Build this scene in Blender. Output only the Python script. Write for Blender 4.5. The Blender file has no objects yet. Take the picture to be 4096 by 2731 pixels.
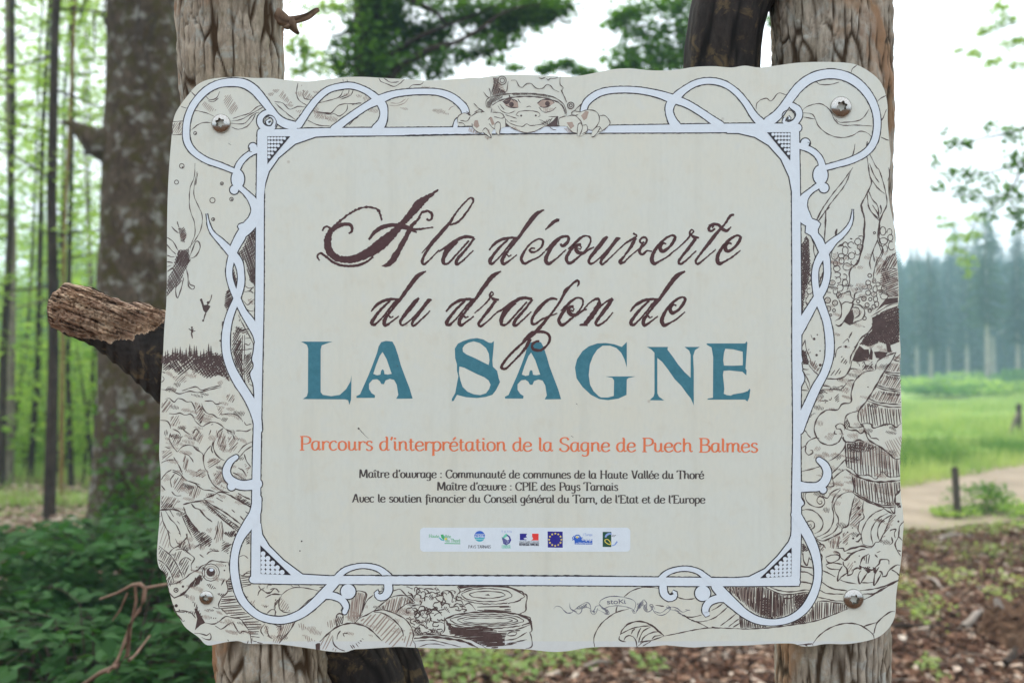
import bpy, math, random
import numpy as np
from mathutils import Vector, Matrix, noise as mnoise
from mathutils.geometry import tessellate_polygon

R = math.radians
scene = bpy.context.scene
COL = scene.collection

# ------------------------------------------------------------------ camera
FPX = 4096 * 35 / 36            # focal length in photo pixels (35 mm lens)
CX, CY = 2048.0, 1365.5
EYE = Vector((0, 0, 1.5))
PITCH = math.atan((1500 - CY) / FPX)
FWD = Vector((0, math.cos(PITCH), math.sin(PITCH)))
UPV = Vector((0, -math.sin(PITCH), math.cos(PITCH)))
RIGHT = Vector((1, 0, 0))
SIGN_D = 1.2
HAZE_DENSITY = 0.0022
cam_d = bpy.data.cameras.new('camera')
cam = bpy.data.objects.new('camera', cam_d)
COL.objects.link(cam)
cam.location = EYE
cam.rotation_euler = (R(90) + PITCH, 0, 0)
cam_d.lens = 35
cam_d.sensor_width = 36
cam_d.clip_start = 0.05
cam_d.clip_end = 2000
cam_d.dof.use_dof = True
cam_d.dof.focus_distance = SIGN_D
cam_d.dof.aperture_fstop = 5.0
scene.camera = cam

# ------------------------------------------------------------------ world, sun, exposure
SUN_EL, SUN_AZ = R(52), R(-28)        # high, beyond the sign, a little to the left
world = bpy.data.worlds.new("World")
scene.world = world
world.use_nodes = True
wn = world.node_tree
for n in list(wn.nodes):
    wn.nodes.remove(n)
wo = wn.nodes.new('ShaderNodeOutputWorld')
wb = wn.nodes.new('ShaderNodeBackground')
sky = wn.nodes.new('ShaderNodeTexSky')
sky.sky_type = 'NISHITA'
sky.sun_disc = False
sky.sun_elevation = SUN_EL
sky.sun_rotation = SUN_AZ
sky.dust_density = 4.0
sky.air_density = 1.0
mixw = wn.nodes.new('ShaderNodeMix')
mixw.data_type = 'RGBA'
mixw.inputs[0].default_value = 0.86
mixw.inputs[7].default_value = (14.0, 14.6, 15.4, 1)     # thin white overcast in front of the blue
wn.links.new(sky.outputs[0], mixw.inputs[6])
wn.links.new(mixw.outputs[2], wb.inputs[0])
wb.inputs[1].default_value = 0.10
wn.links.new(wb.outputs[0], wo.inputs[0])

sun_d = bpy.data.lights.new('sun', 'SUN')
sun_d.energy = 2.2
sun_d.angle = R(14)
sun_d.color = (1.0, 0.95, 0.86)
sun = bpy.data.objects.new('sun', sun_d)
COL.objects.link(sun)
sdir = Vector((math.sin(SUN_AZ) * math.cos(SUN_EL), math.cos(SUN_AZ) * math.cos(SUN_EL), math.sin(SUN_EL)))
sun.rotation_euler = sdir.to_track_quat('Z', 'Y').to_euler()
sun.location = (0, 0, 30)

scene.view_settings.view_transform = 'Standard'
scene.view_settings.look = 'None'
scene.view_settings.gamma = 1
scene.view_settings.use_curve_mapping = False
scene.view_settings.exposure = 0.48
scene.cycles.max_bounces = 8
scene.cycles.transparent_max_bounces = 8
scene.cycles.volume_bounces = 1
scene.cycles.sample_clamp_indirect = 6
scene.render.film_transparent = False

# ------------------------------------------------------------------ helpers
def tag(o, label=None, cat=None, group=None, kind=None):
    if label: o['label'] = label
    if cat: o['category'] = cat
    if group: o['group'] = group
    if kind: o['kind'] = kind
    return o

def empty(name, loc=(0, 0, 0), rot=(0, 0, 0)):
    o = bpy.data.objects.new(name, None)
    o.location = loc
    o.rotation_euler = rot
    o.empty_display_size = 0.1
    COL.objects.link(o)
    return o

def link(name, me, mat=None, parent=None):
    if mat is not None and len(me.materials) == 0:
        me.materials.append(mat)
    o = bpy.data.objects.new(name, me)
    COL.objects.link(o)
    if parent is not None:
        o.parent = parent
    return o

def np_mesh(name, V, F, smooth=False):
    """V (n,3) array; F (m,k) array of faces with k corners."""
    V = np.asarray(V, dtype=np.float32).reshape(-1, 3)
    F = np.asarray(F, dtype=np.int32)
    me = bpy.data.meshes.new(name)
    k = F.shape[1]
    me.vertices.add(len(V))
    me.vertices.foreach_set('co', V.ravel())
    me.loops.add(F.size)
    me.loops.foreach_set('vertex_index', F.ravel())
    me.polygons.add(len(F))
    me.polygons.foreach_set('loop_start', np.arange(0, F.size, k, dtype=np.int32))
    me.update(calc_edges=True)
    me.polygons.foreach_set('use_smooth', np.full(len(F), bool(smooth)))
    me.validate()
    return me

def px(x, y, depth):
    """world point that the photo pixel (x, y) shows at a given depth along the view axis"""
    return EYE + depth * (FWD + RIGHT * ((x - CX) / FPX) + UPV * ((CY - y) / FPX))

def copy_tree(o, parent=None):
    c = o.copy()
    COL.objects.link(c)
    if parent is not None:
        c.parent = parent
    for ch in list(o.children):
        copy_tree(ch, c)
    return c

# ---- node helpers
def new_mat(name):
    m = bpy.data.materials.new(name)
    m.use_nodes = True
    nt = m.node_tree
    return m, nt, nt.nodes['Principled BSDF']

def mk_coord(nt, scale=(1, 1, 1), kind='Object'):
    tc = nt.nodes.new('ShaderNodeTexCoord')
    mp = nt.nodes.new('ShaderNodeMapping')
    mp.inputs['Scale'].default_value = scale
    nt.links.new(tc.outputs[kind], mp.inputs[0])
    return mp.outputs[0]

def mk_noise(nt, co, scale, detail=3, rough=0.5, dist=0.0):
    n = nt.nodes.new('ShaderNodeTexNoise')
    n.inputs['Scale'].default_value = scale
    n.inputs['Detail'].default_value = detail
    n.inputs['Roughness'].default_value = rough
    n.inputs['Distortion'].default_value = dist
    if co is not None:
        nt.links.new(co, n.inputs['Vector'])
    return n.outputs[0]

def mk_ramp(nt, fac, stops):
    r = nt.nodes.new('ShaderNodeValToRGB')
    while len(r.color_ramp.elements) < len(stops):
        r.color_ramp.elements.new(0.5)
    for e, (p, c) in zip(r.color_ramp.elements, stops):
        e.position = p
        e.color = (c[0], c[1], c[2], 1) if hasattr(c, '__len__') else (c, c, c, 1)
    nt.links.new(fac, r.inputs[0])
    return r.outputs[0]

def mk_mix(nt, fac, a, b, mode='MIX'):
    m = nt.nodes.new('ShaderNodeMix')
    m.data_type = 'RGBA'
    m.blend_type = mode
    for v, idx in ((fac, 0), (a, 6), (b, 7)):
        if isinstance(v, (int, float)):
            m.inputs[idx].default_value = v
        elif isinstance(v, tuple):
            m.inputs[idx].default_value = (v[0], v[1], v[2], 1)
        else:
            nt.links.new(v, m.inputs[idx])
    return m.outputs[2]

def mk_bump(nt, height, strength=0.5, dist=0.01):
    b = nt.nodes.new('ShaderNodeBump')
    b.inputs['Strength'].default_value = strength
    b.inputs['Distance'].default_value = dist
    nt.links.new(height, b.inputs['Height'])
    return b.outputs[0]

def leaf_mat(name, c1, c2, trans=0.45, rough=0.5, scale=1.3, c3=None, spec=0.18):
    """two-sided leaf: diffuse plus light coming through; colour varies from clump to clump"""
    m, nt, p = new_mat(name)
    co = mk_coord(nt)
    big = mk_noise(nt, co, scale, 2)
    geo = nt.nodes.new('ShaderNodeNewGeometry')
    f = mk_ramp(nt, big, [(0.35, 0.0), (0.65, 1.0)])
    col = mk_mix(nt, f, c1, c2)
    rnd = geo.outputs['Random Per Island']
    col = mk_mix(nt, mk_ramp(nt, rnd, [(0.0, 0.0), (1.0, 0.6)]), col, c3 if c3 else tuple(0.55 * v for v in c1))
    nt.links.new(col, p.inputs['Base Color'])
    p.inputs['Roughness'].default_value = rough
    p.inputs['Specular IOR Level'].default_value = spec
    tr = nt.nodes.new('ShaderNodeBsdfTranslucent')
    hs = nt.nodes.new('ShaderNodeHueSaturation')
    hs.inputs['Hue'].default_value = 0.485
    hs.inputs['Saturation'].default_value = 1.1
    hs.inputs['Value'].default_value = 1.7
    nt.links.new(col, hs.inputs['Color'])
    nt.links.new(hs.outputs[0], tr.inputs['Color'])
    ms = nt.nodes.new('ShaderNodeMixShader')
    ms.inputs[0].default_value = trans
    nt.links.new(p.outputs[0], ms.inputs[1])
    nt.links.new(tr.outputs[0], ms.inputs[2])
    nt.links.new(ms.outputs[0], nt.nodes['Material Output'].inputs['Surface'])
    return m
# ------------------------------------------------------------------ ground, path, haze
def gz(x, y):
    """height of the ground"""
    v = 0.05 * mnoise.noise(Vector((x * 0.35, y * 0.35, 0.3))) + 0.03 * mnoise.noise(Vector((x * 1.1, y * 1.1, 4.3)))
    far = min(1.0, max(0.0, (y - 16) / 40))
    v += far * (0.8 * mnoise.noise(Vector((x * 0.045, y * 0.045, 7.7))) + 0.12)
    mid = min(1.0, max(0.0, (y - 15) / 10)) * min(1.0, max(0.0, (90 - y) / 30))
    v += mid * .42 * mnoise.noise(Vector((x * .11, y * .11, 3.1)))
    v += 0.18 * math.exp(-((x - 5.4) ** 2 + (y - 8.4) ** 2) / 0.9)       # low heap of bark beside the path
    return v

def grid_sheet(name, xs, ys, zoff, mat, keep=None):
    V = [(x, y, gz(x, y) + zoff) for y in ys for x in xs]
    nx = len(xs)
    F = []
    for j in range(len(ys) - 1):
        for i in range(nx - 1):
            cx_, cy_ = (xs[i] + xs[i + 1]) / 2, (ys[j] + ys[j + 1]) / 2
            if keep is None or keep(cx_, cy_):
                F.append((j * nx + i, j * nx + i + 1, (j + 1) * nx + i + 1, (j + 1) * nx + i))
    me = np_mesh(name, V, F, smooth=True)
    return tag(link(name, me, mat), kind='structure')

# path centre line (world metres) and half width
PATH = [(-9, 26), (-4, 17.5), (0, 12.2), (2.2, 10.9), (4.3, 11.2), (6.3, 12.9), (8.6, 15.2), (12, 18.5), (20, 24), (34, 30)]
def path_x(y_or_t, n=80):
    pts = []
    P = [Vector((a, b, 0)) for a, b in PATH]
    P = [P[0] * 2 - P[1]] + P + [P[-1] * 2 - P[-2]]
    for i in range(1, len(P) - 2):
        for k in range(10):
            t = k / 10
            p0, p1, p2, p3 = P[i - 1], P[i], P[i + 1], P[i + 2]
            pts.append(0.5 * ((2 * p1) + (p2 - p0) * t + (2 * p0 - 5 * p1 + 4 * p2 - p3) * t * t + (3 * p1 - p0 - 3 * p2 + p3) * t ** 3))
    return pts
PATH_PTS = path_x(0)
def path_dist(x, y):
    return min(math.hypot(p.x - x, p.y - y) for p in PATH_PTS)

# ground material: brown forest floor near the sign, grass on the meadow beyond
mg, nt, p = new_mat('ground_soil_and_grass')
tc = mk_coord(nt, kind='Object')
sep = nt.nodes.new('ShaderNodeSeparateXYZ'); nt.links.new(tc, sep.inputs[0])
n_big = mk_noise(nt, tc, 0.35, 4, 0.6)
n_mid = mk_noise(nt, tc, 2.5, 5, 0.6)
n_fine = mk_noise(nt, tc, 30, 6, 0.7)
soil = mk_ramp(nt, n_fine, [(0.3, (0.035, 0.02, 0.012)), (0.5, (0.10, 0.055, 0.032)), (0.72, (0.20, 0.115, 0.07))])
n_clump = mk_noise(nt, mk_coord(nt, (.6, 1.5, 1)), 0.55, 6, 0.72)
grass = mk_ramp(nt, n_clump, [(0.34, (0.09, 0.19, 0.035)), (0.46, (0.19, 0.33, 0.06)), (0.60, (0.33, 0.42, 0.13))])
dry = mk_mix(nt, mk_ramp(nt, n_big, [(0.52, 0.0), (0.66, 0.6)]), grass, (0.30, 0.25, 0.17))
madd = nt.nodes.new('ShaderNodeMath'); madd.operation = 'MULTIPLY_ADD'
nt.links.new(n_mid, madd.inputs[0]); madd.inputs[1].default_value = 3.0
nt.links.new(sep.outputs[1], madd.inputs[2])
mr = nt.nodes.new('ShaderNodeMapRange'); mr.inputs[1].default_value = 10.3; mr.inputs[2].default_value = 12.0
nt.links.new(madd.outputs[0], mr.inputs[0])
col = mk_mix(nt, mr.outputs[0], soil, dry)
nt.links.new(col, p.inputs['Base Color'])
p.inputs['Roughness'].default_value = 0.95
p.inputs['Specular IOR Level'].default_value = 0.1
nt.links.new(mk_bump(nt, n_fine, 0.6, 0.02), p.inputs['Normal'])
MAT_GROUND = mg

def spread(a, b, n, pw):
    return [a + (b - a) * (i / n) ** pw for i in range(n + 1)]
gx = [-v for v in spread(12, 420, 30, 2.2)][::-1] + [i * 0.2 for i in range(-59, 60)] + spread(12, 420, 30, 2.2)
gy = [-v for v in spread(1, 300, 16, 2.2)][::-1] + [0.25 * i for i in range(-3, 70)] + spread(17.5, 700, 60, 2.4)
grid_sheet('ground', gx, gy, 0.0, MAT_GROUND)

mp_, nt, p = new_mat('path_sandy_earth')
tc = mk_coord(nt)
a = mk_noise(nt, tc, 1.2, 4, 0.6)
b = mk_noise(nt, tc, 45, 4, 0.7)
c = mk_mix(nt, mk_ramp(nt, a, [(0.35, 0), (0.65, 1)]), (0.24, 0.19, 0.13), (0.34, 0.275, 0.195))
c = mk_mix(nt, mk_ramp(nt, b, [(0.4, 0), (0.7, 0.5)]), c, (0.20, 0.14, 0.095))
nt.links.new(c, p.inputs['Base Color'])
p.inputs['Roughness'].default_value = 0.95
nt.links.new(mk_bump(nt, b, 0.5, 0.01), p.inputs['Normal'])
V, F = [], []
NW = 9
for i, q in enumerate(PATH_PTS):
    d = (PATH_PTS[min(i + 1, len(PATH_PTS) - 1)] - PATH_PTS[max(i - 1, 0)]).normalized()
    nrm = Vector((-d.y, d.x, 0))
    wl = 1.35 + 0.55 * mnoise.noise(Vector((i * 0.55, 1.1, 0)))
    wr = 1.35 + 0.55 * mnoise.noise(Vector((i * 0.55, 5.1, 0)))
    for k in range(NW):
        t = k / (NW - 1)
        off = -wr + (wl + wr) * t
        x, y = q.x + nrm.x * off, q.y + nrm.y * off
        V.append((x, y, gz(x, y) + 0.02 - 0.012 * (1 - abs(2 * t - 1))))
for i in range(len(PATH_PTS) - 1):
    for k in range(NW - 1):
        F.append((i * NW + k, i * NW + k + 1, (i + 1) * NW + k + 1, (i + 1) * NW + k))
tag(link('path', np_mesh('path', V, F, True), mp_), kind='structure')
# ------------------------------------------------------------------ sign: coordinates and pen strokes
# Everything printed on the sign is traced in photo pixels and laid on the sign's own face.
S_M = SIGN_D / FPX                      # metres on the sign per photo pixel
SIGN_BASE_Y = 2606.0
sign = empty('information_sign', EYE + SIGN_D * (FWD + UPV * ((CY - SIGN_BASE_Y) / FPX)), (PITCH, 0, 0))
tag(sign, 'cream printed trail information sign with wavy edges screwed to two tree-trunk posts', 'sign')

def loc(x, y, d=0.0):
    return ((x - CX) * S_M, -d, (SIGN_BASE_Y - y) * S_M)

TILES = {  # name: (x0, y0, photo pixels per tile pixel)
    'R1': (600, 200, .5530), 'R2': (1700, 200, .38265), 'R3': (2300, 200, .5530), 'R4': (600, 800, .57398),
    'R5': (600, 1600, .70153), 'R6': (3000, 700, .63752), 'R7': (2600, 1700, .63768), 'R8': (1200, 1900, .63776),
    'T1': (1200, 700, .42517), 'T2': (2100, 700, .42517), 'T3': (1100, 1300, .42517), 'T4': (2100, 1300, .42517),
    'T5': (1650, 2080, .38265), 'B7': (620, 1450, .41461), 'B8': (620, 1950, .41467), 'C1': (3180, 820, .42086),
    'C2': (3180, 1400, .42086), 'C3': (3180, 1950, .35088), 'C4': (1050, 2300, .29762), 'C5': (1650, 2300, .29762),
    'C6': (2200, 2300, .34014), 'C7': (2850, 2250, .32738), 'S': (0, 0, 1.0)}

def tp(tile, pts, dx=0, dy=0):
    x0, y0, k = TILES[tile]
    return [((p[0] + dx) * k + x0, (p[1] + dy) * k + y0) + ((p[2] * k,) if len(p) > 2 else ()) for p in pts]

def parse(s):
    """'x y w, x y w, ...' -> list of tuples"""
    return [tuple(float(v) for v in q.split()) for q in s.split(',') if q.strip()]

def xy(s):
    """'x y x y ...' -> list of pairs"""
    v = [float(q) for q in s.replace(',', ' ').split()]
    return list(zip(v[0::2], v[1::2]))

def smooth(pts, step=6.0, closed=False):
    """Catmull-Rom through points (x, y[, w]) in photo pixels, resampled about every step pixels"""
    P = [np.array(q, dtype=float) for q in pts]
    if len(P) < 3:
        return pts
    if closed:
        P = [P[-1]] + P + [P[0], P[1]]
    else:
        P = [2 * P[0] - P[1]] + P + [2 * P[-1] - P[-2]]
    out = []
    for i in range(1, len(P) - 2):
        p0, p1, p2, p3 = P[i - 1], P[i], P[i + 1], P[i + 2]
        n = max(1, int(math.hypot(*(p2 - p1)[:2]) / step))
        for k in range(n):
            t = k / n
            q = 0.5 * ((2 * p1) + (p2 - p0) * t + (2 * p0 - 5 * p1 + 4 * p2 - p3) * t * t + (3 * p1 - p0 - 3 * p2 + p3) * t ** 3)
            if len(q) > 2:
                q[2] = max(q[2], 0.6)
            out.append(tuple(q))
    if not closed:
        out.append(tuple(P[-2]))
    return out

class Print:
    """one printed colour layer: ribbons and filled shapes gathered into one thin mesh"""
    def __init__(self, base, step=2.5e-6, wrap=40):
        self.V, self.F, self.base, self.step, self.wrap, self.n = [], [], base, step, wrap, 0
    def d(self):
        self.n += 1
        return self.base + self.step * (self.n % self.wrap)
    def rib(self, pts, closed=False, rough=0.0, rng=None):
        """ribbon along (x, y, w); w is the full width in photo pixels"""
        d = self.d()
        n = len(pts)
        if n < 2:
            return
        b = len(self.V)
        for i, q in enumerate(pts):
            a = pts[(i - 1) % n] if (closed or i > 0) else pts[i]
            c = pts[(i + 1) % n] if (closed or i < n - 1) else pts[i]
            tx, ty = c[0] - a[0], c[1] - a[1]
            L = math.hypot(tx, ty) or 1.0
            nx, ny = -ty / L, tx / L
            h = q[2] / 2
            h1, h2 = h, h
            if rough and rng:
                h1 += rng.uniform(-rough, rough); h2 += rng.uniform(-rough, rough)
                h1, h2 = max(h1, .6), max(h2, .6)
            self.V.append(loc(q[0] + nx * h1, q[1] + ny * h1, d))
            self.V.append(loc(q[0] - nx * h2, q[1] - ny * h2, d))
        m = n if closed else n - 1
        for i in range(m):
            j = (i + 1) % n
            # two triangles: in file order so that the face looks at the viewer
            self.F.append((b + 2 * i, b + 2 * j, b + 2 * j + 1))
            self.F.append((b + 2 * i, b + 2 * j + 1, b + 2 * i + 1))
    def poly(self, outer, holes=()):
        d = self.d()
        loops = [[Vector((q[0], q[1], 0)) for q in outer]] + [[Vector((q[0], q[1], 0)) for q in h] for h in holes]
        flat = [q for l in loops for q in l]
        b = len(self.V)
        self.V += [loc(q.x, q.y, d) for q in flat]
        for t in tessellate_polygon(loops):
            self.F.append(tuple(b + i for i in t))
    def disc(self, x, y, r, ry=None, n=14):
        ry = r if ry is None else ry
        self.poly([(x + r * math.cos(2 * math.pi * k / n), y + ry * math.sin(2 * math.pi * k / n)) for k in range(n)])
    def ring(self, x, y, r, w, n=14, ry=None):
        ry = r if ry is None else ry
        self.rib([(x + r * math.cos(2 * math.pi * k / n), y + ry * math.sin(2 * math.pi * k / n), w) for k in range(n)], True)
    def build(self, name, mat, parent=sign):
        V = np.array(self.V); F = np.array(self.F)
        # make every face look towards -y
        a, b, c = V[F[:, 0]], V[F[:, 1]], V[F[:, 2]]
        nrm = np.cross(b - a, c - a)
        flip = nrm[:, 1] > 0
        F[flip] = F[flip][:, [0, 2, 1]]
        area = np.linalg.norm(nrm, axis=1)
        F = F[area > 1e-13]
        return link(name, np_mesh(name, V, F), mat, parent)

def stuff(o):
    o['kind'] = 'stuff'          # print too fine to pick apart
    return o

rs = random.Random(5)
INK = Print(0.00012)        # brown pen drawing under the frame
SOFT = Print(0.00008)       # pale brown shading of the drawing

def L(tile, s, w=4.6, layer=None, dx=0, dy=0, taper=True, step=5.0):
    """pen line through 'x y x y' in tile pixels; w in photo pixels"""
    pts = tp(tile, xy(s), dx, dy)
    if len(pts) == 2:
        pts = [pts[0], ((pts[0][0] + pts[1][0]) / 2, (pts[0][1] + pts[1][1]) / 2), pts[1]]
    pts = smooth(pts, step)
    n = len(pts)
    ph = rs.uniform(0, 9)
    out = []
    for i, q in enumerate(pts):
        t = i / max(1, n - 1)
        ww = w * (0.85 + 0.3 * math.sin(ph + i * 0.7))
        if taper:
            ww *= min(1.0, 0.45 + 3.5 * min(t, 1 - t))
        out.append((q[0] + rs.uniform(-.5, .5), q[1] + rs.uniform(-.5, .5), ww))
    (layer or INK).rib(out)

def LL(tile, s, w=4.6, layer=None):
    for q in s.split(';'):
        if q.strip():
            L(tile, q, w, layer)

def inside_x(poly, y):
    xs = []
    n = len(poly)
    for i in range(n):
        (x1, y1), (x2, y2) = poly[i][:2], poly[(i + 1) % n][:2]
        if (y1 <= y < y2) or (y2 <= y < y1):
            xs.append(x1 + (y - y1) * (x2 - x1) / (y2 - y1))
    return sorted(xs)

def hatch(tile, s, ang=60, gap=9, w=3.0, layer=None, jit=0.35, curve=0.0, breaks=0.0, off=0):
    """pen hatching of a shape; gap and w in photo pixels, ang in degrees from horizontal"""
    poly = tp(tile, xy(s))
    a = R(ang)
    ca, sa = math.cos(a), math.sin(a)
    rot = [(q[0] * ca - q[1] * sa, q[0] * sa + q[1] * ca) for q in poly]
    ys = [q[1] for q in rot]
    y = min(ys) + gap * 0.5 + off
    while y < max(ys):
        xs = inside_x(rot, y + rs.uniform(-jit, jit) * gap * 0.5)
        for x1, x2 in zip(xs[0::2], xs[1::2]):
            x1 += rs.uniform(0, jit) * gap; x2 -= rs.uniform(0, jit) * gap
            if x2 - x1 < 3:
                continue
            segs = [(x1, x2)]
            if breaks and rs.random() < breaks and x2 - x1 > 24:
                c = rs.uniform(x1 + 8, x2 - 8)
                segs = [(x1, c - 3), (c + 3, x2)]
            for u1, u2 in segs:
                n = max(2, int((u2 - u1) / 14))
                y2 = y + rs.uniform(-jit, jit) * gap
                pts = []
                for k in range(n + 1):
                    t = k / n
                    u = u1 + (u2 - u1) * t
                    v = y + (y2 - y) * t + curve * math.sin(math.pi * t) * (u2 - u1) * 0.2
                    pts.append((u * ca + v * sa, -u * sa + v * ca, w * (0.55 + 0.6 * math.sin(math.pi * (0.12 + 0.76 * t)))))
                (layer or INK).rib(pts)
        y += gap * rs.uniform(0.8, 1.2)

def fill(tile, s, layer=None):
    (layer or INK).poly(tp(tile, xy(s)))

def dots(tile, items, w=3.5, layer=None, solid=False):
    for x, y, r in items:
        x0, y0, k = TILES[tile]
        (layer or INK).ring(x * k + x0, y * k + y0, r * k, w, n=12) if not solid else (layer or INK).disc(x * k + x0, y * k + y0, r * k, n=10)

def pebbles(tile, s, r, w=3.4, seed=1, shade=0.35):
    """packed scales or bumps inside a shape; r in photo pixels"""
    q = random.Random(seed)
    poly = tp(tile, xy(s))
    x0, x1 = min(p[0] for p in poly), max(p[0] for p in poly)
    y0, y1 = min(p[1] for p in poly), max(p[1] for p in poly)
    got = []
    for _ in range(1400):
        x, y = q.uniform(x0, x1), q.uniform(y0, y1)
        xs = inside_x(poly, y)
        if not any(a + r * .6 < x < b - r * .6 for a, b in zip(xs[0::2], xs[1::2])):
            continue
        rr = r * q.uniform(0.75, 1.25)
        if any((x - g[0]) ** 2 + (y - g[1]) ** 2 < ((rr + g[2]) * 0.93) ** 2 for g in got):
            continue
        got.append((x, y, rr))
        n = 11
        ph = q.uniform(0, 6)
        el = q.uniform(0.8, 1.15)
        st, en = (0, n) if q.random() < 0.6 else (0, n - 3)
        pts = [(x + rr * el * math.cos(ph + 2 * math.pi * k / n) + q.uniform(-.8, .8),
                y + rr / el * math.sin(ph + 2 * math.pi * k / n) + q.uniform(-.8, .8), w * q.uniform(.6, 1.2)) for k in range(st, en + 1)]
        INK.rib(pts)
        if q.random() < shade:
            for k in range(3):
                yy = y + rr * (k - 1) * .35
                SOFT.rib([(x - rr * .5, yy + 2, 2.2), (x + rr * .5, yy - 2, 2.2)])

def scribble(tile, s, n, size, w=3.6, seed=3, layer=None):
    """small scalloped leaf-like squiggles scattered in a shape"""
    q = random.Random(seed)
    poly = tp(tile, xy(s))
    x0, x1 = min(p[0] for p in poly), max(p[0] for p in poly)
    y0, y1 = min(p[1] for p in poly), max(p[1] for p in poly)
    k = 0
    tries = 0
    while k < n and tries < n * 30:
        tries += 1
        x, y = q.uniform(x0, x1), q.uniform(y0, y1)
        xs = inside_x(poly, y)
        if not any(a < x < b for a, b in zip(xs[0::2], xs[1::2])):
            continue
        k += 1
        a = q.uniform(0, 6.28)
        pts = []
        for j in range(q.randint(4, 8)):
            a += q.uniform(-1.3, 1.6)
            x += size * math.cos(a); y += size * 0.8 * math.sin(a)
            xs = inside_x(poly, y)
            if not any(u < x < v for u, v in zip(xs[0::2], xs[1::2])):
                break
            pts.append((x, y, w * q.uniform(0.6, 1.3)))
        if len(pts) > 2:
            (layer or INK).rib(smooth(pts, 4))
# ------------------------------------------------------------------ sign plate
OUT = xy('''699.5 460 721.7 421 760 371 788 341 821 323 855 315 899 310.6 954 308 1020 313 1087 313 1131 319 1186 324 1236 326 1297 319
1374 310.6 1441 308 1540 313 1651 319 1706 323 1817 317 1900 311 1914 313 1987 302.5 2063.5 299.5 2128.6 301 2197 304 2274 308 2335 301 2408 286
2465 276.5 2523 274.6 2598 282 2687 282 2775.6 269 2853 266 2925 271 2980 263.6 3035.5 270.8 3102 263.6 3185 252.5 3273 248.7 3373 251 3428 261
3478 288 3516.6 321.7 3539 366 3550 421 3551 487.6 3558 576 3562.5 631 3553 742 3558 808 3570 870 3577 923 3583 999.6 3591.6 1082.5 3596 1184.5 3592 1242
3602.5 1401 3599 1465 3605.6 1592.5 3606 1650 3608 1737 3601 1821 3601 1926 3604 1985 3614 2076 3610 2160 3604 2242 3585 2376 3579 2465 3544 2522.6 3493 2554.5 3397 2573.6
3320.6 2573.6 3285 2576 3250 2583 3206 2583 3167.5 2572 3078 2573.6 2982.6 2580 2855 2583 2769 2587.6 2676.5 2580 2656 2579.6 2574 2585.7 2377 2587
2268 2602.7 2200 2605 2096 2594.6 1977 2593 1888 2588.7 1769 2591.7 1645 2588 1585.7 2585.7 1466.7 2593 1416 2596 1386 2606 1347.6 2606 1303 2602
1258 2594.6 1184 2584 1109.5 2575 1034.7 2574 985 2572 951.7 2561.6 910 2565.8 868.8 2574 840 2579.5 819 2574 794 2547 744.4 2510
719.5 2472.5 694.6 2422.7 682 2381 665.6 2315 661.5 2290 636.6 2269 628 2219.5 632 2149 638.7 2066 643 1906 637 1823 638.7 1740 641 1616 645.7 1512
651.7 1431 657 1316.6 666 1196 667.7 1029.6 669 857 674.7 697.7 685.7 554 691 498.6''')
OUTS = smooth(OUT, 9, closed=True)

def plate_mesh(outline, d_front, d_back):
    n = len(outline)
    V = [loc(x, y, d_front) for x, y in outline] + [loc(x, y, d_back) for x, y in outline]
    F = []
    tri = tessellate_polygon([[Vector((x, y, 0)) for x, y in outline]])
    for t in tri:
        a, b, c = [Vector(V[i]) for i in t]
        nr = (b - a).cross(c - a)
        t = t if nr.y < 0 else (t[0], t[2], t[1])
        F.append(tuple(t))
        F.append((t[0] + n, t[2] + n, t[1] + n))
    for i in range(n):
        j = (i + 1) % n
        F.append((i, i + n, j + n)); F.append((i, j + n, j))
    me = np_mesh('panel', V, F)
    return me

m_panel, nt, p = new_mat('sign_print_paper')
co = mk_coord(nt)
n1 = mk_noise(nt, co, 9, 5, 0.6)
n2 = mk_noise(nt, co, 46, 4, 0.65, 0.3)
n3 = mk_noise(nt, mk_coord(nt, (1, 1, 0.35)), 260, 2, 0.6)
c = mk_mix(nt, mk_ramp(nt, n1, [(0.38, 0.0), (0.66, 1.0)]), (0.665, 0.685, 0.615), (0.68, 0.67, 0.565))
c = mk_mix(nt, mk_ramp(nt, n2, [(0.54, 0.0), (0.78, 0.6)]), c, (0.62, 0.585, 0.47))
c = mk_mix(nt, mk_ramp(nt, n2, [(0.28, 0.5), (0.44, 0.0)]), c, (0.64, 0.67, 0.64))
c = mk_mix(nt, mk_ramp(nt, n3, [(0.3, 0.35), (0.6, 0.0)]), c, (0.60, 0.62, 0.555))
# faint run marks left by rain
n5 = mk_noise(nt, mk_coord(nt, (1, 1, .06)), 38, 3, 0.6)
c = mk_mix(nt, mk_ramp(nt, n5, [(0.56, 0.0), (0.75, 0.35)]), c, (0.55, 0.55, 0.47))
# a few small rust and dirt specks
v = nt.nodes.new('ShaderNodeTexVoronoi'); v.inputs['Scale'].default_value = 13
nt.links.new(co, v.inputs['Vector'])
c = mk_mix(nt, mk_ramp(nt, v.outputs['Distance'], [(0.016, 0.65), (0.04, 0.0)]), c, (0.30, 0.22, 0.15))
nt.links.new(c, p.inputs['Base Color'])
p.inputs['Roughness'].default_value = 0.34
p.inputs['Specular IOR Level'].default_value = 0.42
nt.links.new(mk_bump(nt, n3, 0.05, 0.0004), p.inputs['Normal'])
link('panel', plate_mesh(OUTS, 0.0, -0.0035), m_panel, sign)

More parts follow.
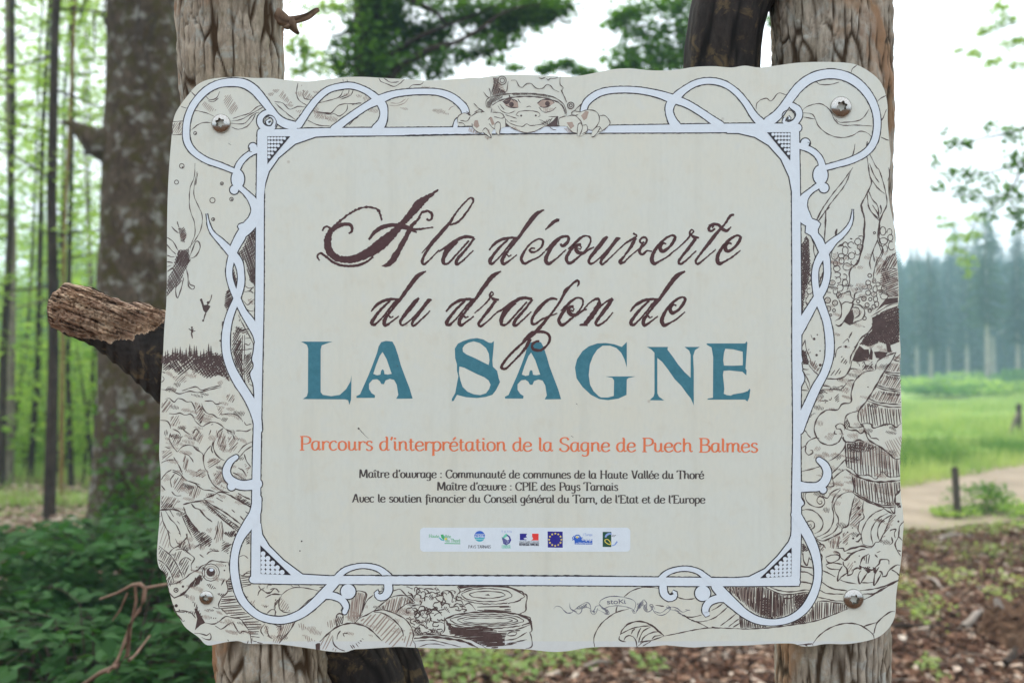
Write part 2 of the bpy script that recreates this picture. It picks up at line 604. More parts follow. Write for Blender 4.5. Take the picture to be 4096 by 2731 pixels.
def ink_mat(name, col, rough=0.4, var=0.12):
    m, nt, p = new_mat(name)
    n = mk_noise(nt, mk_coord(nt), 120, 3, 0.7)
    c = mk_mix(nt, mk_ramp(nt, n, [(0.35, 0.0), (0.7, 1.0)]), col, tuple(min(1, v * (1 + 2 * var) + 0.01) for v in col))
    nt.links.new(c, p.inputs['Base Color'])
    p.inputs['Roughness'].default_value = rough
    p.inputs['Specular IOR Level'].default_value = 0.4
    return m
M_INK = ink_mat('ink_dark_brown', (0.060, 0.037, 0.034), var=.3)
M_SOFT = ink_mat('ink_pale_brown', (0.31, 0.245, 0.205))
M_EDGE = ink_mat('ink_black_outline', (0.02, 0.016, 0.022))
M_WHITE = ink_mat('print_white', (0.69, 0.755, 0.81), 0.32, 0.02)
M_MAROON = ink_mat('print_maroon', (0.058, 0.017, 0.018), 0.4, 0.12)
M_TEAL = ink_mat('print_teal', (0.036, 0.165, 0.215), 0.38, 0.1)
M_ORANGE = ink_mat('print_orange', (0.70, 0.175, 0.07), 0.4, 0.1)
M_TEXT = ink_mat('print_text_grey', (0.065, 0.055, 0.052))

# paler strip folded over the lower edge
lowpts = [q for q in OUTS if q[1] > 2563.5 and 700 < q[0] < 3450]
lowpts.sort(key=lambda q: q[0])
lowpts = [(x, y - 1.5) for x, y in lowpts]
ST = Print(0.00004)
top = [(lowpts[0][0] + 2, 2562)] + [(x, 2562 + 2 * math.sin(x * .01)) for x in range(int(lowpts[0][0]) + 30, int(lowpts[-1][0]) - 20, 60)] + [(lowpts[-1][0] - 2, 2563)]
for (a, b) in zip(lowpts[:-1], lowpts[1:]):
    if b[0] - a[0] > 0.5:
        if 1800 > a[0] or a[0] > 100:
            ST.poly([(a[0], 2563), (b[0], 2563), (b[0], b[1]), (a[0], a[1])])
M_STRIP = ink_mat('print_pale_strip', (0.62, 0.64, 0.62), 0.34, 0.02)
ST.build('lower_strip', M_STRIP)

# ------------------------------------------------------------------ white art-nouveau frame
WHITE = Print(0.00030, 4.0e-6, 72)
EDGE = Print(0.00020, 1.2e-6, 80)
EO = 4.6                                  # width of the black outline in photo pixels
def W(tile, s, closed=False):
    pts = smooth(tp(tile, parse(s)), 7, closed)
    WHITE.rib(pts, closed)
    EDGE.rib([(q[0] + rs.uniform(-.4, .4), q[1] + rs.uniform(-.4, .4), q[2] + 2 * EO * rs.uniform(0.72, 1.12)) for q in pts], closed)
    for q in (pts[0], pts[-1]):            # round ends
        if q[2] > 14:
            WHITE.disc(q[0], q[1], q[2] / 2)
            EDGE.disc(q[0], q[1], q[2] / 2 + EO * .9)
def WP(tile, s, sm=False):
    pts = tp(tile, xy(s))
    if sm:
        pts = smooth(pts, 6, True)
    WHITE.poly(pts)
    EDGE.rib([(q[0], q[1], 2 * EO) for q in pts], True)
def WD(tile, x, y, r, ry=None):
    x0, y0, k = TILES[tile]
    ry = r if ry is None else ry
    WHITE.disc(x * k + x0, y * k + y0, r * k, ry * k, 22)
    EDGE.disc(x * k + x0, y * k + y0, r * k + EO, ry * k + EO, 22)

# straight bars
W('S', '1046 535 30, 1300 529 31, 1600 527 30, 1900 523 27, 2200 520 26, 2500 517 29, 2800 514 33, 3000 512 34, 3190 512 32')
W('S', '1044 530 28, 1042 700 29, 1040 900 31, 1038 1200 33, 1034 1500 30, 1030 1700 30, 1026 1900 32, 1024 2100 34, 1022 2310 34')
W('S', '1012 2316 29, 1200 2318 32, 1500 2318 33, 1800 2319 35, 2200 2321 35, 2600 2324 34, 2900 2326 33, 3185 2326 30')
W('S', '3182 505 27, 3184 800 33, 3186 1100 34, 3187 1400 36, 3187 1700 30, 3186 1900 33, 3185 2100 38, 3182 2310 34')
# rounded inner corners
WP('R1', '800 590 795 900 822 1080 835 960 860 880 930 780 1050 680 1200 628 1320 622 1320 570')
WP('R3', '1100 548 1100 602 1180 602 1300 630 1400 690 1490 790 1550 920 1578 1080 1620 1080 1618 548')
WP('R7', '945 660 889 640 885 690 870 730 800 820 720 900 620 950 530 957 530 1005 935 1005')
WP('R5', '580 740 632 700 640 765 680 830 760 910 870 992 1000 1000 1000 1045 590 1042')
# beaded corner triangles
def beads(tile, tri, nrow):
    pts = tp(tile, xy(tri))
    B.poly(pts)
    (ax, ay), (bx, by), (cx_, cy_) = pts[:3]          # a: right-angle corner, b and c: the two tips
    for i in range(nrow):
        for j in range(nrow - i):
            u, v = (i + .55) / (nrow + .45), (j + .55) / (nrow + .45)
            if u + v > .93: continue
            s_ = 1 - .35 * (u + v)
            x = ax + (bx - ax) * u + (cx_ - ax) * v
            y = ay + (by - ay) * u + (cy_ - ay) * v
            BW.disc(x, y, math.hypot(bx - ax, by - ay) / nrow * .50, n=8)
B, BW = Print(0.00060, 1e-6), Print(0.00063, 5e-7)
beads('R1', '848 624 1018 624 850 832 900 760 960 690', 7) if False else None
for tile, tri, nr in (('R1', '850 626 1015 626 850 826', 7), ('R3', '1558 597 1388 597 1556 802', 7),
                      ('R7', '886 945 690 957 888 765', 7), ('R5', '632 988 805 995 630 825', 6)):
    beads(tile, tri, nr)
# top left
W('R1', '600 872 34, 500 832 38, 410 800 40, 320 740 44, 272 670 46, 262 590 48, 275 490 46, 320 390 46, 400 300 48, 490 250 50, 590 235 56, 680 245 60, 755 290 60, 820 365 56, 870 430 52, 915 490 55, 970 530 60, 1040 550 60')
W('R1', '1075 540 55, 1110 490 48, 1150 430 46, 1210 355 44, 1290 290 42, 1390 263 42, 1470 262 42, 1560 295 42, 1630 345 50, 1680 400 60, 1692 460 52, 1680 520 60, 1645 575 80')
W('R1', '1335 575 60, 1400 522 50, 1480 464 48, 1570 405 48, 1650 365 60, 1750 325 46, 1850 308 42, 1960 302 40, 2080 307 42, 2170 335 48, 2240 385 50, 2280 440 52, 2268 490 44, 2222 520 36, 2208 560 30')
W('R1', '890 455 26, 840 455 34, 800 490 40, 798 535 40, 830 568 40, 880 570 36, 905 530 26, 895 490 16, 860 480 10')
W('R1', '868 505 12, 846 520 16, 862 542 16, 880 525 12')
WD('R1', 636, 935, 46, 68)
WD('R1', 610, 1012, 30)
W('R1', '625 880 40, 648 825 42, 688 778 38, 735 745 36, 785 722 40')
WD('R1', 745, 704, 29)
W('R1', '650 995 36, 700 1040 40, 745 1095 60, 768 1160 70, 750 1230 80, 705 1285 84, 650 1350 62, 600 1440 50')
WP('R1', '700 1245 645 1262 636 1275 652 1310 648 1332 700 1345 735 1270')
W('R4', '640 258 50, 590 345 50, 562 430 46, 552 510 42, 568 590 42, 605 680 46, 650 775 46, 700 850 60, 745 930 60, 760 1000 50')
W('R4', '396 95 3, 412 180 18, 440 235 26, 500 295 42, 565 365 54, 615 430 56, 634 510 46, 632 595 48, 605 690 46, 570 770 48, 545 850 52, 530 950 56, 534 1060 56, 562 1160 58, 612 1260 64, 670 1350 62, 715 1430 66, 745 1520 60, 757 1600 50')
WP('R4', '735 985 722 1060 712 1110 722 1140 720 1170 700 1205 706 1240 722 1290 735 1400 770 1400 780 985', True)
# lower left
W('R5', '492 324 26, 458 350 34, 436 400 42, 450 445 46, 490 474 50, 540 485 52, 610 476 60')
WD('R5', 466, 490, 23)
W('R5', '612 560 50, 600 640 60, 560 710 60, 510 790 46, 484 880 42, 482 980 46, 508 1100 44, 560 1178 42, 640 1235 40, 750 1252 40, 850 1222 46, 925 1168 50, 1000 1095 54, 1060 1030 50')
W('R5', '1060 1015 34, 1110 970 32, 1170 948 26, 1230 943 26, 1300 958 30, 1350 995 38, 1375 1025 40')
WD('R5', 1130, 1089, 42)
W('R5', '985 1112 36, 1040 1113 40, 1090 1133 38, 1117 1170 36, 1110 1206 26')
W('R5', '1358 1045 44, 1358 1085 46, 1338 1115 40, 1305 1120 32, 1290 1098 20, 1303 1085 12')
# lower right
W('R7', '45 985 34, 100 930 32, 160 905 28, 230 898 28, 300 915 30, 350 952 36, 400 990 38')
W('R7', '82 1015 48, 88 1055 46, 118 1082 40, 150 1075 34, 158 1050 22, 140 1038 12')
WD('R7', 330, 1052, 48)
W('R7', '480 1082 52, 425 1085 46, 375 1105 44, 348 1145 42, 352 1183 34, 372 1178 20')
W('R7', '415 1010 60, 470 1070 66, 530 1125 58, 600 1183 50, 680 1222 44, 780 1234 38, 880 1212 42, 960 1158 48, 1014 1080 50, 1046 990 46, 1052 900 46, 1036 800 54, 1000 710 60, 955 630 60, 915 560 60')
W('R7', '1060 218 34, 1095 250 44, 1112 295 50, 1100 345 54, 1060 382 54, 1000 388 52, 930 385 70')
WD('R7', 1085, 404, 22)
WP('R7', '935 440 955 470 965 492 945 515 940 560 900 560 900 440', True)
# right side
W('C1', '549 40 3, 538 140 22, 505 215 36, 440 290 48, 370 345 62, 310 410 84, 240 500 72, 200 590 60, 190 690 60, 200 800 62, 225 890 80, 262 990 74, 300 1100 72, 322 1220 76, 330 1330 78, 326 1430 76')
W('C2', '326 50 76, 312 120 74, 272 230 70, 205 350 80, 145 480 84, 85 620 90, 45 760 70')
WP('C1', '60 115 105 190 100 262 150 290 185 350 235 466 290 480 330 460 290 388 262 320 218 270 216 232 240 180 210 150 150 130 112 60 80 -40 20 -40 20 115', False)
W('C1', '265 430 80, 295 500 66, 304 590 62, 302 680 62, 275 780 66, 222 870 76, 165 960 78, 95 1080 90, 30 1200 90')
WP('C1', '45 1330 20 1330 20 1568 70 1568 60 1500 70 1480 50 1370', False)
WP('C2', '15 120 50 140 60 180 85 240 85 290 55 350 42 420 42 515 15 515', True)
WD('R3', 1775, 905, 52, 70)
WD('R3', 1800, 998, 34)
W('R3', '1790 862 50, 1778 805 44, 1745 755 42, 1690 718 40, 1625 695 44')
WD('R3', 1666, 675, 33)
W('R3', '1755 985 40, 1700 1025 36, 1655 1075 60, 1640 1140 80, 1660 1210 90, 1700 1255 60')
W('R3', '1800 855 36, 1900 828 40, 2000 798 44, 2100 745 46, 2160 670 48, 2184 570 48, 2180 465 50, 2145 365 54, 2080 275 58, 1995 210 62, 1900 178 64, 1800 178 64, 1700 210 62, 1620 270 62, 1560 345 60, 1510 415 60, 1460 475 66, 1400 520 70')
W('R3', '1345 530 60, 1290 470 50, 1235 385 44, 1165 305 42, 1080 248 42, 980 226 42, 880 240 42, 790 290 46, 730 345 60, 690 395 60, 682 450 52, 705 515 60, 740 565 70')
W('R3', '62 440 44, 75 395 44, 115 350 46, 190 308 44, 300 290 42, 450 293 42, 590 318 46, 690 350 58, 800 388 50, 900 445 48, 980 500 52, 1050 548 60')
W('R3', '1570 405 42, 1612 435 48, 1620 480 44, 1590 525 40, 1545 540 34, 1510 520 22, 1520 490 12')
W('R3', '1540 480 8, 1555 495 12, 1540 508 12, 1530 494 8')

stuff(EDGE.build('frame_outline', M_EDGE))
WHITE.build('frame_ornament', M_WHITE)
stuff(B.build('corner_triangle', M_EDGE))
stuff(BW.build('corner_beads', M_WHITE))
# spiral pen marks on the curls
CURL = Print(0.00060, 1e-6)
for t, s in (('R1', '905 560 915 520 900 490 870 475 840 490 830 520 845 545 870 548 882 530 870 515'),
             ('R3', '1500 510 1498 470 1525 440 1565 440 1588 470 1580 500 1550 510 1530 495 1545 482'),
             ('R5', '1095 1185 1088 1200 1100 1190 1105 1178'), ('R5', '1325 1060 1322 1085 1305 1088 1300 1072'),
             ('R7', '118 1035 116 1052 132 1055 140 1040'), ('R7', '372 1150 366 1165 378 1165'),
             ('R1', '722 705 720 735 738 738'), ('R3', '1690 700 1695 672 1680 668')):
    L(t, s, 4.0, CURL)
# the straight parts of the frame carry a heavier pen line on their inner edge
L('S', '1500 2301 1700 2299 2000 2300 2300 2301 2460 2302', 6.5, CURL)
L('S', '1620 541 1900 538 2200 535 2480 534', 4.5, CURL)
stuff(CURL.build('frame_pen_marks', M_EDGE))
# ------------------------------------------------------------------ lettering
rt = random.Random(11)
SCR = Print(0.00012, 2.5e-6, 60)
def G(tile, s, dx=0, dy=0, k=1.0, rough=1.1):
    pts = tp(tile, [(a, b, w * k) for a, b, w in parse(s)], dx, dy)
    pts = [(a, b, w * 1.15 + 3.2) for a, b, w in pts]
    SCR.rib(smooth(pts, 5.0), rough=rough, rng=rt)
# script capital A
G('T1', '768 430 5, 756 370 13, 722 322 14, 640 302 9, 540 325 11, 430 390 13, 330 475 15, 288 530 34, 262 600 52, 262 680 55, 300 745 56, 370 790 48, 470 797 50, 570 768 60, 680 712 78, 780 635 84, 880 545 62, 960 460 46, 1040 370 48, 1110 285 62, 1170 230 48, 1230 190 24, 1302 138 6', rough=2.2)
G('T1', '648 610 10, 700 540 24, 780 490 30, 870 472 26, 980 488 34, 1080 512 16, 1255 492 4')
G('T1', '1150 340 8, 1110 420 16, 1050 480 22, 1010 560 32, 945 680 36, 885 780 46, 835 838 34, 770 858 5', rough=2.0)
G('T1', '1150 352 16, 1200 340 12, 1240 365 16, 1240 410 14, 1215 428 12, 1190 412 12')
G('T1', '1045 520 10, 1100 540 6')
G('T1', '300 520 34, 350 485 30, 430 462 24, 482 478 22, 488 530 14, 458 552 8')
G('T1', '212 528 6, 225 498 9, 255 485 11, 300 512 14')
G('T1', '185 805 6, 162 765 10, 195 735 10, 250 772 14, 320 825 14, 420 855 14, 540 850 14, 630 815 12, 690 770 10')
# glyphs, each traced once and set where it recurs
def g_d(dx, dy):
    G('T1', '1778 708 6, 1830 648 16, 1900 607 20, 1970 592 16, 2050 590 8', dx, dy)
    G('T1', '1960 605 10, 1880 680 16, 1818 755 20, 1785 812 26, 1805 835 18, 1850 800 9, 1910 735 9, 1970 660 12, 2030 590 14', dx, dy)
    G('T1', '2297 328 4, 2220 372 30, 2140 470 28, 2055 590 20, 1960 710 14, 1905 790 26, 1915 838 20, 1970 805 8, 2040 750 6', dx, dy)
    G('T1', '1940 740 8, 1965 765 8, 1990 752 5', dx, dy)
def g_e(dx, dy):
    G('T2', '1330 650 6, 1300 640 12, 1268 680 26, 1292 718 24, 1345 690 16, 1392 635 20, 1412 588 18, 1385 568 10, 1330 592 14, 1272 645 18, 1222 710 20, 1193 785 28, 1213 833 26, 1265 812 10, 1340 768 9, 1412 708 5', dx, dy)
def g_a(dx, dy):
    G('T1', '1302 720 6, 1370 682 12, 1460 622 22, 1550 582 20, 1640 592 14', dx, dy)
    G('T1', '1480 622 24, 1400 690 38, 1352 775 28, 1352 828 22, 1395 830 12, 1480 740 10, 1590 618 10', dx, dy)
    G('T1', '1642 595 12, 1565 695 14, 1482 790 22, 1470 842 18, 1520 815 10, 1632 710 5', dx, dy)
def g_u(dx, dy):
    G('T2', '778 580 12, 745 610 28, 690 680 28, 630 755 22, 600 808 16, 622 836 12, 680 800 8, 760 725 10, 860 605 8', dx, dy)
    G('T2', '898 598 5, 870 602 26, 820 665 22, 760 745 20, 715 808 18, 725 842 12, 790 790 8, 882 700 4', dx, dy)
def g_r(dx, dy):
    G('T2', '1408 715 4, 1500 632 6, 1552 572 9, 1550 540 11, 1568 513 8, 1586 532 6, 1562 562 9, 1600 588 20, 1638 588 5', dx, dy)
    G('T2', '1605 598 20, 1545 680 20, 1480 762 16, 1445 815 18, 1466 838 14, 1530 790 8, 1612 712 4', dx, dy)
def g_o(dx, dy):
    G('T2', '405 698 4, 450 660 16, 520 595 16, 570 573 9, 612 590 11, 612 640 9, 570 708 10, 500 775 12, 422 830 20, 388 790 22, 418 725 20, 470 655 20', dx, dy)
    G('T2', '528 652 12, 484 668 22, 488 718 28, 540 738 22, 600 702 10, 652 680 5', dx, dy)
    G('T2', '500 690 6, 520 700 8, 532 680 8, 515 665 6', dx, dy)
# "la"
G('T1', '1630 240 8, 1612 213 9, 1570 240 8, 1480 340 8, 1402 458 20, 1320 552 26, 1240 642 26, 1180 740 16, 1150 808 20, 1162 840 18, 1205 812 8, 1310 705 4')
G('T1', '1618 215 10, 1632 245 8, 1560 360 10, 1490 440 12, 1410 472 10')
G('T1', '1145 735 3, 1240 628 6')
g_a(0, 0)
# "découverte"
g_d(0, 0)
G('T2', '95 690 6, 62 690 9, 42 708 12, 62 726 13, 112 716 10, 160 668 12, 168 620 12, 130 603 9, 70 632 9, 10 695 12, -35 780 20, -8 832 18, 50 808 10, 130 770 8, 186 720 4')
G('T2', '192 518 3, 255 455 20, 312 420 20, 312 440 8')
G('T2', '190 715 5, 250 652 12, 330 590 18, 400 578 16, 410 612 18, 382 650 22, 350 668 18, 335 645 10')
G('T2', '330 598 14, 262 660 28, 215 740 24, 195 800 28, 222 834 20, 292 790 9, 388 702 4')
g_o(0, 0)
g_u(0, 0)
G('T2', '880 702 4, 950 640 8, 1010 605 14, 1050 575 10, 1018 547 8')
G('T2', '1040 592 18, 1000 670 22, 940 755 10, 893 818 26, 925 825 12, 1000 755 7, 1080 690 6, 1130 650 12, 1145 600 12, 1115 585 12, 1080 612 12, 1092 642 11, 1122 630 8')
G('T2', '1112 645 14, 1075 718 18, 1105 748 14, 1150 712 6, 1195 720 5')
g_e(0, 0)
g_r(0, 0)
G('T2', '1968 375 8, 1930 385 18, 1880 460 12, 1800 552 22, 1730 642 24, 1660 730 12, 1608 808 14, 1625 838 14, 1690 790 7, 1795 700 4')
G('T2', '1760 500 8, 1775 482 10, 1750 478 14, 1728 505 20, 1748 528 14, 1790 505 8')
G('T2', '1730 480 14, 1770 463 16, 1820 470 18, 1855 508 22, 1900 525 18, 1940 488 4')
g_e(615, 0)
# "du dragon de"
g_d(-1110, 576)
# T2 glyphs set on the T1 side of the line: T1 pixel = T2 pixel + 2116.8
g_u(-1774 - 0, 577)
g_d(-405, 577)
g_r(-1882, 585)
g_a(545, 575)
G('T2', '305 1170 8, 250 1162 14, 190 1195 20, 125 1262 26, 78 1330 16, 62 1385 18, 95 1402 14, 170 1352 9, 305 1300 4')
G('T2', '490 1050 5, 508 1020 10, 492 990 14, 430 1040 12, 385 1085 24, 352 1150 16, 285 1255 12, 210 1350 16, 130 1442 24, 60 1515 18, 0 1560 14, -90 1640 14, -180 1735 14, -222 1808 20, -178 1818 12, -90 1733 10, 0 1632 18, 50 1540 22')
G('T4', '-20 160 14, 40 90 18, 100 64 20, 195 70 16, 232 115 16, 215 180 11, 150 235 16, 90 232 18, 66 195 16, 95 158 13, 135 150 11')
g_o(-70, 580)
G('T2', '545 1270 5, 620 1192 6, 685 1163 18, 705 1200 10')
G('T2', '705 1192 22, 655 1285 36, 600 1362 36, 552 1412 20', rough=2)
G('T2', '512 1412 8, 545 1408 14, 590 1412 8')
G('T2', '655 1295 8, 740 1210 9, 825 1160 14')
G('T2', '825 1162 18, 772 1240 26, 705 1330 22, 665 1392 20, 690 1415 14, 760 1370 8, 828 1292 4')
g_d(1327, 577)
g_e(95, 580)
stuff(SCR.build('script_lettering', M_MAROON))

# big teal capitals
def GP(tile, outer, *holes, dx=0, dy=0):
    one = Print(0.00009, 1e-6)
    one.poly(tp(tile, xy(outer), dx, dy), [tp(tile, xy(h), dx, dy) for h in holes])
    one.build('letter', M_TEAL)
GP('T3', '245 155 545 155 500 168 440 190 430 230 430 630 450 655 530 668 610 655 670 600 710 530 720 470 716 700 700 750 688 705 660 698 262 695 300 668 310 630 312 220 300 185')
A_OUT = '1045 148 1105 155 1130 200 1160 290 1185 380 1230 500 1265 590 1295 690 1140 692 1160 655 1145 560 1120 515 1080 505 1040 520 1025 555 1000 553 985 525 960 508 920 512 885 550 885 600 910 640 942 660 938 684 768 684 765 668 800 650 840 560 880 470 920 370 960 260 975 200 1000 160'
A_IN = '1012 252 1050 320 1098 458 1060 465 1030 460 1025 425 1010 415 998 430 992 465 960 472 925 458 950 380 985 290'
GP('T3', A_OUT, A_IN)
GP('T3', A_OUT, A_IN, dx=1397, dy=6)
GP('T3', '1835 130 1900 122 1960 135 2010 165 2035 168 2060 150 2055 230 2045 330 2050 390 2090 430 2105 500 2117 535 2105 560 2080 610 2045 655 1980 675 1900 685 1800 678 1712 655 1680 712 1662 715 1665 690 1695 640 1710 560 1725 480 1712 430 1712 370 1695 310 1692 220 1720 175 1770 150',
   '1870 152 1930 170 1985 215 2012 270 2018 330 2010 375 1960 350 1880 310 1800 275 1768 250 1765 215 1785 185 1820 165',
   '1735 388 1780 400 1840 430 1900 460 1970 490 2010 520 2028 560 2015 600 1985 640 1930 658 1870 650 1810 625 1765 580 1745 520 1730 450')
GP('T4', '958 158 958 400 935 320 905 260 860 215 800 193 730 193 680 230 640 290 610 370 600 470 612 560 645 620 690 665 715 680 780 680 835 665 838 520 820 495 755 482 1040 482 975 497 958 510 955 655 880 690 780 705 700 695 620 655 540 580 485 500 470 400 490 320 540 245 600 200 680 172 760 168 840 180 910 205 925 190')
GP('T4', '1145 205 1345 205 1340 230 1400 310 1440 370 1500 440 1558 495 1558 280 1545 240 1500 205 1645 205 1600 235 1582 290 1588 420 1588 755 1560 690 1520 640 1470 570 1410 510 1340 410 1290 345 1245 308 1245 640 1260 672 1310 708 1172 705 1210 670 1218 640 1218 260 1190 230')
GP('T4', '1708 172 2070 172 2085 152 2092 165 2085 260 2080 330 2075 410 2085 425 2082 472 2045 438 1980 432 1920 425 1868 430 1862 470 1870 540 1875 600 1870 645 1900 658 1935 662 1960 650 2050 635 2095 620 2112 598 2120 605 2110 680 2092 718 2070 700 1715 700 1720 690 1768 682 1770 300 1755 210 1710 185',
   '1885 222 1960 228 2048 250 2050 330 2048 378 1960 382 1872 380 1865 330 1872 260')

# ---- small text: an upright book face with curled feet, drawn with a broad pen
# units: x-height 10, capitals 15, baseline 0
FONT = {
 'a': (9.6, '7 9.2 4.6 10 1.8 8.6 .9 5 1.8 1.2 4 0 6 1.4 7.2 4; 7.2 10 7.2 2 8 .2 9.6 1.2'),
 'b': (9.4, '.6 15 1.6 14.6 1.6 .4; 1.6 7.5 3.6 9.8 6.2 9.8 8.2 7 8 3 6 .2 3.4 0 1.6 1.6'),
 'c': (8.4, '7.4 8.4 6 10 3.6 9.8 1.4 7.4 1 4 2.4 .8 4.8 0 7.6 1.6'),
 'd': (9.8, '6.8 9.4 4.4 10 1.8 8.4 .9 5 1.8 1.2 4 0 6 1.2 7.2 3.6; 5.8 15 7.2 14.6 7.2 2 8 .2 9.8 1.2'),
 'e': (8.8, '1 5 7.4 5.8 7 8.8 4.8 10 2.4 9 1 6 1.2 2.6 3 .2 5.6 0 8.6 2'),
 'f': (6.0, '6.6 14 5 15.2 3.2 14 2.8 11 2.8 -3 1.6 -4.4; .4 9.8 5.6 9.8'),
 'g': (9.4, '7 9.2 4.6 10 1.8 8.6 .9 5 1.8 1.4 4 .4 6.4 2 7.2 4.6; 7.2 10 7.2 -2 5.8 -4.8 3 -5 1.6 -3.8'),
 'h': (9.8, '.6 15 1.6 14.6 1.6 0; 1.6 7 4 9.8 6.6 9.6 7.4 7 7.4 2 8.2 .2 9.8 1.2'),
 'i': (4.6, '.4 9.6 1.8 9.8 1.8 1.8 2.8 .2 4.4 1.2; 1.7 12.4 1.9 14.2'),
 'l': (4.4, '.4 14.8 1.8 14.8 1.8 1.8 2.8 .2 4.4 1.2'),
 'm': (14.2, '.4 9.6 1.7 9.6 1.7 0; 1.7 7 3.8 9.8 6 9.4 6.7 7 6.7 0; 6.7 7 8.8 9.8 11.2 9.4 11.9 7 11.9 1.8 12.8 .2 14.2 1.2'),
 'n': (9.8, '.4 9.6 1.7 9.6 1.7 0; 1.7 7 4 9.8 6.6 9.6 7.4 7 7.4 2 8.2 .2 9.8 1.2'),
 'o': (9.0, '4.4 10 1.8 8.6 1 5 1.8 1.4 4.4 0 7 1.4 7.9 5 7 8.6 4.4 10'),
 'p': (9.4, '.4 9.6 1.7 9.6 1.7 -5; .4 -5 3 -5; 1.7 7.5 3.6 9.8 6.2 9.8 8.2 7 8 3 6 .2 3.4 .2 1.7 2'),
 'r': (7.0, '.4 9.6 1.7 9.6 1.7 0; 1.7 6.5 3.2 9 5 9.9 6.8 9 6.9 8'),
 's': (7.6, '6.6 8.4 5 10 2.6 9.8 1.4 8 2.6 6 5.4 4.6 6.6 2.6 5.4 .4 3 -.1 1 1.6'),
 't': (6.0, '2.3 13 2.3 2 3.4 .1 5.8 1.2; .4 9.8 5 9.8'),
 'u': (9.8, '.4 9.6 1.7 9.6 1.7 3 2.8 .4 4.8 .2 7.2 3; 7.2 9.8 7.2 2 8 .2 9.6 1.2'),
 'v': (8.6, '.4 9.4 1.8 9.6 1.8 4 2.8 .6 5 .2 7.2 3 7.8 7 6.4 9.8'),
 'y': (9.4, '.4 9.6 1.7 9.6 1.7 4 3 1 5 .8 7.2 3.4; 7.2 9.8 7.2 -2 5.8 -4.8 3 -5 1.6 -3.8'),
 'A': (12.4, '.2 0 2 .4 6.4 15 7.4 15 10.6 .4 12.2 0; 3.4 5.4 9.4 5.4'),
 'B': (11.4, '.4 15 6.4 15 9 13.4 9 9.6 6.4 8 2.4 8; 6.4 8 9.8 6.4 10 2 7 0 .4 0; 2.4 15 2.4 0'),
 'C': (11.6, '10.4 11.8 9 14.4 6 15.2 2.6 13 1 8 2 3 5 0 8.4 .4 10.6 3; 10.4 14.8 10.4 11.4'),
 'E': (10.6, '.4 15 9.2 15 9.2 12.6; 2.4 15 2.4 0; 2.4 8 7.6 8; .4 0 9.8 0 9.8 2.8'),
 'H': (13.4, '.4 15 4 15; 2.4 15 2.4 0; .4 0 4 0; 9 15 12.6 15; 10.6 15 10.6 0; 9 0 12.6 0; 2.4 7.8 10.6 7.8'),
 'I': (5.2, '.4 15 4.6 15; 2.5 15 2.5 0; .4 0 4.6 0'),
 'M': (16.0, '.2 0 3 0; 1.6 0 2.6 15 7.4 2 12.4 15 13.4 0; 11.8 0 15.4 0; .6 15 2.8 15; 12.2 15 14.4 15; 13.4 13 13.6 0'),
 'P': (10.8, '.4 15 6.8 15 9.8 13 9.8 9 6.8 7 2.4 7; 2.4 15 2.4 0; .4 0 4.6 0'),
 'S': (10.4, '8.8 12.4 7.6 14.8 4.6 15.2 1.8 13.4 1.6 10.4 3.8 8.4 7.4 6.8 9 4 7.6 .8 4.4 -.2 1.2 1.6 1 3.6'),
 'T': (11.6, '.6 12.4 .6 15 11 15 11 12.4; 5.8 15 5.8 0; 3.8 0 7.8 0'),
 'V': (12.0, '.2 15 2.2 14.8 6.2 0 10.4 14.8 12 15'),
 'K': (11, '.4 15 4 15; 2.4 15 2.4 0; 10 15 2.6 7; 4.6 8.6 10.6 0'),
 'Y': (11, '.2 15 5.4 7.6 10.6 15; 5.4 7.6 5.4 0'),
 'N': (13, '1.6 0 1.6 15 11 0 11 15'), 'R': (11.4, '.4 15 6.8 15 9.6 13 9.6 9.4 6.8 7.6 2.4 7.6; 2.4 15 2.4 0; 5.6 7.6 10.8 0'),
 'G': (12, '10.4 11.8 9 14.4 6 15.2 2.6 13 1 8 2 3 5 0 8.4 .4 10.4 3 10.4 7 7 7'), 'L': (9.6, '2 15 2 0 9 0'),
 'U': (12, '1.6 15 1.6 3 4 0 8 0 10.4 3 10.4 15'), 'O': (12.6, '6 15 2 12.6 .8 7.5 2 2.4 6 0 10 2.4 11.2 7.5 10 12.6 6 15'),
 'D': (12.2, '2 0 2 15 6.4 15 10.4 12 11 7.5 10.4 3 6.4 0 2 0'), 'F': (10, '2 0 2 15 9 15; 2 8 7.6 8'),
'Q': (12.6, '6 15 2 12.6 .8 7.5 2 2.4 6 0 10 2.4 11.2 7.5 10 12.6 6 15; 7 4 12 -2'),
 'q': (9.4, '7.2 9.8 7.2 -5; 7 9.2 4.6 10 1.8 8.6 .9 5 1.8 1.4 4 .4 6.4 2 7.2 4.6'),
 'k': (9, '1.6 15 1.6 0; 7.6 9.8 1.8 4.4; 3.4 5.8 8.4 0'),
 "'": (3.2, '1.9 15.2 2.1 13.6 1 11.4'), ',': (3.6, '1.6 1 2 -.4 .8 -3'), ':': (4.2, '1.8 1.9 1.8 .0; 1.8 9.4 1.8 7.5'),
 '.': (3.4, '1.4 .8 1.4 .1'), ' ': (5.6, ''), '/': (5, '0 -1 5 15'), '-': (5, '.6 5.4 4.2 5.4'),
}
ACC = {'é': ('e', '3.6 12 6.2 15'), 'î': ('i^', '-.2 12 2 14.8 4 12'), 'É': ('E', '5 16.5 7 18.5'), 'ç': ('c', '5 0 5 -3')}
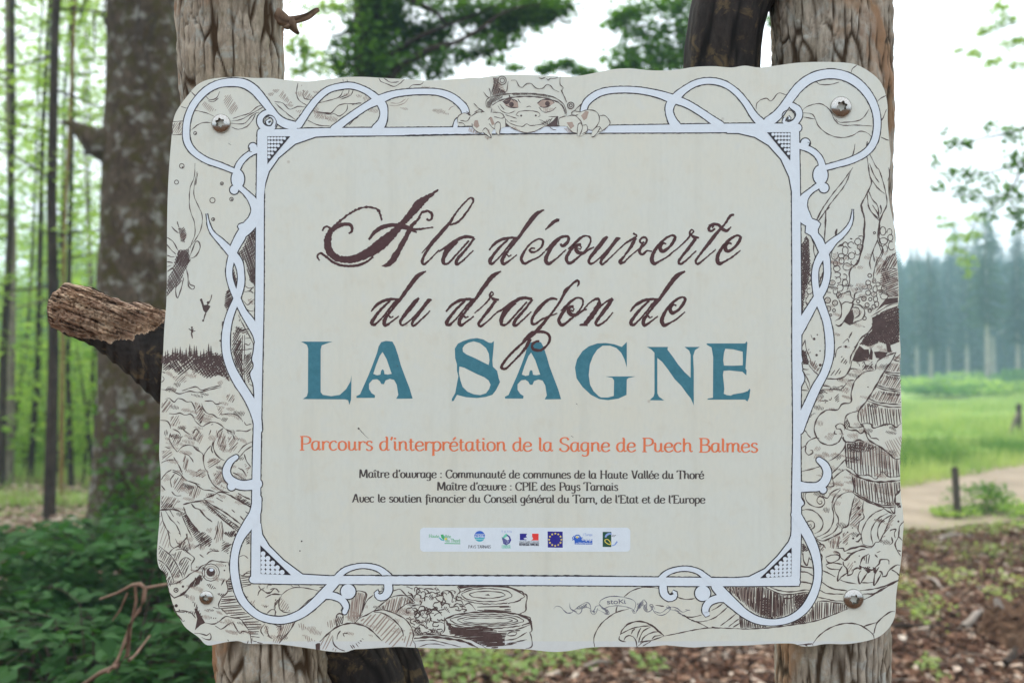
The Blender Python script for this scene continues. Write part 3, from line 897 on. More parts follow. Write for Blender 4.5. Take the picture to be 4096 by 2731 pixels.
def glyph(ch):
    if ch == 'î':
        return FONT['i'][0], FONT['i'][1].split(';')[0] + ';' + ACC['î'][1]
    if ch == 'œ':
        return 15.6, FONT['o'][1] + ';' + ';'.join(' '.join(str(v + (6.8 if i % 2 == 0 else 0)) for i, v in enumerate(map(float, s.split()))) for s in FONT['e'][1].split(';'))
    if ch in ACC:
        w, s = FONT[ACC[ch][0]]
        return w, s + ';' + ACC[ch][1]
    return FONT[ch]
def text(layer, s, x0, y0, x1, y1, xh, thick=.20, thin=.085, rough=0.0):
    """set a line from (x0, y0) to (x1, y1) on its baseline; xh is the x-height in photo pixels"""
    adv = sum(glyph(c)[0] for c in s)
    k = math.hypot(x1 - x0, y1 - y0) / adv
    ux, uy = (x1 - x0) / (adv * k), (y1 - y0) / (adv * k)
    ky = xh / 10
    cur = 0.0
    for c in s:
        w, strokes = glyph(c)
        for st in strokes.split(';'):
            v = [float(q) for q in st.split()]
            if len(v) < 4:
                continue
            P = [((cur + a) * k, b * ky) for a, b in zip(v[0::2], v[1::2])]
            P = [(x0 + a * ux + b * uy, y0 + a * uy - b * ux) for a, b in P]
            curved = len(P) > 3
            Q = smooth(P, max(1.6, xh * .12)) if curved else P
            out = []
            for i, q in enumerate(Q):
                a, b = Q[max(0, i - 1)], Q[min(len(Q) - 1, i + 1)]
                tx, ty = b[0] - a[0], b[1] - a[1]
                Lh = math.hypot(tx, ty) or 1
                vert = abs(ty / Lh)
                out.append((q[0], q[1], xh * (thin + (thick - thin) * vert ** 1.5)))
            layer.rib(out, rough=rough, rng=rt)
        cur += w
OR = Print(0.00012)
text(OR, "Parcours d'interprétation de la Sagne de Puech Balmes", 1198, 1799, 3033, 1808, 36, .25, .11)
stuff(OR.build('subtitle_lettering', M_ORANGE))
TX = Print(0.00012)
text(TX, "Maître d'ouvrage : Communauté de communes de la Haute Vallée du Thoré", 1436, 1909, 2816, 1914, 21, .31, .13)
text(TX, "Maître d'œuvre : CPIE des Pays Tarnais", 1748, 1959, 2473, 1961, 21, .31, .13)
text(TX, "Avec le soutien financier du Conseil général du Tarn, de l'Etat et de l'Europe", 1407, 2007, 2821, 2012, 21, .31, .13)
stuff(TX.build('credit_lettering', M_TEXT))

# ------------------------------------------------------------------ strip of partner logos
def rrect(x0, y0, x1, y1, r, n=6):
    out = []
    for cx_, cy_, a0 in ((x1 - r, y0 + r, -90), (x1 - r, y1 - r, 0), (x0 + r, y1 - r, 90), (x0 + r, y0 + r, 180)):
        for k in range(n + 1):
            a = R(a0 + 90 * k / n)
            out.append((cx_ + r * math.cos(a), cy_ + r * math.sin(a)))
    return out
LG = Print(0.00010, 1e-6); LG.poly(rrect(1680, 2109, 2521, 2205, 16)); LG.build('logo_panel', M_WHITE)
def logo_mat(n, c): return ink_mat(n, c, 0.4, 0.04)
K = {'green': logo_mat('logo_green', (0.06, 0.42, 0.16)), 'blue': logo_mat('logo_blue', (0.025, 0.12, 0.52)),
     'navy': logo_mat('logo_navy', (0.022, 0.02, 0.24)), 'red': logo_mat('logo_red', (0.75, 0.05, 0.045)),
     'aqua': logo_mat('logo_aqua', (0.05, 0.42, 0.50)), 'mint': logo_mat('logo_mint', (0.16, 0.58, 0.42)),
     'yellow': logo_mat('logo_yellow', (0.80, 0.66, 0.12)), 'dark': logo_mat('logo_dark', (0.05, 0.05, 0.07)),
     'leaf': logo_mat('logo_dark_green', (0.012, 0.075, 0.045)), 'lilac': logo_mat('logo_pale_blue', (0.25, 0.36, 0.66))}
LP = {k: Print(0.00016, 2e-6) for k in K}
LP2 = {k: Print(0.00024, 2e-6) for k in ('white', 'yellow', 'lilac')}
x0, y0, kk = TILES['T5']
def t5(x, y): return (x * kk + x0, y * kk + y0)
def ttext(layer, s, a, b, xh, **kw):
    p0, p1 = t5(*a), t5(*b)
    text(layer, s, p0[0], p0[1], p1[0], p1[1], xh, **kw)
ttext(LP['green'], 'Haute Vallée', (170, 178), (402, 184), 8.0, thick=.24, thin=.16)
ttext(LP['green'], 'du Thoré', (345, 226), (500, 230), 9.0, thick=.2, thin=.14)
LP['green'].rib([t5(335, 240) + (3,), t5(500, 243) + (3,)])
LP['green'].poly([t5(*q) for q in ((298, 150), (322, 145), (335, 185), (330, 205), (310, 190))])
LP['aqua'].rib([t5(278, 178) + (3,), t5(300, 200) + (6,), t5(335, 212) + (2,)])
LP['yellow'].disc(*t5(350, 194), 5.5)
# round blue emblem over PAYS TARNAIS
def disc_part(layer, cx_, cy_, r, yt, yb):
    pts = [(cx_ + r * math.cos(a), cy_ + r * math.sin(a)) for a in [2 * math.pi * i / 40 for i in range(40)]]
    pts = [(x, min(max(y, cy_ + yt * r), cy_ + yb * r)) for x, y in pts]
    layer.poly(pts)
c_ = t5(702, 166)
disc_part(LP['blue'], c_[0], c_[1], 21.5, -1, -.1)
disc_part(LP['lilac'], c_[0], c_[1], 21.5, -.1, .25)
disc_part(LP['aqua'], c_[0], c_[1], 21.5, .25, 1)
ttext(LP2['white'], 'CPIE', (655, 180), (750, 180), 7.5, thick=.22, thin=.16)
LP2['white'].rib([(c_[0] - 19, c_[1] - 9, 1.4), (c_[0] + 19, c_[1] - 9, 1.4)])
LP2['white'].rib([(c_[0] - 18, c_[1] + 12, 1.4), (c_[0] + 18, c_[1] + 12, 1.4)])
ttext(LP['dark'], 'PAYS TARNAIS', (583, 290), (820, 290), 7.6, thick=.26, thin=.14)
# striped drop: TARN / CONSEIL GENERAL
ttext(LP['lilac'], 'T A R N', (928, 128), (1036, 128), 5.0, thick=.22, thin=.2)
for k in range(5):
    a = t5(938 + 9 * k, 205 + 10 * k - 8); b = t5(975 + 6 * k, 250 - 2 * k)
    LP['navy'].rib([t5(934 + k * 3, 178 + 14 * k) + (3.2,), t5(985, 232 + 0 * k - 12 * (4 - k) + 26) + (3.2,)]) if k < 5 else None
    LP['navy'].rib([t5(1026 - k * 2, 172 + 14 * k) + (3.2,), t5(985, 186 + 15 * k) + (3.2,)]) if k > 1 else None
LP['navy'].rib([t5(985, 150) + (4,), t5(1012, 172) + (6,), t5(1024, 205) + (6,), t5(1010, 235) + (5,), t5(985, 248) + (4,)])
LP['mint'].poly([t5(*q) for q in ((980, 136), (1004, 160), (978, 172), (946, 196), (936, 190), (950, 165))])
ttext(LP['mint'], 'CONSEIL', (932, 276), (1030, 276), 5.2, thick=.26, thin=.2)
ttext(LP['mint'], 'GENERAL', (932, 292), (1030, 292), 5.2, thick=.26, thin=.2)
# tricolour of the Republic
LP['navy'].poly([t5(*q) for q in ((1122, 138), (1198, 138), (1186, 160), (1200, 185), (1190, 206), (1122, 206))])
LP['red'].poly([t5(*q) for q in ((1250, 138), (1318, 138), (1318, 209), (1240, 209), (1262, 192), (1250, 170))])
LP2['white'].poly([t5(*q) for q in ((1160, 186), (1196, 178), (1200, 200), (1170, 198))])
ttext(LP['dark'], 'Liberté Egalité Fraternité', (1116, 232), (1322, 232), 4.6, thick=.22, thin=.14)
ttext(LP['dark'], 'REPUBLIQUE FRANCAISE', (1116, 262), (1322, 264), 6.0, thick=.34, thin=.24)
LP['dark'].rib([t5(1116, 240) + (1.2,), t5(1322, 240) + (1.2,)])
# flag of Europe
LP['navy'].poly([t5(*q) for q in ((1412, 115), (1570, 117), (1570, 285), (1414, 283))])
for k in range(12):
    a = 2 * math.pi * k / 12
    cxs, cys = t5(1492 + 64 * math.cos(a), 201 + 64 * math.sin(a))
    LP2['yellow'].poly([(cxs + (5.4 if j % 2 == 0 else 2.2) * math.sin(math.pi * j / 5), cys - (5.4 if j % 2 == 0 else 2.2) * math.cos(math.pi * j / 5)) for j in range(10)])
# L'Europe s'engage
LP['blue'].poly([t5(*q) for q in ((1695, 196), (1880, 196), (1880, 252), (1695, 250))])
ttext(LP['lilac'], "L'Europe", (1782, 160), (1880, 162), 6.5, thick=.2, thin=.14)
ttext(LP['blue'], "s'engage", (1668, 206), (1780, 206), 11, thick=.3, thin=.2)
ttext(LP2['white'], 'engage', (1770, 208), (1880, 208), 9.5, thick=.28, thin=.18)
ttext(LP2['white'], 'en Midi-Pyrénées', (1705, 246), (1876, 246), 4.6, thick=.22, thin=.16) if 'é' in ACC else None
c_ = t5(1724, 184); LP['blue'].ring(c_[0], c_[1], 12, 4.5); LP2['yellow'].disc(c_[0] - 1, c_[1] - 3, 4.2)
# dark green leaf square
LP['leaf'].poly([t5(*q) for q in ((1988, 120), (2078, 120), (2078, 278), (1988, 276))])
LP2['lilac'].rib(smooth([t5(2016, 178) + (6,), t5(2030, 152) + (8,), t5(2060, 138) + (8,), t5(2082, 145) + (4,)], 4))
LP2['lilac'].rib(smooth([t5(2082, 262) + (3,), t5(2112, 255) + (5,), t5(2140, 220) + (6,)], 4))
LP2['yellow'].rib(smooth([t5(2010, 205) + (3,), t5(2038, 198) + (3,), t5(2066, 225) + (3,), t5(2070, 252) + (3,), t5(2040, 244) + (3,), t5(2012, 222) + (3,)], 4, True), True)
LP['dark'].rib([t5(2085, 170) + (2.4,), t5(2098, 150) + (2.4,), t5(2106, 172) + (2.4,), t5(2116, 152) + (2.4,), t5(2126, 160) + (2.4,)])
for k, l in LP.items():
    stuff(l.build('logo_print', K[k]))
for k, l in LP2.items():
    stuff(l.build('logo_print', {'white': M_WHITE, 'yellow': K['yellow'], 'lilac': K['lilac']}[k]))
# ------------------------------------------------------------------ pen drawing on the border of the sign
# upper left: ripples, bubbles, dragonfly sprite
LL('R1', '225 410 290 430 400 455 460 480; 295 300 330 335 365 350; 165 520 245 515; 160 615 235 612; 180 530 165 570 160 610; 220 520 205 580;'
   '300 580 350 540 400 525 440 528; 600 498 650 480 720 458 780 410 850 398; 590 515 660 503 730 465 830 408; 585 532 680 533 740 475 790 450; 590 560 640 575 700 555 740 510 770 450;'
   '900 375 960 385 1010 430 1070 410 1130 415; 905 385 1000 468 1070 520; 1070 240 1060 320 1085 370 1140 405; 1110 290 1115 350 1180 360;'
   '1180 440 1250 455 1300 465 1370 400 1450 390 1540 395; 1250 452 1330 462 1370 480 1420 440 1430 395; 1200 455 1270 460 1320 470; 1140 510 1220 545 1300 550;'
   '1220 385 1300 365 1370 340 1400 290; 1470 290 1450 330 1380 358; 1440 285 1430 320 1370 350; 1655 205 1670 230 1710 245 1760 265 1800 250 1840 215; 1690 205 1740 235 1800 232;'
   '1870 280 1900 255 1960 250 1980 230; 1395 210 1400 235; 1425 215 1430 238; 1505 487 1470 510 1440 545; 1460 400 1500 385 1530 385; 400 330 430 360 480 350 505 300; 420 370 460 375 495 350', 3.6)
LL('R1', '1730 400 1780 405 1840 385 1870 350; 1740 385 1800 385 1850 355; 2160 435 2180 415 2205 405', 3.0, SOFT)
for q in ('370 400 400 370 490 440 430 450', '540 330 580 320 650 430 580 470 530 380', '930 340 960 290 1030 385 1000 395', '1100 290 1140 290 1190 350 1120 360',
          '1175 475 1220 460 1320 510 1200 500', '160 525 240 520 240 610 165 605', '1035 440 1110 430 1080 460'):
    hatch('R1', q, 55, 7, 2.6, SOFT)
dots('R1', [(327, 603, 11), (230, 840, 17), (192, 957, 15), (520, 967, 11), (452, 1088, 19), (590, 1080, 13), (457, 1225, 11)], 3.0)
dots('R1', [(520, 968, 5), (592, 1082, 6), (459, 1226, 5), (330, 606, 4), (235, 848, 5)], solid=True)
LL('R1', '325 820 320 920 290 1000 285 1120 300 1190 320 1240 325 1330 300 1400 290 1440; 340 880 320 990 320 1060 350 1130 378 1200 370 1290 330 1370 270 1445; 345 890 330 980', 3.4)
hatch('R4', '195 200 240 190 258 240 240 300 215 290', 40, 5, 3.4)
SOFT.disc(600 + 232 * .574, 800 + 250 * .574, 13)
for a in (52, 120):
    hatch('R4', '205 345 270 345 282 430 240 500 215 570 150 640 118 680 118 560 165 460 175 400', a, 7.5, 3.8)
hatch('R4', '200 350 268 350 275 430 235 480 180 440', 60, 5, 4)
LL('R4', '150 185 172 210 200 232; 190 150 196 175 206 200; 120 262 160 290 195 350; 118 310 150 350 182 378; 118 385 145 395 172 396; 118 430 160 438; 118 465 150 455; 270 410 318 392 350 330 338 290 318 292 300 335 275 400;'
   '250 470 265 530 270 600 300 622 310 600 280 590 272 560; 185 570 180 640 192 682 215 625 235 540; 120 500 160 470; 118 600 160 560', 4.4)
LL('R4', '350 690 372 740 400 735; 400 730 420 700 432 660; 390 785 380 810 372 845; 270 895 295 912 318 912; 293 885 290 930 298 965; 282 905 305 900', 5)
fill('R4', '362 735 400 728 422 740 410 762 390 790 372 770'); fill('R4', '350 690 362 686 378 735 365 742'); dots('R4', [(405, 715, 10), (370, 840, 7), (292, 888, 7)], solid=True); fill('R4', '285 900 302 898 300 925 288 925')
# fir skyline
q = random.Random(8)
for k in range(26):
    x = 92 + k * 16.5 + q.uniform(-5, 5)
    top = 1040 + 26 * math.sin(k * .9) + q.uniform(-30, 8)
    up, dn = [], []
    for j in range(8):
        w_ = 1.2 + j * 2.3 * q.uniform(.7, 1.2)
        up += [(x - w_, top + j * 12 + 5), (x - w_ * .45, top + j * 12 + 7)]
        dn += [(x + w_, top + j * 12 + 5), (x + w_ * .45, top + j * 12 + 7)]
    pts = tp('R4', [(x, top)] + dn + up[::-1])
    if k % 3:
        INK.poly(pts)
    else:
        hatch('R4', ' '.join(f'{a_:.1f} {b_:.1f}' for a_, b_ in [(x, top)] + dn + up[::-1]), 35, 5, 4)
for s, a, g in (('90 1085 180 1060 300 1085 420 1060 505 1070 520 1150 560 1262 480 1218 400 1250 340 1215 280 1178 210 1230 150 1178 90 1190', 40, 10),
                ('90 1100 200 1080 300 1100 500 1080 520 1150 560 1262 480 1218 400 1240 340 1205 280 1170 210 1210 150 1170', 125, 13),
                ('300 1110 430 1080 505 1080 520 1160 550 1240 400 1200 300 1150', 60, 8)):
    hatch('R4', s, a, g * .8, 4.6, breaks=.6)
hatch('R4', '530 640 560 625 585 690 575 760 545 785 515 740 520 690', 35, 6.5, 5.5); fill('R4', '480 978 500 970 500 995')
hatch('R4', '500 850 525 840 520 900 500 890', 30, 5, 5)
for a in (35, 110):
    hatch('R4', '733 160 733 600 700 560 662 430 615 372 655 320 680 250 712 200', a, 7, 3.8)
hatch('R4', '733 160 733 290 700 250 712 200', 60, 4.5, 4)
hatch('R4', '700 480 733 470 733 600 690 560', 50, 4.5, 4)
hatch('R4', '585 480 606 560 605 636 584 590 576 520', 65, 4, 4.2)
LL('R4', '665 600 690 615 725 610; 655 640 700 635 722 650; 650 700 680 730 715 700 725 690; 670 760 700 775 722 770; 690 640 725 600; 700 790 710 830', 4)
hatch('R4', '680 690 722 690 722 730 690 720', 30, 6, 3, SOFT)
for s, a in (('612 800 630 840 612 900 580 930 570 1050 600 1150 640 1240 655 1290 640 1000', 60), ('575 1050 640 1080 650 1230 600 1150', 110), ('660 1080 705 1060 715 1140 700 1190 690 1290 660 1200', 55), ('600 880 690 900 680 935 590 920', 20)):
    hatch('R4', s, a, 6.5, 4)
LL('R4', '615 800 650 870 690 940 722 1010 728 1080 712 1130 722 1165 700 1200; 645 940 642 1060 640 1180 650 1285; 660 940 658 1080 655 1180 664 1290; 600 980 650 990; 575 1040 640 1045 712 1035; 665 965 705 960; 690 1280 722 1300; 700 1240 722 1310 725 1385; 590 885 640 905 690 900; 580 1000 620 1005; 660 1000 690 1010 700 990', 4)
# hummocky bog
LL('B7', '60 258 110 262 150 255 200 290 250 298 330 275 420 288 520 262 640 235; 260 272 340 245 400 232 450 265 540 240 640 218; 100 350 140 345 185 380 220 345 270 355 310 378 350 378 380 430 400 500;'
   '135 490 190 495 240 485 290 505 340 495 370 520 385 560; 52 555 110 560 140 590 150 635; 385 560 430 600 460 615 500 590 550 572 620 590 680 640; 450 390 470 450 510 490 560 500 600 530 640 540; 480 370 550 370 590 400 640 390;'
   '650 500 720 490 790 505 830 540 850 570; 680 640 740 670; 780 655 830 655 880 662 930 640; 220 640 260 635 300 670 340 690; 170 640 220 660 250 700; 150 680 135 740 165 790; 95 810 145 828; 160 790 190 830 215 860; 70 90 100 100; 62 190 90 160 70 130;'
   '60 965 120 940 200 935; 180 910 230 990 270 1080; 215 860 280 800 360 800 400 840 440 860 465 890 465 940 480 1010 500 1050; 270 870 320 890 355 930 370 960; 580 740 560 800 590 880 640 930 670 940; 600 720 612 670 660 630;'
   '540 800 500 845 470 900 470 960; 170 1050 215 1070 255 1095; 170 1030 240 1065 270 1105 320 1140 400 1165 440 1180; 60 1130 100 1070 160 1030; 330 1140 380 1160 460 1220 540 1232 590 1250; 500 1030 520 1100 560 1170 620 1220 660 1240 720 1252;'
   '800 870 860 800 940 760; 820 905 880 840 943 800; 860 880 885 950 925 1005; 770 740 750 690; 560 760 545 830 560 870; 60 1412 130 1412 190 1412 260 1440; 560 820 600 900 660 940; 800 1010 850 1040 880 1090; 750 1060 800 1080 840 1110; 380 820 440 860;'
   '100 1230 60 1180; 160 1240 200 1280 255 1280; 160 1200 150 1130 190 1070; 440 690 400 640 360 680; 540 650 520 700; 560 590 540 600; 860 570 880 600 930 590', 4.2)
for s, a in (('60 400 130 350 180 400 120 480 65 480', 55), ('380 380 440 390 480 470 440 600 400 540', 58), ('420 400 460 420 460 470 430 460', 45), ('150 520 230 500 250 580 190 620 150 590', 60), ('350 660 420 640 470 700 430 790 370 740', 62),
             ('680 300 770 310 770 390 700 380', 60), ('600 440 650 430 660 520 620 510', 50), ('590 650 660 650 690 740 680 830 650 870 600 800', 75), ('700 720 800 700 790 830 720 880', 55), ('140 700 230 690 260 780 190 800', 65),
             ('560 910 640 930 610 980 540 1010 520 1050 500 960', 35), ('190 1120 270 1090 290 1180 230 1260 170 1200', 60), ('310 1180 430 1180 440 1260 380 1320 320 1280', 75), ('60 1280 180 1290 240 1320 170 1400 60 1405', 58),
             ('560 1060 650 1060 650 1200 590 1180', 55), ('150 130 300 120 300 190 200 190', 45), ('350 60 400 70 400 140 370 150', 50), ('280 880 340 940 300 1060 265 1020', 75), ('60 850 150 830 180 900 70 950', 40), ('790 720 820 710 790 800', 70), ('440 1010 500 1080 470 1110 350 1100', 35), ('850 960 930 1010 890 1070', 40), ('660 1180 720 1230 620 1200', 40)):
    hatch('B7', s, a, 7.5, 2.8, SOFT); hatch('B7', s, a - 5, 17, 2.4)
hatch('B7', '420 420 450 410 480 470 440 600 410 560', 55, 8, 3.8)
hatch('B7', '60 1330 170 1360 190 1405 60 1408', 55, 7, 3.4)
# planks of the boardwalk
LL('B8', '50 215 130 210 190 210 262 235', 6)
LL('B8', '275 185 320 290 420 420 452 452; 270 162 325 145 440 125 470 120; 470 110 560 170 680 240 840 360; 460 130 560 210 650 300 800 420; 350 150 380 190 430 210 480 270 552 328; 470 104 560 72 630 40 720 70 790 112 930 190; 780 90 850 140 925 190; 800 50 860 85 920 112', 6)
LL('B8', '740 210 772 238; 820 270 862 316; 870 225 905 250; 590 95 655 132; 60 230 80 330 130 440 150 550 182 580; 100 220 150 300 200 350 240 430 250 470; 140 210 180 280; 195 490 230 540 300 490 310 440; 250 240 300 360 360 480; 700 300 840 400; 640 300 700 345 760 400; 120 405 150 440; 480 130 600 220 700 290; 600 60 640 75; 300 440 330 540 345 600; 215 320 240 350; 230 430 250 455', 4.2)
hatch('B8', '250 235 290 230 420 420 480 430 555 480 540 560 440 560 395 500 330 400', 35, 7, 4); hatch('B8', '280 240 420 420 380 440 300 330', 55, 6, 4)
hatch('B8', '470 150 560 200 700 300 820 380 800 415 640 300 520 220', 38, 7, 3.4); hatch('B8', '800 60 930 150 935 200 850 150 790 110', 32, 6, 3.6)
hatch('B8', '660 415 700 425 775 405 790 465 720 480 670 450', 60, 5.5, 5); hatch('B8', '45 240 90 330 130 440 150 560 100 600 50 540', 70, 12, 2.6, SOFT); hatch('B8', '580 370 640 320 660 400 650 500 580 540', 78, 8, 3, SOFT)
LL('B8', '40 560 90 600 150 650 200 720 240 800 270 870; 28 690 90 730 150 810 180 900; 130 640 170 590 240 550 300 480; 200 600 270 590 340 640 380 680 350 740 355 800; 230 740 260 690 300 670 350 700; 610 320 600 420 570 500; 640 320 655 400 650 500; 280 860 300 800 330 740; 380 580 440 545 440 600; 500 640 540 610 620 610; 640 610 690 560 740 540; 430 640 470 670', 4.4)
for s, a in (('40 570 150 650 240 790 250 870 170 860 90 720 35 660', 62), ('35 700 90 740 170 890 130 930 60 790', 60), ('160 640 280 590 250 680 200 700', 70), ('230 740 300 670 340 710 290 800 270 850', 60), ('650 500 740 540 700 640 640 600', 35), ('430 470 550 490 530 570 440 560', 40), ('200 560 290 500 330 640 250 600', 60)):
    hatch('B8', s, a, 7.5, 3); 
# frog
LL('B8', '350 790 400 803 440 760 500 730 550 700 620 712 708 715; 705 715 722 790 728 850 700 895 690 900 700 1000 640 1062 612 1130 620 1165 560 1150; 130 930 200 920 290 870 350 822 430 780; 480 1300 560 1312 612 1292 680 1240 750 1250 820 1262 870 1322 920 1392;'
   '380 1400 440 1405 500 1420 530 1400 541 1440 530 1462 490 1458 450 1440; 580 1330 640 1360 700 1320 750 1300 780 1350 820 1402 845 1380 920 1405; 240 1180 340 1200 392 1255; 200 1190 290 1200; 470 760 480 830 470 870; 640 940 670 880; 700 1460 712 1480; 920 1400 930 1500; 640 1165 700 1220; 130 960 140 1010 185 1060; 180 1130 190 1190 240 1250 270 1290', 4.6)
LL('B8', '180 1062 250 1032 310 985 370 905 440 852', 9)
hatch('B8', '340 960 380 870 440 830 470 880 400 950', 70, 5, 4.6); fill('B8', '385 1372 408 1262 380 1165 400 1160 432 1212 485 1300 440 1320')
dots('B8', [(270, 950, 12), (308, 1052, 8), (205, 1135, 16), (235, 1178, 8), (670, 795, 8), (680, 750, 6), (240, 910, 7)], solid=True); dots('B8', [(203, 985, 20)], 4); dots('B8', [(205, 985, 9)], solid=True)
dots('B8', [(538, 812, 44)], solid=True); dots('B8', [(538, 815, 84)], 3.2); dots('B8', [(538, 815, 62)], 2.4, SOFT)
FR = Print(0.00030); FR.disc(620 + 545 * .41467, 1950 + 790 * .41467, 8.5, 6.5)
hatch('B8', '640 1062 700 1040 770 1050 800 1100 850 1180 950 1260 1030 1290 1005 1400 930 1470 870 1320 830 1265 750 1240 690 1210 620 1165', 4, 9.5, 3.6)
hatch('B8', '700 900 740 860 750 1000 700 1010', 8, 6, 4); hatch('B8', '360 1090 400 1110 470 1270 400 1230', 78, 8, 3.4); hatch('B8', '590 1010 690 1020 640 1060', 50, 6, 3.4); hatch('B8', '260 1200 390 1180 400 1230', 75, 8, 3.2); hatch('B8', '540 1240 610 1250 600 1270 530 1260', 70, 9, 2.8)
hatch('B8', '480 920 540 920 600 970 540 980', 60, 7, 3); hatch('B8', '230 1250 320 1290 280 1300', 40, 8, 3); hatch('B8', '100 880 190 900 140 960 120 940', 70, 6, 3)
LL('B8', '925 1470 980 1480; 930 1430 1010 1440; 1060 1310 1020 1370 1050 1430; 1070 1330 1100 1430 1130 1450; 900 1470 890 1500; 985 1490 1040 1500; 1100 1300 1190 1330 1215 1340', 4)
hatch('B8', '1060 1320 1090 1330 1100 1420 1050 1400', 70, 6, 3, SOFT); hatch('B8', '1170 1330 1250 1310 1254 1420 1190 1500 1130 1490 1180 1420', 65, 7, 3, SOFT)
LL('B8', '820 660 860 650 900 680; 880 540 920 530; 815 830 850 845 890 810 930 805; 825 960 880 945 930 930; 1000 940 1020 975 1080 1010 1110 1000; 870 1050 900 1050; 990 1040 1010 990 1060 960; 1110 980 1160 970 1195 1010; 1080 1050 1150 1020 1220 1030; 1160 1100 1150 1160 1170 1200; 1200 1050 1195 1120 1210 1175 1254 1180', 3.6)
hatch('B8', '815 840 930 810 930 925 830 950', 8, 8, 3); hatch('B8', '1010 1120 1110 1130 1060 1160', 60, 7, 3, SOFT); hatch('B8', '900 1100 960 1080 960 1140', 60, 7, 3, SOFT); hatch('B8', '870 500 920 440 920 530 880 535', 30, 6, 3)

# lower left field, face and leaves
LL('C4', '0 180 40 225 90 242 170 175 230 222; 40 300 80 270 130 255 260 257; 260 260 330 200 420 165 500 160 640 180 770 212; 260 260 222 350 225 440 290 490 382 490; 690 290 600 350 500 450 380 530; 170 462 120 458 60 510; 175 470 170 540; 380 130 420 162; 480 120 500 155; 820 150 760 160; 130 130 70 130 60 175; 200 330 170 400 175 450', 3.8)
hatch('C4', '250 290 340 380 382 490 260 465 225 400', 62, 8, 3, SOFT); hatch('C4', '165 330 230 300 220 380 170 440', 50, 7, 3); hatch('C4', '0 400 100 405 40 440', 70, 7, 3)
for s in ('475 640 520 630 620 720 520 750', '530 790 580 785 720 880 610 900', '870 600 950 590 980 640 930 720 870 690'):
    hatch('C4', s, 100, 8, 3.4, SOFT)
LL('C4', '770 890 830 830 940 732 1020 682 1100 655 1200 640 1330 665 1430 710 1520 790 1610 882', 6.5)
LL('C4', '950 820 945 880 970 940 1040 990 1110 1015; 1240 635 1310 570 1400 530 1490 480 1600 460 1700 480 1780 512 1880 560 1960 630 2010 720 2030 800 2015 860 2050 920 2055 970; 1500 490 1600 500 1700 550 1800 630 1870 720 1900 820; 445 610 380 720 300 820 220 910; 220 640 250 690 240 740; 1000 690 985 600 1000 530 1040 510 1085 545 1070 650; 1080 780 1150 772; 1085 780 1100 825; 1250 215 1300 205 1390 236 1392 300 1360 390 1330 490 1300 580', 5)
fill('C4', '712 925 740 908 775 908 772 1000 716 992'); LL('C4', '725 940 750 935 770 940; 722 965 765 968', 2, SOFT)
hatch('C4', '1310 590 1400 545 1490 505 1640 512 1800 645 1890 780 1900 860 1740 965 1620 890 1560 800 1450 715 1330 660', 50, 14, 5, SOFT)
hatch('C4', '1900 850 2000 740 2020 860 2000 960 1900 960', 70, 12, 4, SOFT)
hatch('C4', '1180 330 1260 222 1385 240 1380 330 1350 400 1335 480 1290 580 1240 630 1140 610 1160 480', 85, 6.5, 4, SOFT); hatch('C4', '1180 330 1260 222 1385 240 1350 400 1290 580 1150 600', 82, 15, 2.8)
hatch('C4', '990 545 1080 545 1065 650 1000 680', 70, 6, 3.6); hatch('C4', '250 640 440 610 370 730 300 810 240 890 130 900 200 790', 72, 8, 3.2, SOFT); hatch('C4', '790 880 940 760 960 830 880 1000 780 1000', 62, 12, 3.6, SOFT); hatch('C4', '950 960 1040 1010 980 1030 930 1010', 60, 10, 3, SOFT)
LL('C4', '1180 935 1215 985; 1210 930 1240 975; 1255 910 1290 960; 1280 890 1310 915; 1310 870 1335 885; 1335 845 1360 855', 4.4)
LL('C4', '1340 500 1370 400 1420 320 1490 262; 1490 482 1560 420 1620 370 1700 310; 1620 450 1605 400; 1700 300 1800 272 1900 268 1980 300 2050 370; 2050 372 1950 372 1880 420 1860 430 1790 510; 1740 215 1790 195 1850 185 1900 232 1940 270 2000 268 2050 342; 1050 740 1010 800 1000 860', 4.6)
hatch('C4', '1600 430 1700 320 1880 272 2045 350 1960 375 1880 420 1790 508 1630 455', 75, 10, 4.4, SOFT); hatch('C4', '1600 430 1700 320 1880 272 2045 350 1880 420 1790 508 1630 455', 75, 18, 2.6)
# shrubs beside the log slices
scribble('C4', '1850 150 2352 150 2352 640 2250 760 2060 800 1990 640 1850 520 1900 440 2070 370 1960 260', 26, 9, 4, 21)
scribble('C5', '0 150 590 150 600 260 680 390 830 470 480 540 430 620 420 790 200 790 20 800 0 500', 48, 9.5, 4.2, 22)
for s in ('280 180 330 150 380 210 320 210', '200 260 270 250 300 340 230 330', '400 420 460 410 520 520 450 480', '140 590 210 560 250 640 160 630', '20 600 90 590 130 660 40 650', '10 700 90 700 150 790 50 800', '90 320 130 320 180 380'):
    hatch('C5', s, 60, 6, 3.2)
hatch('C5', '230 720 290 700 380 760 400 800 240 780', 75, 6, 3.6); hatch('C5', '190 740 240 780 230 790', 75, 4, 4)
LL('C5', '90 170 180 190 240 250; 380 240 430 205 500 215 535 290 530 360 560 350; 300 290 360 350 430 370 520 385; 0 460 60 480 100 420 160 420 160 500 220 520 280 460 360 490 400 545; 430 560 430 640 430 730 400 780; 600 150 640 210 600 260 600 330 660 340 690 400 750 370 800 400 850 465; 270 610 310 630 370 620 430 650', 4.6)
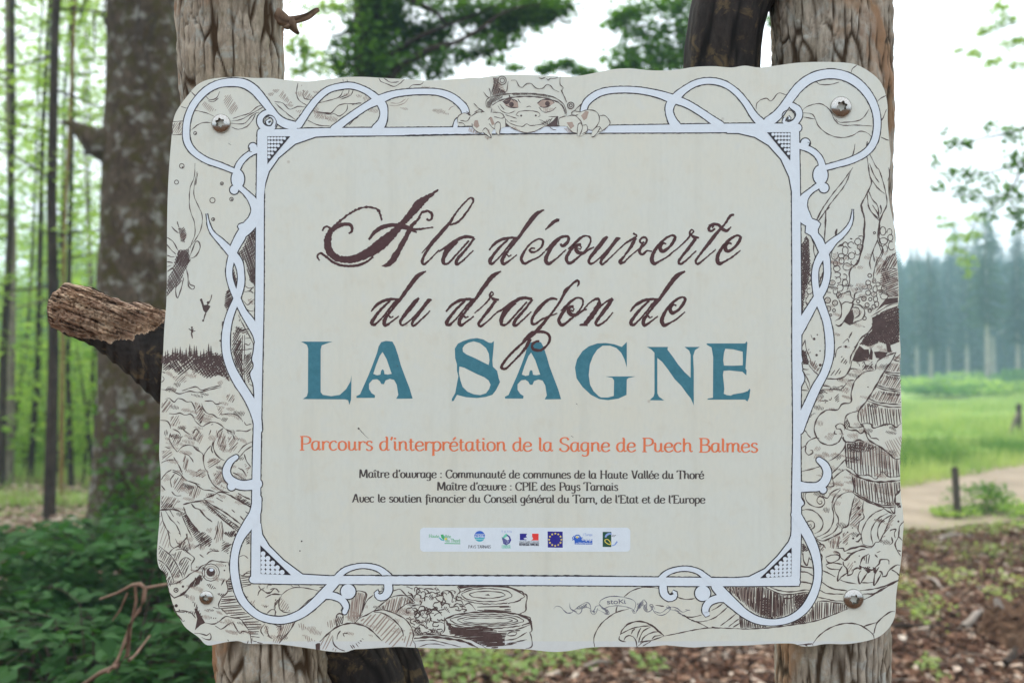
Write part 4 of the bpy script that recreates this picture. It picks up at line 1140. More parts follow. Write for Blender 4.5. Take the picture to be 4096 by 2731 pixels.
# log slices
def ell(tile, cx_, cy_, rx, ry, w, a0=0, a1=360, wob=0.03, layer=None):
    n = 30
    s = ' '.join(f'{cx_ + rx * (1 + wob * math.sin(k * 1.7)) * math.cos(R(a0 + (a1 - a0) * k / n)):.1f} {cy_ + ry * (1 + wob * math.sin(k * 2.3)) * math.sin(R(a0 + (a1 - a0) * k / n)):.1f}' for k in range(n + 1))
    L(tile, s, w, layer, taper=False)
ell('C5', 1060, 268, 440, 125, 5, -170, 60); ell('C5', 1060, 268, 430, 115, 4, 60, 170); ell('C5', 1000, 262, 335, 88, 4); ell('C5', 1005, 258, 238, 46, 4)
fill('C5', '970 262 1020 248 1042 270 1005 268')
LL('C5', '1480 235 1530 260 1540 300 1525 380 1520 470 1440 515; 870 470 1000 480 1200 492 1340 500', 5.5)
fill('C5', '600 140 1000 138 1290 145 1420 195 1500 265 1440 235 1300 165 1060 152 800 152 640 180')
hatch('C5', '860 415 1300 405 1330 425 880 432', 2, 5, 3.6); hatch('C5', '870 460 1320 455 1340 492 900 486', -3, 4.5, 4)
ell('C5', 1020, 602, 575, 112, 6.5, 150, 400); ell('C5', 1020, 602, 560, 108, 5, 40, 150); ell('C5', 1000, 600, 490, 80, 4); ell('C5', 1010, 602, 400, 58, 3.8); ell('C5', 1010, 605, 330, 36, 3.2, 180, 520)
fill('C5', '1380 505 1480 540 1590 585 1608 640 1600 740 1580 640 1540 590 1440 545'); fill('C5', '440 600 460 640 560 690 700 700 900 680 1000 690 1150 745 1000 722 930 700 760 712 560 705 460 670')
hatch('C5', '470 680 700 710 920 690 1150 750 1270 762 1240 860 1250 940 1100 975 960 950 760 850 500 790', 3, 6, 5.4); hatch('C5', '500 720 900 720 1200 780 1220 900 900 880 560 790', 4, 9, 6.5)
hatch('C5', '500 720 820 720 900 800 760 850 520 790', 6, 7, 6.5)
LL('C5', '1600 650 1605 740 1570 765; 1575 760 1600 840 1605 950 1520 985; 1270 790 1330 755 1400 765 1380 800 1300 810 1270 795; 1450 740 1380 740; 1150 750 1300 740 1450 710 1590 655; 1240 870 1380 850 1490 790 1540 760; 1260 920 1400 890 1540 860; 1000 940 1250 935 1400 905', 4.6)
LL('C5', '20 845 250 825 500 850 700 890 880 970', 10); LL('C5', '0 800 300 795 600 830 800 870 990 975', 5.4); LL('C5', '20 882 250 868 450 910 650 960; 90 960 200 922 330 920 430 942', 3.6)
# ribbon with the illustrator's name
GR = Print(0.00012)
for s in ('575 330 600 290 680 255 780 245 880 260 980 290 1008 340 992 402', '590 350 620 390 700 365 800 355 900 370 990 402', '575 330 590 352 640 400', '580 322 605 285 690 248 790 240', '40 392 80 360 130 375 180 430 240 442 290 402 360 350 430 315 468 340 482 400 500 425 520 402 545 360 590 358 640 392 692 425 690 458 640 440 560 400',
          '160 405 200 438 250 436', '232 320 240 385 290 425 340 452 372 420 380 385 440 375 480 395', '250 395 320 430', '470 400 490 445 520 460 545 430 560 385', '600 380 650 410 680 455 640 455', '960 400 985 445 1008 440 1040 390 1070 320 1105 285 1140 335 1110 350 1100 390 1140 428 1190 410 1200 370 1170 345 1200 340 1235 400',
          '1205 390 1240 445 1300 468 1370 445 1420 385 1380 350', '1230 420 1300 440 1360 400 1400 370', '1380 380 1450 370 1500 390 1560 430 1620 410 1640 402', '1420 400 1480 415 1540 450 1590 490', '1440 370 1500 385 1530 420', '1590 400 1650 412', '1010 420 1060 370'):
    L('C6', s, 2.8, GR)
for s, a in (('290 400 400 340 440 325 430 370 360 400', 55), ('1030 330 1100 290 1100 340 1020 430', 60), ('1100 350 1140 340 1150 425 1110 410', 80), ('640 390 690 400 690 455 650 440', 40), ('960 400 1000 405 1000 450', 60), ('1160 345 1220 360 1200 410', 60), ('1360 370 1420 360 1400 400', 30), ('1430 375 1530 420 1500 430', 25), ('480 400 540 420 520 460', 60)):
    hatch('C6', s, a, 4, 2.4, GR)
text(GR, 'stoKi', 2200 + 665 * .34, 2300 + 335 * .34, 2200 + 895 * .34, 2300 + 330 * .34, 11, .34, .24)
stuff(GR.build('signature_ribbon', ink_mat('ink_blue_grey', (0.12, 0.12, 0.16))))
# shells and stones along the lower edge
LL('C6', '525 840 515 740 558 630 640 530 775 435 930 390; 775 440 780 400 792 358; 870 250 960 182 1080 142 1180 137 1275 150; 820 705 812 750 850 772 892 778; 1340 712 1500 680 1670 645 1850 617 2100 620 2230 625; 1500 440 1580 470 1640 512 1740 552 1860 612; 1240 350 1340 362; 1500 255 1600 282 1700 270; 1550 472 1660 490 1782 465; 1660 532 1745 545 1850 530; 1850 530 1960 480 2100 360; 1900 410 1960 380 2030 330; 2005 590 2100 520 2200 440; 2100 600 2220 510; 2150 610 2230 560; 1660 520 1730 550; 1900 605 1960 612; 2130 130 2100 230', 4.4)
LL('C6', '825 700 850 640 920 570 1020 540 1120 552 1220 602 1290 662 1342 712; 1130 552 1230 612 1310 690', 6.5)
LL('C6', '830 690 940 632 1060 600 1185 590; 868 768 890 722 940 705 990 732 1015 790 1015 842; 955 690 970 650 1000 628; 1020 740 1040 670 1070 610; 1040 790 1060 720 1100 650 1190 600; 1060 800 1110 720 1200 670 1270 660; 1200 750 1230 715 1310 700; 1020 842 1100 780 1200 760 1340 712; 1050 780 1180 770; 1090 830 1190 770', 4.6)
LL('C7', '1230 980 1290 900 1400 812 1550 750 1680 735 1800 757 1890 812 1960 872 1975 930; 1970 862 1990 780 2010 730 2080 662 2160 602 2230 590; 1840 778 1920 750 2005 725; 1040 1000 1100 998 1220 988 1230 1010; 1130 1000 1160 1015', 5.2)
# old stump and fibres inside the lower right loop
hatch('C7', '150 292 620 292 720 340 830 385 1175 365 1195 390 1110 520 1000 600 850 655 700 682 600 660 450 560 340 450', 88, 6.2, 3.6, breaks=.3)
hatch('C7', '300 292 620 292 830 385 900 500 850 640 700 675 560 620 420 500 330 420', 88, 11, 4)
hatch('C7', '150 292 620 292 830 385 870 650 700 680 560 620 340 440', 88, 8, 3.4, SOFT)
for a in (48, 135):
    hatch('C7', '1000 395 1178 368 1190 395 1110 520 1020 570 1000 500', a, 6, 3.6); hatch('C7', '585 445 640 430 705 455 700 640 680 660 590 630', a, 7, 3.2)
    hatch('C7', '960 720 1130 640 1130 735 970 750', a, 5.5, 3.4)
LL('C7', '410 290 420 330; 485 310 470 400 480 480 495 560; 800 360 790 450 800 540; 860 430 960 430 1000 400; 870 430 860 500 830 560 830 640; 290 300 310 400 350 470; 690 640 740 680; 770 630 800 660; 580 470 600 440 680 440 710 480', 6)
hatch('C7', '325 640 400 690 560 752 700 780 800 772 600 795 345 798', 88, 6.5, 4); hatch('C7', '800 775 950 745 1130 640 1230 560 1275 468 1600 492 1655 556 1420 650 1240 708 1000 748', 88, 8, 3.8); hatch('C7', '1130 640 1275 468 1600 492 1655 556 1420 650 1140 735', 88, 12, 3, SOFT)
LL('C7', '290 800 420 806 700 790 1000 752 1240 712 1420 652 1660 556; 1220 500 1235 700; 330 640 345 798; 640 290 720 332 830 378 950 382 1160 358 1200 380; 700 290 800 332 960 352 1150 327 1205 348; 1060 235 1130 235 1222 262; 1070 105 1160 115 1232 158; 1070 40 1150 55 1227 60; 1340 232 1420 290 1500 322 1640 337; 1310 330 1400 372 1600 380; 1290 420 1400 440 1480 460 1600 465; 1280 466 1400 466 1500 487 1600 492; 1800 336 1950 320 2100 280 2280 202; 1840 382 2000 370 2130 292 2280 212; 1842 452 1960 390 2100 300; 190 290 250 420; 240 290 270 370', 4.8)
# upper right: ripples and pond leaves
LL('R3', '1310 430 1320 380 1380 350 1420 370 1470 315 1525 325; 1640 445 1680 410 1770 390 1840 432 1880 510 1930 545 2040 545 2150 552; 1640 455 1720 470 1760 550 1830 610 1920 635 2000 622 2060 590 2110 600 2150 632; 1650 485 1740 502; 1885 500 1920 525 2050 512 2100 472 2125 430; 2165 400 2200 360 2250 330; 2210 520 2230 490 2252 430; 2210 630 2240 645 2272 655; 1740 220 1770 250 1850 250 1910 235; 2038 112 2005 140 1992 190', 3.8)
LL('R3', '2025 680 2018 730 2003 775; 2115 660 2108 700 2098 735; 2010 850 1930 960 1850 1060 1770 1180 1748 1225; 2000 862 1950 980 1850 1110 1760 1240; 2130 750 2180 850 2200 870 2240 1000 2255 1120 2205 1230 2190 1380 2230 1450 2180 1560; 2140 930 2190 1000 2240 1040; 2120 1010 2150 1080 2190 1132 2200 1242; 2112 1030 2130 1150 2200 1222; 1812 1170 1808 1280 1805 1390; 2270 850 2275 900 2262 950; 2130 820 2160 900 2200 960; 1740 1260 1790 1200 1810 1160', 4.2)
LL('R3', '2110 760 2130 900 2142 970 2080 1100 2068 1140 2095 1230 2085 1400 2050 1540', 5.6)
LL('C1', '658 130 650 290 640 380 600 530 540 600 515 650 520 720 490 822', 5.6)
LL('C1', '690 0 730 70 800 152; 735 0 780 70 800 130; 870 0 830 90 803 190 795 300 830 425 780 530 750 640 745 732; 785 330 740 440 710 540 722 612; 790 350 820 440; 740 440 755 540; 810 190 800 300; 295 50 290 200 280 300 285 370; 280 0 240 80 208 142; 330 20 290 60 230 140; 175 380 180 450 195 510 165 562; 155 300 185 400; 160 562 155 612 130 640 152 690 128 748 158 758; 240 680 240 760 235 815; 248 700 262 640', 4.6)
LL('C1', '400 226 390 255 385 290', 8); LL('C1', '810 0 820 50 812 90; 630 0 660 130', 6)
pebbles('C1', '350 470 440 395 520 325 640 305 640 400 600 530 520 620 512 720 480 825 400 880 330 800 345 600', 13, 3.6, 2)
pebbles('C1', '640 745 720 690 780 725 860 770 870 870 800 945 740 955 690 850 645 800', 11, 3.6, 3)
pebbles('C1', '800 240 935 225 945 420 850 445 810 380', 15, 3.6, 4, 0)
pebbles('C1', '70 720 150 640 165 780 180 900 80 1000 60 900', 12, 3.4, 5)
LL('C1', '600 300 640 296 652 312; 520 318 545 325; 410 885 440 960 435 1060 380 1102; 400 890 430 850 470 838 520 820 532 870 560 892 572 840 640 820; 440 950 480 920 540 930 562 900 640 870; 550 945 620 952 662 1010 640 1080 570 1112 520 1142; 545 972 600 980 612 1040 560 1082; 562 900 540 960', 5)
LL('C1', '385 1135 430 1147 500 1050 560 935', 7); LL('C1', '735 1068 737 1150 692 1212 622 1270 572 1360 530 1440 520 1510', 6)
fill('C1', '545 990 562 1060 552 1112 518 1142 465 1110 500 1035'); fill('C1', '425 375 455 365 452 390 400 402')
dots('C1', [(310, 905, 28), (380, 930, 25), (315, 985, 25), (370, 1000, 14), (340, 1045, 10), (655, 890, 22), (715, 895, 16), (685, 950, 20), (750, 965, 20), (710, 1005, 16), (710, 670, 18), (660, 1075, 17), (585, 800, 10), (755, 265, 10), (600, 915, 16), (160, 915, 20)], 3.6)
for x, y, r in ((310, 905, 18), (380, 930, 16), (315, 985, 16), (655, 890, 14), (685, 950, 12)):
    hatch('C1', f'{x - r} {y - r} {x + r} {y - r} {x + r} {y + r} {x - r} {y + r}', 60, 5, 2.6, SOFT)
for a, s in ((60, '870 490 960 455 978 560 900 620 800 640 760 690 770 620'), (20, '820 610 975 620 985 760 985 868 890 880 850 800 800 750'), (110, '830 640 900 660 900 740 830 740')):
    hatch('C1', s, a, 8, 3.2); hatch('C1', s, a + 8, 7, 3, SOFT)
LL('C1', '870 490 850 560 800 620; 960 455 900 500 880 530; 820 610 900 600 975 615; 890 690 940 690 980 720; 860 820 900 870 985 860', 4)
fill('C1', '822 940 860 895 900 885 978 878 978 928 900 942 850 950 800 985 760 1020'); 
for a in (58, 118, 20):
    hatch('C1', '735 1075 780 1040 860 1000 985 958 990 1120 992 1300 900 1335 800 1300 700 1345 615 1320 660 1250 735 1190', a, 6.4, 4.6)
hatch('C1', '740 1070 830 1020 850 1080 830 1180 760 1210 700 1250 740 1160', 75, 4.2, 5)
LL('C1', '850 1010 880 1100 920 1200 985 1240; 920 985 960 1080; 890 1000 940 1120 990 1180', 2.5, SOFT)
fill('C1', '612 1335 660 1372 700 1370 708 1430 690 1475 600 1492 542 1478 570 1405'); fill('C1', '750 1395 800 1390 880 1400 860 1440 820 1462 770 1450'); fill('C1', '720 1350 740 1395 735 1470 700 1465'); fill('C1', '862 1310 905 1330 920 1395 880 1400')
LL('C1', '455 1312 500 1272 512 1302; 510 1250 545 1205; 640 1150 665 1160; 380 1450 400 1370 445 1340; 720 1060 800 1010 900 950 975 940; 560 1350 600 1330', 4); dots('C1', [(482, 1345, 13), (515, 1258, 6)], solid=True)
hatch('C1', '510 1250 560 1200 570 1210 520 1265', 60, 8, 3); hatch('C1', '440 1420 500 1480 490 1520 430 1500', 60, 9, 3.6); hatch('C1', '690 1200 740 1170 640 1310 620 1320', 60, 9, 3.4)
# left inner strip and lens
for a in (50, 125):
    hatch('C1', '60 380 112 290 132 335 142 480 150 600 130 720 108 790 90 880 64 1110', a, 6, 4.2)
hatch('C1', '62 480 110 330 135 480 130 620 70 800', 75, 8, 4.6)
for a in (60, 20):
    hatch('C1', '55 1372 100 1382 130 1480 130 1512 75 1512', a, 5, 4.6)
hatch('C1', '95 1282 130 1350 180 1480 130 1400', 55, 9, 3); hatch('C1', '140 1500 200 1480 240 1560 220 1600', 60, 8, 3)
dots('C1', [(182, 1272, 13), (205, 1425, 12), (240, 1520, 14), (212, 1232, 7), (238, 1385, 7)], solid=True)
LL('C1', '98 1280 70 1340 58 1400; 150 1230 165 1270; 95 1280 110 1380 140 1450 160 1520 190 1560; 75 1050 110 1052; 60 1150 70 1120', 4)
# right: breast plates, clouds
LL('C2', '60 170 100 185 130 180; 65 180 100 240 130 300 140 350; 95 290 130 375; 100 230 145 232; 60 380 130 385; 130 140 170 190 225 238; 58 110 130 135', 4)
hatch('C2', '130 60 200 130 240 200 180 200 135 130', 60, 8, 3, SOFT)
hatch('C2', '320 200 440 170 440 220 340 250', 50, 11, 3.2)
LL('C2', '300 270 400 272 470 250 520 182 540 100', 6)
LL('C2', '760 190 690 200 640 220 570 290 535 400 530 495 450 510 402 565 300 570 222 630 185 720 190 790 240 870 330 902 400 880 442 822; 770 130 765 190; 770 132 800 90 880 50 960 22', 5.6)
LL('C2', '960 20 920 100 850 200 762 350 682 480 610 570 600 650 622 700', 7)
LL('C2', '850 212 900 230 1000 247; 840 198 920 215 1000 220; 760 342 850 375 1003 397; 770 328 870 360 1003 380; 690 482 780 515 900 540 1010 542; 700 462 800 498 1005 518; 935 92 1000 112; 950 62 1000 80', 5)
for s, a in (('860 195 930 120 1000 130 1003 210 900 205', 60), ('780 320 860 230 1003 255 1003 375 880 355', 62), ('710 455 790 385 1005 405 1005 510 820 495', 62), ('930 90 1003 20 1005 105', 40)):
    hatch('C2', s, a, 8, 3.2, SOFT); hatch('C2', s, a, 16, 2.6)
hatch('C2', '790 385 900 400 1000 410 990 440 850 430', 70, 6, 3.4); hatch('C2', '850 235 1000 255 990 290 870 280', 60, 6, 3.2)
hatch('C2', '610 590 680 505 780 540 1008 558 1006 690 960 722 915 702 850 705 750 728 700 695 622 692', 96, 11, 3.8); hatch('C2', '610 590 680 505 780 540 1008 558 1006 640 800 600 620 640', 96, 9, 3, SOFT)
LL('C2', '622 702 680 695 722 702 742 738 800 725 850 708 920 705 960 732 1010 690', 6); LL('C2', '605 575 500 610 470 680 480 740 520 760; 490 640 515 700 520 730 600 735 650 725 660 770; 620 705 655 720', 4.6)
hatch('C2', '470 690 495 640 515 700 505 745 480 740', 60, 6, 3.2); hatch('C2', '690 500 780 520 780 550 700 540', 70, 6, 3.6)
LL('C2', '480 740 530 760 580 760 625 792 665 770 700 850 820 925 900 990 950 1032 1000 1030; 480 870 560 872 600 852 655 865; 480 880 482 1000 492 1110; 455 820 462 850 490 880', 6.5)
hatch('C2', '490 885 650 862 820 925 940 1032 1000 1042 1000 1205 900 1222 860 1180 790 1215 650 1190 590 1180 500 1112', 94, 11, 4); hatch('C2', '490 885 650 862 820 925 1000 1042 1000 1150 700 1100 500 1060', 94, 9, 3, SOFT)
for a in (60, 95):
    hatch('C2', '490 885 650 865 780 915 700 965 560 975 495 955', a, 7, 3.4)
LL('C2', '480 1130 560 1182 660 1225 780 1250 900 1245 1000 1235', 8); LL('C2', '492 1110 545 1130 590 1182 650 1190 700 1185 770 1222 820 1160 850 1165 885 1200 960 1200 1000 1190; 700 780 720 830 780 840 800 860; 670 770 720 820', 4.2)
hatch('C2', '545 1195 660 1235 780 1260 1000 1248 1000 1330 960 1400 950 1468 850 1475 740 1440 640 1395 562 1340', 96, 11, 4); hatch('C2', '545 1195 780 1260 1000 1248 960 1400 700 1330 560 1290', 96, 8, 3, SOFT)
LL('C2', '540 1190 560 1290 552 1355', 7); LL('C2', '552 1355 640 1412 750 1462 850 1490 942 1490', 7); LL('C2', '560 1340 650 1400 800 1465 950 1470; 1000 1325 960 1370 948 1440 990 1470', 5)
hatch('C2', '840 870 1012 810 1015 900 1000 1022 940 1022 900 960', 118, 9, 2.8, SOFT)
LL('C2', '400 752 385 720 430 696 470 722 472 760; 400 745 430 750 448 790 430 850 400 882; 398 795 372 790 380 762; 442 830 475 870 470 920 440 965 380 1020 320 1052; 475 1040 400 1120 340 1182; 350 1180 360 1240 365 1290 290 1296; 475 1130 400 1182 355 1230; 50 935 100 912 98 960 128 995 170 972 165 950 145 948; 98 912 130 862 200 830 232 842; 58 752 100 770 120 800 150 832; 62 1150 150 1130 242 1102; 220 385 300 375 400 372 440 375; 250 335 300 340 340 350; 500 290 560 285; 440 370 480 330 490 310; 640 190 690 150 750 180; 510 180 560 175 600 185', 4.6)
hatch('C2', '440 400 500 320 500 420', 60, 8, 3, SOFT); hatch('C2', '190 450 260 440 250 490 190 500', 50, 8, 3, SOFT); hatch('C2', '370 450 420 420 420 500 380 490', 40, 6, 3); scribble('C2', '180 380 520 300 520 480 400 500 180 530', 12, 7, 3, 31); scribble('C2', '90 560 220 560 160 690', 6, 7, 3, 32)
scribble('C2', '540 110 760 100 750 180 560 200', 12, 7, 3.4, 33)
hatch('C2', '640 150 720 120 740 180 650 190', 60, 8, 2.8)
dots('C2', [(693, 350, 6)], solid=True)
# lower right: curls, legs and claws
LL('C3', '60 262 130 245 212 262 280 320 320 400 292 480 222 522; 130 390 180 375 220 402 215 452 180 472; 150 430 180 415 188 442 170 455; 130 50 115 100 150 172 230 215 300 215 340 170 320 112 270 100 250 150 280 186 308 170 300 145 280 155; 310 95 370 115 420 50 520 0; 520 18 450 100 422 200 440 300 430 402 380 490 300 540 240 560;'
   '655 40 560 60 480 122 442 200 460 280 495 352 480 450 420 520 300 580; 780 150 770 262 787 340 740 382 718 480 750 532 770 640; 770 640 830 660 882 666 920 620 962 612 1000 540 1040 460 1080 352 1112 290; 1010 240 900 290 820 372 770 470 755 542; 1060 290 960 340 890 430 865 520 887 640; 1110 300 1000 372 950 450 943 540 968 612; 100 50 90 110 110 180 60 230', 4.6)
LL('C3', '682 90 652 200 620 350 602 430 540 460 530 502 470 540 400 572 330 602 262 590 230 560', 6)
for s in ('685 110 770 160 768 300 740 380 700 450 622 440 650 250', '1100 320 1160 300 1120 390 1060 470 1010 600 1000 530 1050 420', '380 590 520 540 510 640 470 700 400 690', '540 520 640 500 590 660 540 640', '265 650 340 650 330 740 290 720'):
    hatch('C3', s, 42 if s[0] != '3' else 80, 8, 3.4, SOFT); hatch('C3', s, 48 if s[0] != '3' else 84, 17, 2.4)
dots('C3', [(725, 230, 18), (737, 305, 16), (1178, 382, 12), (600, 505, 9), (655, 455, 8), (663, 575, 12), (665, 512, 8), (732, 775, 7), (683, 842, 8), (1070, 862, 6)], solid=True)
LL('C3', '480 690 550 688 562 722 640 692 700 680 762 658; 350 790 430 762 500 768 502 810 420 852 370 842 350 800; 440 722 500 740 520 790 560 822; 590 740 660 745; 560 832 600 810 640 760; 490 690 500 640 530 600; 260 640 320 650 350 690; 280 740 310 780 300 850', 5)
LL('C3', '575 720 640 690 760 662 830 680 880 680; 560 830 650 750 760 702 800 700; 550 840 552 880 590 920 602 990', 7)
for c in ('540 890 500 962 485 1062 530 1012 592 970', '750 940 720 1002 737 1092 782 1030 822 970', '960 900 912 980 900 1112 950 1040 992 960', '90 742 100 832 137 882 160 790'):
    L('C3', c, 6)
LL('C3', '590 1000 650 980 670 930 722 910 740 930; 735 880 760 900 820 920 880 935 922 900 962 860 972 820 1060 818 1070 850; 740 880 770 800 842 750; 990 1012 1040 1000 1070 942 1150 882 1195 880; 1100 930 1150 960 1192 1002; 930 740 975 720; 910 760 940 790; 960 950 990 960 1000 1000; 700 560 740 520 755 560 720 610 690 610; 240 590 300 640', 6)
LL('C3', '350 882 380 860 450 855 540 872; 350 890 400 920 522 932; 302 935 380 970 460 1012; 512 1045 580 1072 700 1092; 760 1080 820 1080 890 1075; 295 1062 360 1112 450 1150 590 1167; 770 1165 900 1150 1060 1110 1180 1052; 780 1207 900 1200 1000 1142; 60 882 130 900 207 912; 60 957 130 960 207 1002; 55 1072 120 1070 200 1097', 4.6)
LL('C3', '1200 20 1180 62 1140 102 1150 182 1210 202; 1240 380 1192 440 1180 550 1140 640 1170 722 1202 772; 1180 552 1222 602; 1100 480 1150 470 1132 522 1142 572; 1170 710 1210 722; 1082 492 1110 470; 1100 560 1112 620 1075 650', 5)
LL('C3', '1000 222 1050 262 1102 290; 1082 232 1130 292 1142 192', 6); hatch('C3', '1145 160 1200 170 1212 230 1165 225', 40, 5, 5); hatch('C3', '780 800 850 755 860 860 800 870', 82, 8, 3.6); hatch('C3', '580 860 670 840 660 950 610 960', 55, 8, 3, SOFT)
hatch('C3', '78 620 110 640 160 722 110 722 78 760', 40, 5.5, 4.8); hatch('C3', '150 800 185 800 180 830', 40, 4, 4); hatch('C3', '750 900 860 900 860 960 800 940', 45, 6, 4.4); fill('C3', '800 935 840 930 865 955 830 975'); fill('C3', '730 880 760 900 755 935 735 920'); fill('C3', '885 900 925 915 915 985 895 960')
# loose sepia shading strokes between the drawn shapes
def inside_ok(poly, x, y):
    xs = inside_x(poly, y)
    return any(a + 3 < x < b - 3 for a, b in zip(xs[0::2], xs[1::2]))
def wash(region, n, seed, lo=12, hi=34, ink=.2):
    g_ = random.Random(seed)
    poly = xy(region)
    X0, X1 = min(p[0] for p in poly), max(p[0] for p in poly)
    Y0, Y1 = min(p[1] for p in poly), max(p[1] for p in poly)
    k = 0
    while k < n:
        x, y = g_.uniform(X0, X1), g_.uniform(Y0, Y1)
        if not inside_ok(poly, x, y):
            continue
        k += 1
        a = R(g_.choice((50, 60, 65, 120, 75)) + g_.uniform(-8, 8)); m = g_.randint(4, 9); ln = g_.uniform(lo, hi)
        lay = INK if g_.random() < ink else SOFT
        for j in range(m):
            sx_ = x + (j - m / 2) * 5.5; sy_ = y + (j - m / 2) * 1.2
            l2 = ln * (1 - abs(j / m - .5)) * g_.uniform(.6, 1)
            dx, dy = math.cos(a) * l2 / 2, -math.sin(a) * l2 / 2
            if inside_ok(poly, sx_ - dx, sy_ - dy) and inside_ok(poly, sx_ + dx, sy_ + dy):
                lay.rib([(sx_ - dx, sy_ - dy, 1.6), (sx_ + g_.uniform(-1, 1), sy_, 2.6), (sx_ + dx, sy_ + dy, 1.4)])
wash('660 1480 930 1490 990 1660 1000 2000 900 2180 930 2350 990 2470 1250 2500 1400 2430 1700 2360 1720 2540 1100 2560 860 2540 730 2440 660 2250 650 1900', 170, 41)
wash('3260 1010 3560 1000 3590 1400 3595 2000 3600 2220 3450 2180 3300 2250 3250 2050 3250 1600 3330 1300', 150, 42)
wash('720 340 1050 330 1100 500 1800 480 1800 340 1300 340', 22, 44, ink=0.0)
stuff(SOFT.build('pen_shading', M_SOFT))
stuff(INK.build('pen_drawing', M_INK))
FR.build('eye_glint', M_WHITE)

# ------------------------------------------------------------------ little horned creature in a cap leaning over the frame
FACE = Print(0.00066, 2e-6)
FACE.poly(smooth(tp('R2', xy('690 600 705 575 820 520 940 495 1100 492 1260 510 1390 550 1450 610 1462 680 1400 700 1330 750 1270 790 1210 825 1120 862 1020 862 920 822 850 780 790 700')), 6, True))
FACE.poly(smooth(tp('R2', xy('340 760 345 700 400 660 480 690 560 660 700 655 800 670 838 720 842 800 800 820 775 890 745 870 728 830 700 860 692 915 640 890 600 862 550 868 500 810 470 790 360 800')), 5, True))
FACE.poly(smooth(tp('R2', xy('1400 700 1480 690 1600 690 1622 650 1700 630 1780 642 1822 690 1880 690 1932 750 1920 790 1850 850 1770 905 1738 902 1750 842 1702 832 1680 870 1612 905 1588 870 1540 860 1480 802 1400 790')), 5, True))
stuff(FACE.build('creature_skin', ink_mat('print_cream', (0.64, 0.645, 0.56), 0.36, 0.03)))
SK = Print(0.00078, 2e-6, 80)
SS = Print(0.00072, 2e-6, 40)
def C(s, w=3.0): LL2('R2', s, w, SK)
def LL2(t, s, w, lay):
    for q in s.split(';'):
        if q.strip(): L(t, q, w, lay, step=4)
C('650 605 635 555 668 502 780 478 880 460 1050 455 1200 465 1330 490 1440 560 1475 640 1482 692; 655 605 690 600', 3.6)
C('700 582 760 545 820 520 940 496 1100 490 1260 508 1390 550 1450 612 1464 672', 5.4)
C('712 290 722 350 702 430 682 488; 850 440 860 400 870 330; 900 322 950 322 982 380 1020 392 1062 356 1110 356 1160 400 1230 402 1270 366 1312 376 1342 412 1402 442; 1412 285 1412 360 1446 400 1430 432 1482 552; 1420 420 1460 500 1480 550; 610 440 640 480 668 500; 670 400 690 470; 1190 285 1212 302 1260 290; 1270 300 1290 320 1310 300 1350 300 1390 290', 3)
SK.ring(1700 + 805 * .38265, 200 + 322 * .38265, 17, 3); SK.ring(1700 + 808 * .38265, 200 + 322 * .38265, 9, 2.4)
SK.ring(1700 + 1523 * .38265, 200 + 583 * .38265, 13, 3.4); SK.ring(1700 + 1523 * .38265, 200 + 583 * .38265, 6, 3)
for s, a in (('718 290 768 290 775 400 850 440 835 470 700 482 715 400', 70), ('640 560 690 500 820 480 800 510 700 560 680 605 650 600', 60), ('900 455 1100 450 1350 490 1300 500 1100 470 920 480', 75), ('1390 560 1440 570 1478 660 1460 670 1430 600', 50), ('770 400 850 440 840 460 760 430', 30)):
    hatch('R2', s, a, 4.4, 2.4, SK)
hatch('R2', '715 300 765 300 850 440 705 475', 20, 6, 3, SS)
SS.poly(tp('R2', xy('810 542 850 525 920 520 972 550 976 602 900 602 842 582'))); SS.poly(tp('R2', xy('1175 562 1230 525 1322 530 1352 560 1312 582 1250 602 1200 592')))
SS.poly(tp('R2', xy('520 740 550 735 570 800 540 820 505 790'))); SS.poly(tp('R2', xy('1630 690 1680 640 1712 650 1690 720 1660 740')))
SS.poly(tp('R2', xy('1480 760 1540 755 1560 800 1520 830'))); SS.poly(tp('R2', xy('670 710 700 705 730 780 700 790')))
C('808 545 850 524 920 518 970 548; 842 584 900 604 976 604; 970 520 1000 556; 1172 562 1230 524 1322 528 1352 560; 1200 594 1250 604 1312 584; 880 470 890 500 930 540', 4.6)
SK.disc(1700 + 903 * .38265, 200 + 572 * .38265, 10); SK.disc(1700 + 1280 * .38265, 200 + 563 * .38265, 10)
SK.poly(tp('R2', xy('812 545 900 520 880 560 850 575')))
C('760 585 800 640 870 666 942 640; 780 570 830 630; 1190 602 1240 652 1320 642 1372 600; 1060 600 1090 592 1110 602; 950 682 980 650 1052 638 1130 640 1192 662 1202 692 1180 700; 950 682 985 698; 840 722 880 762 950 792 1022 802 1060 775 1100 792 1180 786 1240 770 1332 720; 850 772 920 822 1022 862 1120 860 1212 822 1272 780; 1195 730 1260 760 1330 830 1370 838; 700 610 690 660; 890 745 960 750; 1290 700 1380 700; 840 680 960 720', 3)
SK.disc(1700 + 1005 * .38265, 200 + 690 * .38265, 4); SK.disc(1700 + 1158 * .38265, 200 + 688 * .38265, 4)
hatch('R2', '1210 760 1330 712 1300 770 1230 800', 60, 5, 2.4, SK); hatch('R2', '870 800 940 800 1020 860 940 840', 60, 5, 2.4, SS); hatch('R2', '1230 600 1370 610 1330 650 1240 650', 75, 5, 2, SS)
SK.poly(tp('R2', xy('845 770 852 768 882 803 846 803'))); SK.poly(tp('R2', xy('1265 802 1340 740 1380 692 1392 700 1382 780 1400 802')))
